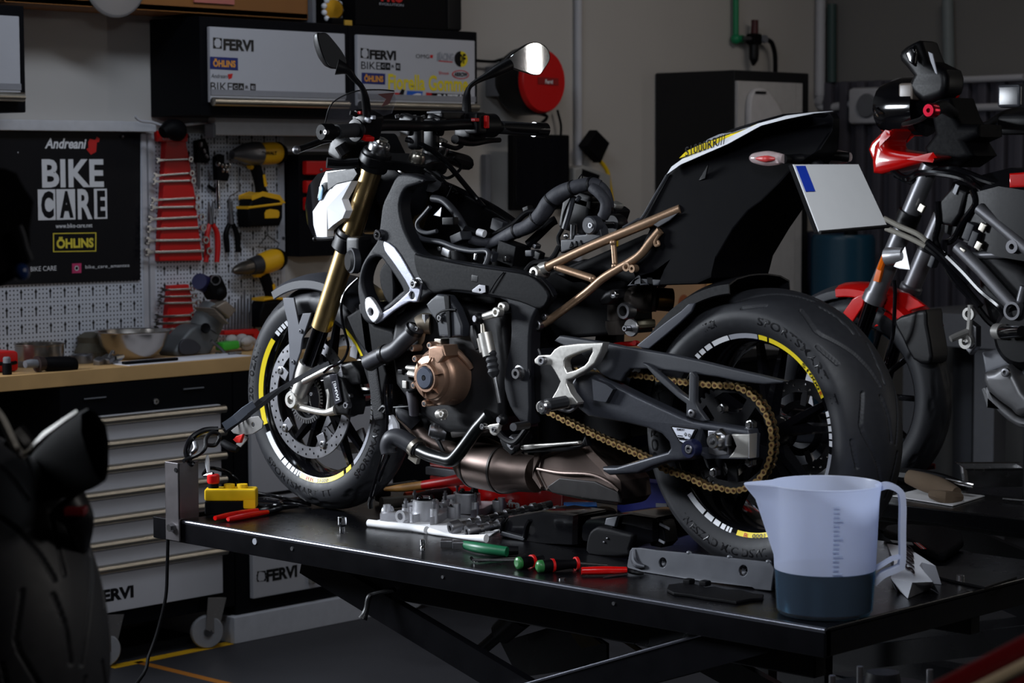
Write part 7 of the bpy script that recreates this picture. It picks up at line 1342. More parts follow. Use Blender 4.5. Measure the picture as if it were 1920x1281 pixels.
# things behind the castings
tb = thing('tool_case', 'red case with grey lid band standing behind the camshaft carriers', 'case', (.4, .36, LZ))
c0, c1 = (0.098,0.29,0.709), (0.511,0.29,0.729); zt_ = (0.098,0.29,0.812)[2]; zb1, zb0 = (0.128,0.29,0.801)[2], (0.127,0.29,0.779)[2]
obj('case_body', MB().bx((c0[0]-.02, .29, LZ), (c1[0]+.06, .415, zb0), .006), red_gloss, tb)
obj('lid_band', MB().bx((c0[0]-.03, .285, zb0), (c1[0]+.06, .41, zb1), .003), grey_metal, tb)
obj('case_lid', MB().bx((c0[0]-.02, .29, zb1), (c1[0]+.06, .405, zt_+.02), .006), red_gloss, tb)
def sxz(p, q_): return (p[0], q_[0], p[2], q_[2])
write('lettering', 'ma', sxz((0.334,0.289,0.723), (0.364,0.289,0.738)), M('case_yellow', (230, 190, 30), .4), tb, 'Y', .2895, bold=.05)
write('lettering', '-fra', sxz((0.366,0.289,0.721), (0.422,0.289,0.742)), white_decal, tb, 'Y', .2895, bold=.04)
hm = lying('hammer', 'hammer with red and wooden handle lying behind the front wheel', 'hammer', (0.062,0.285,0.74))
obj('handle_wood', MB().tube([(0.041,0.16,0.749),(0.108,0.17,0.759),(0.171,0.18,0.77)], [.006, .0115, .0125], 14), M('hammer_wood', (176, 124, 60), .55, var=.3, scale=20), hm)
obj('handle_red', MB().tube([(0.17,0.18,0.77),(0.247,0.19,0.786),(0.29,0.2,0.795),(0.307,0.205,0.798)], [.0128, .0135, .0155, .014], 14), red_paint, hm)
obj('hammer_head', MB().tube([(0.039,0.16,0.747),(0.033,0.16,0.74),(0.029,0.16,0.717)], [.02, .022, .02], 12), matt_black, hm)
tu = lying('metal_tube', 'grey metal tube lying behind the castings near the front wheel', 'tube', (0.078,0.17,0.71))
obj('tube_body', MB().tube([(0.115,0.077,0.728),(0.146,0.162,0.728)], [.0165, .0155], 20, smooth=False), M('tube_warm_grey', (120, 116, 108), .4, .6), tu)
obj('tube_grip', MB().tube([(0.146,0.162,0.728),(0.138,0.225,0.728),(0.15,0.289,0.73)], [.0165, .02, .022], 16), satin_black, tu)
tag(obj('orange_glove', MB().tube([(0.09,0.187,0.735),(0.094,0.215,0.735),(0.089,0.259,0.735)], [.008, .012, .008], 8), M('orange_rubber', (200, 70, 30), .7)), 'orange rubber piece lying between hammer and grey tube', 'rubber piece')
tag(obj('black_wire', MB().tube([(0.366,0.1,0.843),(0.38,0.12,0.83),(0.371,0.16,0.805),(0.346,0.2,0.776),(0.306,0.24,0.746)], .006, 8), matt_black), 'thick black wire hanging in front of the red case', 'wire')
bl_ = lying('blue_tray', 'small light blue plastic tray behind the glossy black covers', 'tray', (0.646,0.276,0.71))
q_ = (0.636,0.287,0.71); obj('tray_shell', MB().box(Lz(q_, .02), (.07, .06, .04), RZ, .006), M('light_blue_plastic', (30, 120, 210), .4), bl_); obj('tray_lip', MB().box(Lz(q_, .042), (.085, .07, .006), RZ, .002), M('light_blue_plastic', (30, 120, 210), .4), bl_)
cr_ = thing('blue_crate', 'dark blue plastic crate with pale label behind the rear tyre', 'crate', (.66, .50, LZ))
a_, b_ = (0.694,0.36,0.744), (0.864,0.36,0.735)
obj('crate_body', MB().bx((a_[0], .36, LZ+.001), (b_[0]+.1, .415, LZ+.11), .006), M('deep_blue_plastic', (16, 34, 150), .45), cr_)
obj('crate_label', MB().plate([(0.829,0.769),(0.866,0.772),(0.866,0.737),(0.829,0.734)], [], 'Y', .358, .003, .0005), grey_decal, cr_)
wb_ = lying('spray_bottle', 'white labelled bottle lying behind the camshaft ends', 'bottle', (0.445,0.443,0.72))
obj('bottle_body', MB().tube([(0.501,0.358,0.735),(0.505,0.362,0.735),(0.541,0.36,0.735),(0.542,0.362,0.735)], [.012, .018, .018, .012], 14), white_gloss, wb_); obj('bottle_cap', MB().tube([(0.542,0.362,0.735),(0.559,0.366,0.735)], .010, 12), navy_black, wb_)
tag(obj('chrome_bar', MB().cyl((0.527,0.331,0.722), (0.525,0.373,0.722), .006, n=12), chrome), 'short chrome bar lying in front of the white bottle', 'bar')
tag(obj('brown_cloth', MB().tube([(0.645,0.314,0.725),(0.663,0.33,0.73),(0.681,0.346,0.73),(0.66,0.393,0.72)], [.01, .016, .016, .008], 10), M('cloth_brown', (110, 92, 70), .9, bump=.5)), 'small brown cloth heap beside the blue tray', 'cloth')
tag(obj('wood_block', MB().box(Lz((0.837,0.054,0.71), .03), (.05, .03, .06), RZ, .003), M('block_wood', (160, 128, 92), .7)), 'small wooden block between the two glossy black covers', 'block')
# measuring jug
JX, JY = 1.800, -.268
jg = thing('measuring_jug', 'translucent plastic measuring jug half full of dark fluid at the lift corner', 'jug', (JX, JY, LZ))
def jug_material(name, tr, tl, tint=(.9, .93, 1, 1)):
    m = M(name, (226, 230, 242), .3, var=.02); nt = m.node_tree; b = nt.nodes['Principled BSDF']; out = nt.nodes['Material Output']
    t1 = nt.nodes.new('ShaderNodeBsdfTransparent'); t1.inputs[0].default_value = tint
    t2 = nt.nodes.new('ShaderNodeBsdfTranslucent'); t2.inputs[0].default_value = (.72, .78, .95, 1)
    m1, m2 = nt.nodes.new('ShaderNodeMixShader'), nt.nodes.new('ShaderNodeMixShader')
    m1.inputs[0].default_value = tl; nt.links.new(b.outputs[0], m1.inputs[1]); nt.links.new(t2.outputs[0], m1.inputs[2])
    m2.inputs[0].default_value = tr; nt.links.new(m1.outputs[0], m2.inputs[1]); nt.links.new(t1.outputs[0], m2.inputs[2])
    nt.links.new(m2.outputs[0], out.inputs[0]); return m
jug_mat = jug_material('jug_polypropylene', .28, .6)
prof = [(.1002, .0936), (.1022, .0936), (.1035, .12), (.1085, .235), (.112, .262), (.1135, .266), (.1120, .268), (.1100, .264), (.1065, .235), (.1015, .12), (.1002, .0936)]
ua = math.radians(43.7); rgt = Vector((math.cos(ua), math.sin(ua), 0))
m = MB().lathe(prof, (JX, JY, LZ), (0, 0, 1), 96)
for v in m.bm.verts:
    d = Vector((v.co.x-JX, v.co.y-JY, 0)); h = v.co.z-LZ
    if d.length > .08 and h > .17:
        c_ = -(d.normalized().dot(rgt)); k = max(0, (c_-.90)/.10); k = k*k; g = max(0, min(1, (h-.19)/.07))
        v.co += -rgt*.052*k*g
lowm = MB().lathe([(0, .003), (.092, .003), (.097, .010), (.1022, .0935), (.1002, .0935), (.095, .012), (0, .006)], (JX, JY, LZ), (0, 0, 1), 96)
obj('jug_base', lowm, jug_material('wetted_polypropylene', .94, .6, (.62, .84, .95, 1)), jg)
obj('jug_body', m, jug_mat, jg)
fl = obj('fluid', MB().lathe([(0, .008), (.0935, .010), (.0985, .092), (0, .092)], (JX, JY, LZ), (0, 0, 1), 64), M('blue_green_fluid', (3, 24, 34), .3, spec=.2), jg, 'dark blue green fluid')
hd = lambda r, h: Vector((JX, JY, LZ+h))+rgt*r
hm_ = jug_material('jug_handle_plastic', .2, .5)
def strap(pts, w, th):
    m = MB(); R = []; out = Vector((-rgt.y, rgt.x, 0))
    for i, p in enumerate(pts):
        d = (pts[min(i+1, len(pts)-1)]-pts[max(i-1, 0)]).normalized(); n = d.cross(out).normalized()
        R.append([p-out*w-n*th, p+out*w-n*th, p+out*w+n*th, p-out*w+n*th])
    return m.loft(R)
hp = [Vector(p) for p in cr([hd(.104, .256), hd(.126, .262), hd(.150, .250), hd(.156, .225), hd(.156, .17), hd(.156, .105), hd(.146, .092), hd(.118, .080), hd(.098, .062)], 5)]
obj('jug_handle', strap(hp, .013, .006), hm_, jg)
obj('handle_brace', strap([hd(.156, .118), hd(.135, .112), hd(.102, .092)], .011, .003), hm_, jg)
mk = M('jug_graduation', (150, 166, 196), .4)
for k in range(16):
    h = .10+k*.009; R_ = .0985+(h-.012)*.05+.0035; l_ = .012 if k % 4 else .020
    obj('graduation_mark', MB().lathe([(R_-.0012, .0006), (R_+.0006, .0006), (R_+.0006, -.0006), (R_-.0012, -.0006)], (JX, JY, LZ+h), (0, 0, 1), 4, math.radians(-46), math.radians(-46)+l_/R_, True, up=(1, 0, 0)), mk, jg)
# white fairing piece with black model lettering
fp = lying('white_fairing', 'white fairing piece with black numbering lying at the lift end', 'fairing', (1.767,0.097,0.71))
def fr_(p): return [Vector(q) for q in p]
mainf = fr_([(1.662,0.156,0.785),(1.699,0.164,0.783),(1.756,0.14,0.773),(1.805,0.13,0.756),(1.774,0.123,0.761),(1.78,0.106,0.757),(1.815,0.074,0.75),(1.857,0.04,0.74),(1.842,-0.015,0.744),(1.787,-0.013,0.746),(1.738,0.072,0.764)])
lowf = fr_([(1.842,-0.015,0.716),(1.838,-0.025,0.711),(1.812,0.108,0.712),(1.731,0.077,0.714)])
m = MB(); A_ = m.ring(mainf); Lv = m.ring(lowf); Bk = m.ring([Vector((p.x-.004, p.y+.03, LZ+.001)) for p in mainf])
m.bm.faces.new(A_); I_, H_, J_ = A_[8], A_[7], A_[9]; L_, N_, M_ = Lv[1], Lv[3], Lv[2]
m.bm.faces.new((J_, I_, L_, N_)); m.bm.faces.new((I_, H_, M_, L_))
for i in (0, 1, 2, 3, 4, 5, 6, 9, 10): j = (i+1) % 11; m.bm.faces.new((A_[i], A_[j], Bk[j], Bk[i]))
m.bm.faces.new((H_, Bk[7], M_)); m.bm.faces.new((J_, N_, Bk[9]))
obj('fairing_shell', m, M('fairing_white', (200, 202, 210), .35, var=.02, coat=.2), fp, sharp=20)
t0, t1, tu_ = Vector((1.827,0.017,0.747)), Vector((1.731,0.156,0.776)), Vector((1.789,0.034,0.754))-Vector((1.827,0.017,0.747))
nrm_ = (t1-t0).cross(tu_).normalized(); nrm_ = nrm_ if nrm_.z > 0 else -nrm_
obj('lettering', text_mb('S1000', (0, 1, 0, 1), fit=lambda u, v, w, at: t0.lerp(t1, u)+tu_*v+nrm_*(w+.004), bold=.04, depth=.004, shear=.2), tyre_print, fp)
ap = lying('side_panel', 'dark fairing panel with red striped lettering behind the white fairing', 'fairing', (1.628,0.387,0.71))
obj('panel_body', MB().plate(sm([(1.363,0.582),(1.34,0.67),(1.42,0.706),(1.494,0.701),(1.59,0.581),(1.645,0.434),(1.653,0.378),(1.517,0.481)], 2), [], 'Z', LZ+.014, .022, .008), matt_black, ap)
for k, mt in enumerate((red_decal2, white_decal, red_decal2)):
    u = k*14; obj('panel_stripe', MB().plate([(a[0]+.0, a[1]) for a in ((1.536,0.451) , (1.539,0.454), (1.6,0.392), (1.597,0.39))] if k == 0 else ([((1.54,0.455)), ((1.542,0.456)), ((1.603,0.395)), ((1.601,0.393))] if k == 1 else [((1.546,0.453)), ((1.548,0.456)), ((1.606,0.398)), ((1.604,0.396))]), [], 'Z', LZ+.0265, .001, .0002), mt, ap)
obj('panel_lettering', MB().plate([(1.474,0.445),(1.533,0.449),(1.557,0.42),(1.5,0.418)], [], 'Z', LZ+.0265, .001, .0002), grey_decal, ap)
sp_ = lying('steel_plate', 'flat dark steel plate with a bolt at the far lift corner', 'plate', (1.82,0.231,0.71))
obj('plate_body', MB().plate([(1.684,0.314),(1.726,0.352),(1.863,0.344),(1.889,0.323),(1.901,0.173),(1.798,0.196),(1.745,0.221)], [], 'Z', LZ+.004, .006, .001), M('dark_steel_plate', (60, 60, 62), .35, .9, var=.25, scale=20), sp_)
obj('plate_bolt', MB().lathe([(0, .012), (.009, .012), (.010, 0)], (1.824,0.198,0.717), (0, 0, 1), 12), steel, sp_)
# ------------------------------------------------------------------ second lift with the red motorcycle
wt_ = thing('work_table', 'narrow black table at right holding the steel tray and gloves', 'table', (1.9, 1.25, 0))
obj('table_top', MB().bx((.55, 1.075, LZ-.04), (3.0, 1.40, LZ), .004), lift_paint, wt_)
for x_ in (.62, 2.9):
    for y_ in (1.1, 1.37): obj('table_leg', MB().bx((x_-.02, y_-.02, 0), (x_+.02, y_+.02, LZ-.04), .002), lift_paint, wt_)
L2 = LZ-.065
l2 = thing('motorcycle_lift', 'black lift table at right under the red motorcycle', 'lift table', (1.6, 1.7, 0))
obj('platform', MB().bx((.25, 1.41, L2-.05), (2.6, 1.98, L2), .004), lift_paint, l2)
for y_ in (1.50, 1.85): obj('scissor_arm', leg((.5, 0, .57), (2.3, 0, .12), y_), lift_paint, l2); obj('scissor_arm', leg((.5, 0, .12), (2.3, 0, .57), y_+.04), lift_paint, l2)
obj('base_frame', MB().bx((.4, 1.45, 0), (2.5, 1.53, .09)), lift_paint, l2)
obj('base_frame', MB().bx((.4, 1.84, 0), (2.5, 1.92, .09)), lift_paint, l2)
tray = thing('steel_tray', 'shiny rectangular steel tray on the narrow table', 'tray', (1.121,1.466,0.71))
tp = Vector((1.065,1.558,0.71))
rr2 = lambda a, b, h: [Vector((tp.x, tp.y, LZ+h))+RZ.to_matrix() @ Vector((u*a, v*b, 0)) for u, v in sm([(-1, -.8), (-.9, -1), (.9, -1), (1, -.8), (1, .8), (.9, 1), (-.9, 1), (-1, .8)], 3)]
obj('tray_shell', MB().loft([rr2(.07, .05, .003), rr2(.078, .056, .052), rr2(.088, .064, .056), rr2(.088, .064, .059), rr2(.076, .054, .056), rr2(.067, .047, .008)]), steel, tray)
obj('tray_handle', MB().tube([(1.081,1.284,0.76),(1.152,1.254,0.76),(1.187,1.264,0.755)], .004, 8).tube([(1.085,1.288,0.755),(1.149,1.258,0.752),(1.19,1.254,0.75)], .003, 8), steel, tray)
tag(obj('paper_sheet', MB().plate([(0.984,1.18),(0.965,1.348),(1.17,1.35),(1.203,1.139)], [], 'Z', LZ+.003, .003, .0005), paper), 'white paper sheet lying on the edge of the narrow table', 'paper')
tag(obj('work_gloves', MB().tube([(0.989,1.249,0.76),(1.041,1.249,0.75),(1.092,1.251,0.74),(1.151,1.238,0.73)], [.02, .026, .026, .018], 12).tube([(1.111,1.179,0.73),(1.166,1.162,0.73),(1.176,1.217,0.725)], [.012, .018, .012], 10), M('glove_brown', (120, 102, 84), .9, bump=.5)), 'worn brown work gloves heaped on the narrow table', 'gloves')
tag(obj('black_parts', MB().tube([(0.934,1.297,0.755),(1.008,1.291,0.755),(1.084,1.289,0.75),(1.146,1.299,0.74)], [.02, .022, .02, .012], 10), satin_black), 'black plastic parts heaped behind the gloves on the narrow table', 'parts')
tag(obj('red_rag', MB().tube([(0.815,1.492,0.745),(0.824,1.552,0.745),(0.863,1.576,0.745)], [.008, .014, .008], 10), M('rag_dark_red', (120, 20, 24), .9)), 'dark red rag on the narrow table behind the gloves', 'rag')
tag(obj('small_screwdriver', MB().cyl((1.253,1.307,0.718), (1.328,1.318,0.718), .004, n=8), steel), 'thin steel rod lying beside the steel tray', 'rod')
# the red motorcycle
R2 = thing('motorcycle', 'red naked motorcycle with grey fork on the lift at right', 'motorcycle', (1.2, 1.5, L2))
FX = (.656, 1.5, L2+.302)
m = tyre_mb(.302, .12, .216, 120, [[(a, u*.62) for a, u in p] for p in GR], 10, 40); m.xf(Matrix.Translation(FX)); obj('front_tyre', m, tyre_rubber, R2, sharp=180, weld=False)
rim = MB().lathe([(.23, .046), (.213, .044), (.2, .02), (.197, 0), (.2, -.02), (.213, -.044), (.23, -.046), (.218, -.03), (.214, 0), (.218, .03)], FX, (0, -1, 0), 64, loop=True)
for k in range(10): a = 2*PI*k/10; rim.tube([Vector(FX)+Vector((math.cos(a)*r, 0, math.sin(a)*r)) for r in (.03, .12, .2)], [.014, .009, .009], 8)
rim.lathe([(0, .05), (.03, .05), (.03, -.05), (0, -.05)], FX, (0, -1, 0), 20)
obj('front_rim', rim, gloss_black, R2)
obj('brake_disc', MB().plate(circ((FX[0], FX[2]), .155, 64), [circ((FX[0], FX[2]), .125, 48)], 'Y', 1.43, .005, .0005), dull_steel, R2)
gf = M('fork_grey', (120, 120, 124), .38, .6, var=.06)
fo = Vector((.045, 0, 0))
for s, hi, lo in ((-1, (0.955,1.395,1.618), (0.765,1.395,1.229)), (1, (0.859,1.605,1.474), (0.751,1.605,1.251))):
    hi, lo = Vector(hi), Vector(lo); d = (hi-lo).normalized()
    obj('fork_tube', MB().tube([hi, hi.lerp(lo, .4), hi.lerp(lo, .41), lo.lerp(hi, .08), lo.lerp(hi, .06), lo], [.026, .026, .028, .028, .033, .033], 24, smooth=False), gf, R2)
    ax0 = Vector((FX[0], lo.y, FX[2]))
    obj('fork_slider', MB().tube([lo, lo.lerp(ax0, .9), ax0], [.021, .021, .022], 20, smooth=False), M('black_chrome', (60, 60, 66), .1, 1), R2)
    obj('fork_clamp', MB().cyl(hi.lerp(lo, .34), hi.lerp(lo, .46), .034), satin_black, R2)
obj('front_mudguard', guard(FX, .325, .15, 42, 98), red_gloss, R2)
obj('mudguard_tip', guard(FX, .322, .13, 98, 128), grey_plastic, R2)
obj('mudguard_side', MB().plate([(0.647,1.191),(0.681,1.233),(0.724,1.253),(0.718,1.214),(0.681,1.166)], [], 'Y', 1.42, .01, .003).plate([(0.735,1.152),(0.771,1.194),(0.807,1.257),(0.849,1.254),(0.909,1.22),(0.862,1.206),(0.808,1.17)], [], 'Y', 1.45, .012, .003), red_gloss, R2)
obj('mudguard_flap', MB().plate(sm([(0.824,1.177),(0.875,1.199),(0.928,1.212),(0.934,1.172),(0.953,1.082),(0.936,1.056),(0.888,1.068),(0.851,1.127)], 2), [], 'Y', 1.46, .09, .01), satin_black, R2)
obj('brake_hose', MB().tube([(0.848,1.38,1.292),(0.858,1.37,1.252),(0.856,1.37,1.192),(0.844,1.38,1.13),(0.813,1.4,1.077)], .006, 8), gloss_black, R2)
obj('wheel_reflector', MB().plate([(0.793,1.291),(0.807,1.332),(0.824,1.325),(0.813,1.287)], [], 'Y', 1.36, .012, .002), orange, R2, 'amber reflector')
obj('orange_stalk', MB().tube([(0.832,1.36,1.366),(0.821,1.36,1.342),(0.813,1.36,1.323)], .010, 8), orange, R2)
obj('lamp_bracket', MB().tube([(0.851,1.34,1.362),(0.879,1.34,1.365),(0.906,1.34,1.368)], [.026, .024, .020], 20).plate([(0.88,1.335),(0.918,1.392),(0.936,1.327),(0.9,1.329)], [], 'Y', 1.33, .004, .001), M('bare_silver', (186, 186, 188), .35, .8), R2)
obj('tank_fairing', MB().plate(sm([(0.781,1.662),(0.791,1.682),(0.836,1.719),(0.849,1.713),(0.83,1.692),(0.827,1.68),(0.829,1.668),(0.846,1.661),(0.899,1.654),(0.99,1.644),(0.996,1.635),(0.97,1.63),(0.9,1.614),(0.84,1.6),(0.78,1.595)], 2), [], 'Y', 1.42, .12, .02), red_gloss, R2, 'red tank side fairing')
obj('tank_fairing', MB().plate([(0.601,1.665),(0.612,1.686),(0.659,1.724),(0.672,1.718),(0.65,1.683),(0.652,1.671),(0.725,1.656),(0.82,1.645),(0.726,1.614),(0.632,1.599)], [], 'Y', 1.62, .04, .01), red_gloss, R2)
obj('headlight', MB().loft([[((0.749,1.5,1.783)[0]+x, 1.5+w*math.cos(a), (0.749,1.5,1.783)[2]+h*math.sin(a)) for a in np.arange(0, 2*PI, .4)] for x, w, h in ((-.03, .04, .045), (-.015, .07, .07), (.04, .085, .085), (.12, .085, .085))]), gloss_black, R2)
obj('lamp_rim', MB().tube([(0.749,1.42,1.782),(0.761,1.41,1.769),(0.77,1.41,1.757)], .004, 8), chrome, R2)
obj('screen_shroud', MB().plate(sm([(0.854,1.84),(0.871,1.869),(0.829,1.911),(0.829,1.94),(0.87,1.962),(0.9,1.963),(0.925,1.907),(0.979,1.883),(0.988,1.837),(0.967,1.803),(0.906,1.793)], 2), [], 'Y', 1.47, .10, .02), satin_black, R2)
obj('shroud_panel', MB().plate([(0.869,1.931),(0.881,1.945),(0.898,1.952),(0.904,1.93),(0.899,1.893),(0.881,1.906)], [], 'Y', 1.40, .02, .006), gloss_black, R2)
obj('mirror_glass', MB().plate([(0.94,1.933),(0.955,1.927),(0.972,1.868),(0.964,1.873),(0.949,1.905)], [], 'Y', 1.40, .004, .001), grey_decal, R2)
obj('instrument', MB().box((0.852,1.45,1.825), (.05, .06, .05), None, .008), M('instrument_grey', (110, 100, 92), .3), R2)
obj('handlebar', MB().tube([(1.155,1.1,1.761),(1.117,1.2,1.773),(1.017,1.4,1.764),(0.95,1.55,1.757),(0.896,1.75,1.727),(0.79,2.05,1.77),(0.707,2.3,1.789)], [.018, .018, .016, .014, .014, .014, .014], 12), satin_black, R2)
obj('bar_end', MB().lathe([(.006, .016), (.016, .016), (.019, .010), (.019, -.012), (.006, -.012)], (1.175,1.06,1.76), (0, -1, 0), 24, loop=True), M('red_anodised', (190, 20, 50), .25, .8), R2)
obj('hand_lever', MB().tube([(1.133,1.1,1.75),(1.103,1.12,1.739),(1.05,1.15,1.731),(0.994,1.2,1.728)], [.008, .007, .007, .006], 8), satin_black, R2)
obj('bar_bolt_red', MB().ball((0.964,1.5,1.816), .014), red_gloss, R2)
obj('controls_block', MB().plate([(0.944,1.806),(0.99,1.805),(1.011,1.755),(1.026,1.732),(1.083,1.729),(1.084,1.695),(1.044,1.68),(1.07,1.643),(1.016,1.611),(0.929,1.612),(0.904,1.667),(0.939,1.706),(0.927,1.756)], [], 'Y', 1.5, .14, .02), matt_black, R2)
obj('reservoir', MB().box((0.85,2,1.824), (.08, .06, .07), None, .01), M('reservoir_smoke', (60, 62, 68), .2), R2)
obj('mirror', MB().box((0.927,1.9,1.736), (.12, .05, .06), None, .015), satin_black, R2)
obj('tank_body', MB().loft([[(x, 1.5+y*w, z) for y, z in ((-1, zb), (-1, zt-.05), (-.6, zt), (.6, zt), (1, zt-.05), (1, zb))] for x, w, zb, zt in ((1.0, .10, LZ+.72, LZ+.86), (1.2, .15, LZ+.66, LZ+.90), (1.5, .13, LZ+.62, LZ+.86), (1.8, .1, LZ+.62, LZ+.80))]), satin_black, R2)
obj('side_cover_red', MB().plate([(1.231,1.595),(1.337,1.602),(1.337,1.56),(1.232,1.556)], [], 'Y', 1.36, .02, .006), red_gloss, R2)
obj('frame_tube', MB().tube([(1.134,1.36,1.5),(1.192,1.36,1.46),(1.275,1.36,1.399),(1.346,1.36,1.347)], .017, 14, smooth=False), gf, R2)
obj('frame_tube', MB().tube([(1.067,1.36,1.394),(1.142,1.36,1.332),(1.247,1.36,1.234)], .018, 14, smooth=False), gf, R2)
obj('frame_tube', MB().tube([(1.086,1.38,1.369),(1.264,1.38,1.378),(1.334,1.38,1.382)], .011, 12, smooth=False), gf, R2)
obj('frame_tube', MB().tube([(1.256,1.37,1.236),(1.271,1.37,1.291)], .012, 12, smooth=False), gf, R2)
obj('frame_socket', MB().lathe([(.018, .012), (.025, .012), (.026, -.03), (.018, -.03)], (1.259,1.34,1.226), (0, -1, 0), 28, loop=True), gf, R2)
obj('frame_eyelet', MB().lathe([(.008, .008), (.018, .008), (.018, -.01), (.008, -.01)], (1.248,1.35,1.398), (0, -1, 0), 20, loop=True), gf, R2)
obj('battery_box', MB().plate([(0.998,1.517),(1.044,1.563),(1.089,1.545),(1.069,1.481),(1.042,1.448),(0.988,1.457)], [], 'Y', 1.42, .10, .01), satin_black, R2)
obj('box_sticker', MB().plate([(1.046,1.543),(1.056,1.566),(1.067,1.561),(1.056,1.535)], [], 'Y', 1.366, .003, .0005), grey_decal, R2)
obj('engine_block', MB().plate([(1.094,1.412),(1.252,1.343),(1.324,1.273),(1.326,1.139),(1.151,1.175),(1.117,1.284)], [], 'Y', 1.46, .16, .03), engine_dark, R2)
obj('engine_side', MB().lathe([(0, .02), (.07, .02), (.09, 0), (.095, -.05)], (1.276,1.36,1.158), (0, -1, 0), 36), satin_black, R2)
for p_ in ([(0.838,1.38,1.605),(0.889,1.37,1.581),(0.933,1.37,1.595),(0.998,1.37,1.595),(1.079,1.37,1.581),(1.137,1.38,1.541),(1.163,1.38,1.495),(1.146,1.4,1.449)], [(0.849,1.38,1.591),(0.91,1.38,1.572),(0.976,1.38,1.6),(1.051,1.38,1.604),(1.157,1.38,1.572),(1.261,1.38,1.559)],
           [(1.106,1.37,1.55),(1.117,1.37,1.513),(1.081,1.37,1.467),(1.049,1.37,1.416),(1.017,1.37,1.402)], [(1.116,1.38,1.513),(1.147,1.38,1.513),(1.151,1.38,1.477),(1.127,1.38,1.44)], [(1.024,1.36,1.412),(1.03,1.36,1.347),(1.057,1.36,1.302),(1.111,1.36,1.254),(1.158,1.37,1.196),(1.194,1.38,1.169)],
           [(1.041,1.35,1.366),(1.095,1.35,1.322),(1.149,1.35,1.274),(1.217,1.35,1.226),(1.232,1.36,1.181)], [(0.994,1.37,1.517),(1,1.37,1.457),(0.99,1.37,1.411),(1.012,1.37,1.374)]):
    obj('wiring_hose', MB().tube(p_, .0095, 8), gloss_black, R2)
for p_ in ([(0.852,1.32,1.47),(0.901,1.33,1.447),(0.95,1.34,1.427),(0.976,1.35,1.406)], [(0.858,1.32,1.442),(0.901,1.33,1.426),(0.939,1.34,1.41),(0.973,1.35,1.392)]):
    obj('throttle_cable', MB().tube(p_, .0075, 10), M('grey_cable_sheath', (150, 146, 136), .5), R2)
for p_ in ([(0.976,1.35,1.406),(1.02,1.35,1.375),(1.063,1.35,1.339),(1.11,1.36,1.295)], [(0.973,1.35,1.392),(1.031,1.35,1.352),(1.089,1.36,1.285),(1.143,1.36,1.232)]): obj('cable_sleeve', MB().tube(p_, .010, 10), gloss_black, R2)
for p_, s_ in (((1.108,1.36,1.436), .05), ((1.125,1.36,1.416), .045), ((0.992,1.36,1.351), .035)): obj('plug', MB().box(p_, (s_*.5, .03, s_), Euler((0, .4, 0)), .004), grey_plastic, R2)
for p_ in ((1.154,1.35,1.448), (1.142,1.35,1.398), (1.089,1.35,1.379), (0.945,1.37,1.498)): obj('clip', MB().box(p_, (.02, .012, .024), Euler((0, .5, 0)), .003), alu, R2)
pg2 = M('peg_silver', (176, 174, 170), .4, .7)
obj('gear_linkage', MB().lathe([(.010, .006), (.018, .006), (.018, -.006), (.010, -.006)], (1.126,1.33,1.212), (0, -1, 0), 18, loop=True).tube([(1.13,1.33,1.237),(1.129,1.33,1.196),(1.126,1.33,1.164),(1.121,1.33,1.137)], [.008, .008, .009, .016], 10).lathe([(.010, .008), (.020, .008), (.020, -.008), (.010, -.008)], (1.125,1.32,1.137), (0, -1, 0), 18, loop=True), pg2, R2)
obj('toe_peg', MB().tube([(1.127,1.32,1.163),(1.113,1.3,1.154),(1.1,1.28,1.145)], [.010, .010, .009], 10), pg2, R2)
obj('linkage_body', MB().plate([(1.118,1.195),(1.145,1.178),(1.146,1.123),(1.125,1.099),(1.098,1.125),(1.124,1.159)], [], 'Y', 1.35, .03, .006), dull_steel, R2)
obj('foot_peg', MB().tube([(1.241,1.32,1.168),(1.345,1.24,1.18)], [.018, .015], 14, smooth=False), gloss_black, R2)
obj('peg_collar', MB().tube([(1.206,1.34,1.168),(1.233,1.33,1.169)], [.022, .022], 14, smooth=False), pg2, R2)
obj('exhaust_cover', MB().plate(sm([(1.172,1.052),(1.205,1.063),(1.249,1.08),(1.294,1.011),(1.338,0.966),(1.284,0.941),(1.256,0.96),(1.184,1.004)], 2), [], 'Y', 1.36, .07, .02), M('exhaust_grey', (110, 110, 112), .4, .6), R2)
obj('cover_lower', MB().plate(sm([(1.167,1.022),(1.184,0.994),(1.262,0.941),(1.295,0.934),(1.333,0.913),(1.273,0.909),(1.207,0.947),(1.173,0.993)], 2), [], 'Y', 1.37, .05, .012), M('exhaust_grey', (110, 110, 112), .4, .6), R2)
obj('cover_screw', MB().bolt((1.256,1.31,1.061), (0, -1, 0), .012, .008), dull_steel, R2)
obj('engine_foot', MB().plate([(1.134,1.104),(1.184,1.117),(1.245,1.101),(1.3,1.075),(1.274,1.025),(1.213,1.07),(1.146,1.046)], [], 'Y', 1.42, .08, .01), grey_metal, R2)
obj('centre_stand', MB().cyl((1.25, 1.44, L2+.003), (1.25, 1.46, LZ+.5), .016).cyl((1.25, 1.62, L2+.003), (1.25, 1.54, LZ+.5), .016), satin_black, R2)
m = tyre_mb(.31, .17, .216, 90, None, 8, 30); m.xf(Matrix.Translation((2.06, 1.5, L2+.31))); obj('rear_tyre', m, tyre_rubber, R2, sharp=180, weld=False)
obj('rear_rim', MB().lathe([(.0, .03), (.03, .05), (.05, .02), (.19, .02), (.215, .07), (.23, .07), (.218, 0), (.23, -.07), (.215, -.07), (.19, -.02), (0, -.03)], (2.06, 1.5, L2+.31), (0, -1, 0), 40), gloss_black, R2)
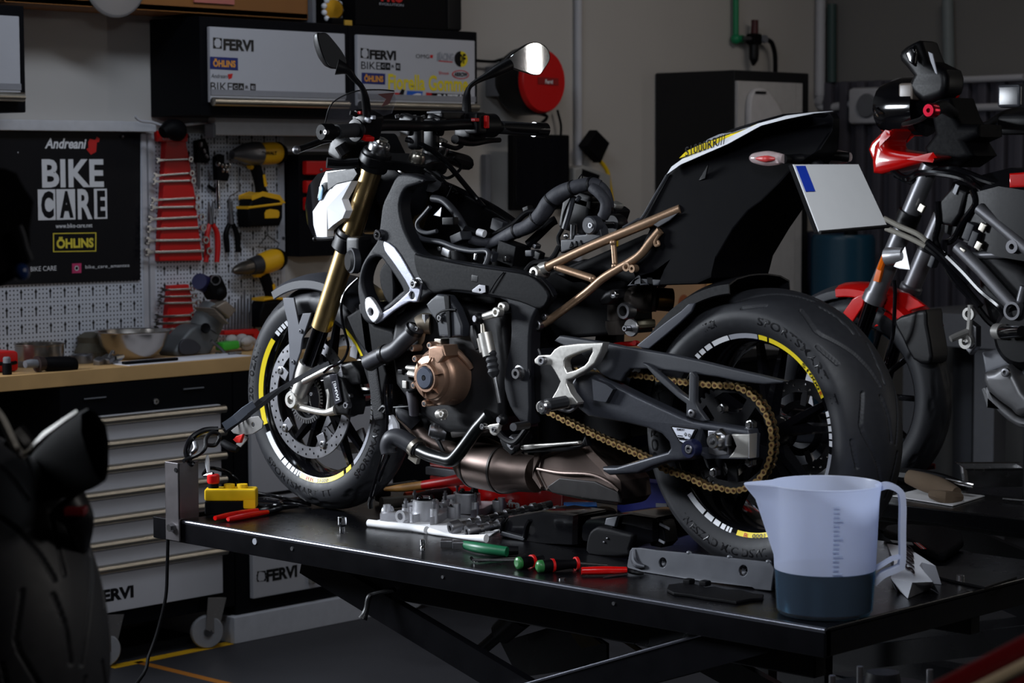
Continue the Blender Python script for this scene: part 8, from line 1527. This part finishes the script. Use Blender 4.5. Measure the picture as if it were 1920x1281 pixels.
obj('swingarm', MB().bx((1.4, 1.40, L2+.29), (2.1, 1.43, L2+.36), .01).bx((1.4, 1.57, L2+.29), (2.1, 1.60, L2+.36), .01), satin_black, R2)
obj('seat', MB().bx((1.75, 1.4, LZ+.78), (2.35, 1.6, LZ+.86), .03), matt_black, R2)
# things along the far wall behind
t = thing('grey_bench', 'grey steel bench standing against the slatted far wall', 'bench', (-3.017,8.006,0.01))
b0, b1 = (-1.086,4.3,0.988), (-0.716,4.3,0.844)
obj('bench_top', MB().bx((b0[0]-.0, 4.25, b1[2]), (b0[0]+2.2, 4.86, b0[2]), .006), grey_metal, t)
for x_ in (b0[0]+.06, b0[0]+.42, b0[0]+2.1): obj('bench_leg', MB().bx((x_-.05, 4.3, 0), (x_+.05, 4.4, b1[2]), .004).bx((x_-.05, 4.7, 0), (x_+.05, 4.8, b1[2]), .004), grey_metal, t)
for k, (px_, lb_, mt_) in enumerate((((-1.325,4.2,1.034), 'teal steel drum standing in the corner behind the number plate', teal_paint), ((-1.687,4.5,1.007), 'dark blue drum half hidden beside the locker', M('dark_blue_drum', (14, 24, 52), .5)))):
    t = thing('drum', lb_, 'drum', (px_[0], 4.2+.3*k, 0), 'drums in the corner')
    zt_ = (-1.328,4.2,1.315)[2]
    obj('drum_shell', MB().lathe([(0, 0), (.13, 0), (.14, .02), (.14, zt_*.5-.02), (.146, zt_*.5), (.14, zt_*.5+.02), (.14, zt_-.02), (.13, zt_), (0, zt_)], (px_[0], 4.2+.3*k, 0), (0, 0, 1), 40), mt_, t)
    obj('drum_cap', MB().lathe([(0, .02), (.03, .02), (.03, 0)], (px_[0]+.04, 4.2+.3*k, zt_), (0, 0, 1), 16), matt_black, t)
# timber leaning by the locker
lc = thing('low_cabinet', 'low black cabinet behind the rear wheel carrying the plywood sheet', 'cabinet', (-1.3, 3, 0))
e0, e1 = (-1.1,1.967,0.871), (-1.1,3.583,0.76); ztop = (-1.1,2.562,0.85)[2]; e0 = (0, max(e0[1], yend+.76))
obj('cabinet_body', MB().bx((-1.5, e0[1], .02), (-1.1, e1[1], ztop-.02), .005), M('cabinet_black', (4, 4, 6), .6, spec=.12), lc)
obj('cabinet_top', MB().bx((-1.5, e0[1]-.01, ztop-.02), (-1.09, e1[1]+.01, ztop), .004), matt_black, lc)
for k in range(3): obj('cabinet_door', MB().bx((-1.1, e0[1]+.02+k*(e1[1]-e0[1])/3, .08), (-1.085, e0[1]-.02+(k+1)*(e1[1]-e0[1])/3, ztop-.06), .003), M('cabinet_black', (4, 4, 6), .6, spec=.12), lc)
bd = thing('plywood_board', 'pale plywood sheet standing upright behind the rear mudguard', 'board', (-1.25, 3.4, ztop))
a_, b_ = (-1.25,2.846,1.16), (-1.25,3.228,0.993)
obj('board_sheet', MB().bx((-1.26, a_[1]-.25, ztop+.001), (-1.24, b_[1], a_[2]), .002), ply, bd)
k0 = (-1.24,2.994,1.073); obj('board_knot', MB().lathe([(0, .001), (.02, .001), (.034, 0)], (-1.24, k0[1], k0[2]), (1, 0, 0), 20), M('knot_red', (150, 84, 52), .7), bd)
pt = tag(obj('timber_post', MB().bx((-1.235, (-1.21,3.129,1.179)[1], ztop+.001), (-1.165, (-1.2,3.219,1.176)[1], (-1.22,3.189,1.228)[2]), .004), raw_wood), 'yellowish square timber post standing beside the plywood sheet', 'timber')
# ------------------------------------------------------------------ foreground: rear end of another motorcycle, red cart
FT = Vector((1.541,-2.143,0.918))
l3 = thing('motorcycle_lift', 'third black lift table under the dark motorcycle at the left edge', 'lift table', (.9, -2.28, 0))
obj('platform', MB().bx((-.6, FT.y-.37, FT.z-.3195-.05), (FT.x+.3, FT.y+.38, FT.z-.3195), .004), lift_paint, l3)
for y_ in (-2.55, -2.0): obj('scissor_arm', leg((-.4, 0, .53), (1.5, 0, .08), y_), lift_paint, l3); obj('scissor_arm', leg((-.4, 0, .08), (1.5, 0, .53), y_+.04), lift_paint, l3)
obj('base_frame', MB().bx((-.5, -2.6, 0), (1.6, -2.52, .08)).bx((-.5, -2.04, 0), (1.6, -1.96, .08)), lift_paint, l3)
R3 = thing('motorcycle', 'dark motorcycle cut off at the left edge showing rear tyre and silencer', 'motorcycle', (.8, FT.y, FT.z-.3195))
o = bpy.data.objects.new('rear_tyre', rt.data); COL.objects.link(o); o.parent = R3; o.location = FT-Vector(RA)-(wloc(R3)-wloc(B))
obj('rear_rim', MB().lathe([(.0, .03), (.03, .05), (.05, .02), (.19, .02), (.215, .078), (.23, .08), (.218, 0), (.23, -.08), (.215, -.078), (.19, -.02), (0, -.03)], FT, (0, -1, 0), 48), gloss_black, R3)
obj('swingarm', MB().plate([(FT.x+a, FT.z+b) for a, b in ((.05, -.03), (.05, .03), (-.5, .12), (-.6, .05), (-.5, -.02))], [], 'Y', FT.y-.14, .03, .006), satin_black, R3)
m = MB()
end = [Vector(p) for p in [(1.871,-2.137,1.276),(1.879,-2.128,1.283),(1.904,-2.132,1.28),(1.931,-2.136,1.262),(1.943,-2.141,1.243),(1.945,-2.143,1.206),(1.944,-2.146,1.189),(1.93,-2.146,1.183),(1.914,-2.145,1.194),(1.896,-2.146,1.224),(1.88,-2.144,1.251)]]
ec_ = sum(end, Vector())/len(end); ax_ = (Vector((1.572,-2.02,1.136))-ec_).normalized()
sc_ = lambda k, d_: [ec_+(p-ec_)*k+ax_*d_ for p in end]
obj('silencer', m.loft([sc_(.82, .03), sc_(.86, -.004), sc_(.95, -.012), sc_(1.0, .0), sc_(1.02, .03), sc_(.96, .12), sc_(.78, .25), sc_(.55, .36), sc_(.4, .42)]), satin_black, R3)
obj('silencer_inlay', MB().loft([sc_(.80, .02), sc_(.78, .021)]), matt_black, R3)
obj('silencer_trim', MB().loft([[Vector(a), Vector(b), Vector(b)+Vector((0, 0, -.004)), Vector(a)+Vector((0, 0, -.004))] for a, b in (((1.86,-2.222,1.227), (1.87,-2.226,1.227)), ((1.895,-2.212,1.259), (1.906,-2.216,1.256)), ((1.929,-2.206,1.278), (1.94,-2.209,1.277)), ((1.951,-2.197,1.292), (1.961,-2.201,1.291)))]), satin_silver, R3)
obj('silencer_bracket', MB().tube([(1.828,-2.246,1.29),(1.837,-2.238,1.274),(1.847,-2.231,1.249),(1.854,-2.227,1.234),(1.843,-2.21,1.222)], .006, 8), satin_silver, R3)
obj('silencer_stay', MB().tube([(1.825,-2.125,1.145),(1.838,-2.115,1.119),(1.801,-2.086,1.073)], [.03, .022, .012], 12).tube([(1.807,-2.2,1.247),(1.817,-2.192,1.234),(1.824,-2.187,1.221)], [.02, .018, .014], 10), satin_black, R3)
obj('stay_reflector', MB().box((1.859,-2.135,1.138), (.03, .03, .012), RZ, .003), M('dim_red', (90, 14, 20), .4), R3)
tl_ = [Vector(p) for p in [(1.807,-2.23,1.62),(1.823,-2.215,1.617),(1.834,-2.205,1.611),(1.843,-2.199,1.591),(1.853,-2.191,1.572),(1.851,-2.197,1.534),(1.854,-2.199,1.49),(1.841,-2.214,1.468),(1.816,-2.24,1.448)]]
obj('tail', MB().loft([[p+Vector((-.9*k, .0, .02*k)) for p in tl_] for k in (0, .3, 1)]), matt_black, R3)
obj('tail_strip', MB().tube([(1.85,-2.212,1.539),(1.854,-2.209,1.525),(1.858,-2.207,1.508),(1.863,-2.204,1.493)], .0035, 6), grey_plastic, R3)
obj('tail_lamp', MB().ball((1.854,-2.214,1.476), (.012, .012, .012), 12), M('lamp_blue_glass', (20, 40, 80), .1), R3)
obj('seat_unit', MB().bx((.2, FT.y-.12, FT.z+.3), (.95, FT.y+.12, FT.z+.5), .05), matt_black, R3)
obj('engine_unit', MB().bx((.2, FT.y-.15, FT.z-.1), (.8, FT.y+.15, FT.z+.28), .05), engine_dark, R3)
m = tyre_mb(.302, .12, .216, 80, None, 8, 30); m.xf(Matrix.Translation((FT.x-1.45, FT.y, FT.z-.0175))); obj('front_tyre', m, tyre_rubber, R3, sharp=180, weld=False)
obj('front_fork', MB().cyl((FT.x-1.45, FT.y-.1, FT.z-.01), (FT.x-1.15, FT.y-.1, FT.z+.55), .026).cyl((FT.x-1.45, FT.y+.1, FT.z-.01), (FT.x-1.15, FT.y+.1, FT.z+.55), .026), satin_black, R3)
# red cart corner in the lower right
ct = thing('tool_cart', 'blurred red tool cart with pale edge at the lower right corner', 'tool cart', (3.3, -1.75, 0))
c0, c1 = Vector((3.117,-1.875,1.035)), Vector((3.191,-1.798,1.09)); d_ = (c1-c0).normalized(); n_ = Vector((0, 0, 1)).cross(d_).normalized()
cart_red = M('cart_red', (104, 16, 22), .3, coat=.3)
obj('cart_rim', MB().tube([c0-d_*.3, c1+d_*.3], [.016, .016], 20, smooth=False), cart_red, ct)
obj('rim_trim', MB().tube([Vector(p)+d_*e for p, e in (((3.173,-1.931,1.049), -.25), ((3.229,-1.874,1.087), .25))], [.007, .007], 16, smooth=False), M('cream_trim', (210, 190, 160), .3), ct)
obj('cart_side', MB().loft([[c0-d_*.3+Vector((.012, -.01, -.02)), c1+d_*.3+Vector((.012, -.01, -.02)), c1+d_*.3+Vector((.03, -.03, -.02)), c0-d_*.3+Vector((.03, -.03, -.02))], [Vector((p.x, p.y, .02)) for p in (c0-d_*.3+Vector((.012, -.01, 0)), c1+d_*.3+Vector((.012, -.01, 0)), c1+d_*.3+Vector((.03, -.03, 0)), c0-d_*.3+Vector((.03, -.03, 0)))]]), cart_red, ct)
# round flange with studs standing low in front of the lift end
fl_ = thing('stud_flange', 'dark round flange with upright studs low beside the lift end', 'flange', (2.11,-0.522,0.629))
fc = Vector((2.113,-0.518,0.639))
obj('flange_disc', MB().lathe([(0, .01), (.10, .01), (.105, .004), (.105, -.02), (0, -.02)], fc, (0, 0, 1), 48), satin_black, fl_)
obj('flange_hub', MB().lathe([(0, .04), (.03, .04), (.034, .02), (.034, 0)], fc, (0, 0, 1), 24), satin_black, fl_)
for q_ in ((2.109,-0.586,0.688), (2.202,-0.498,0.682), (2.102,-0.663,0.683)): obj('stud', MB().cyl(Vector((q_[0], q_[1], fc.z)), Vector((q_[0], q_[1], q_[2]+.012)), .006, n=10), dull_steel, fl_)
obj('flange_column', MB().cyl((fc.x, fc.y, 0), (fc.x, fc.y, fc.z-.015), .045), satin_black, fl_)
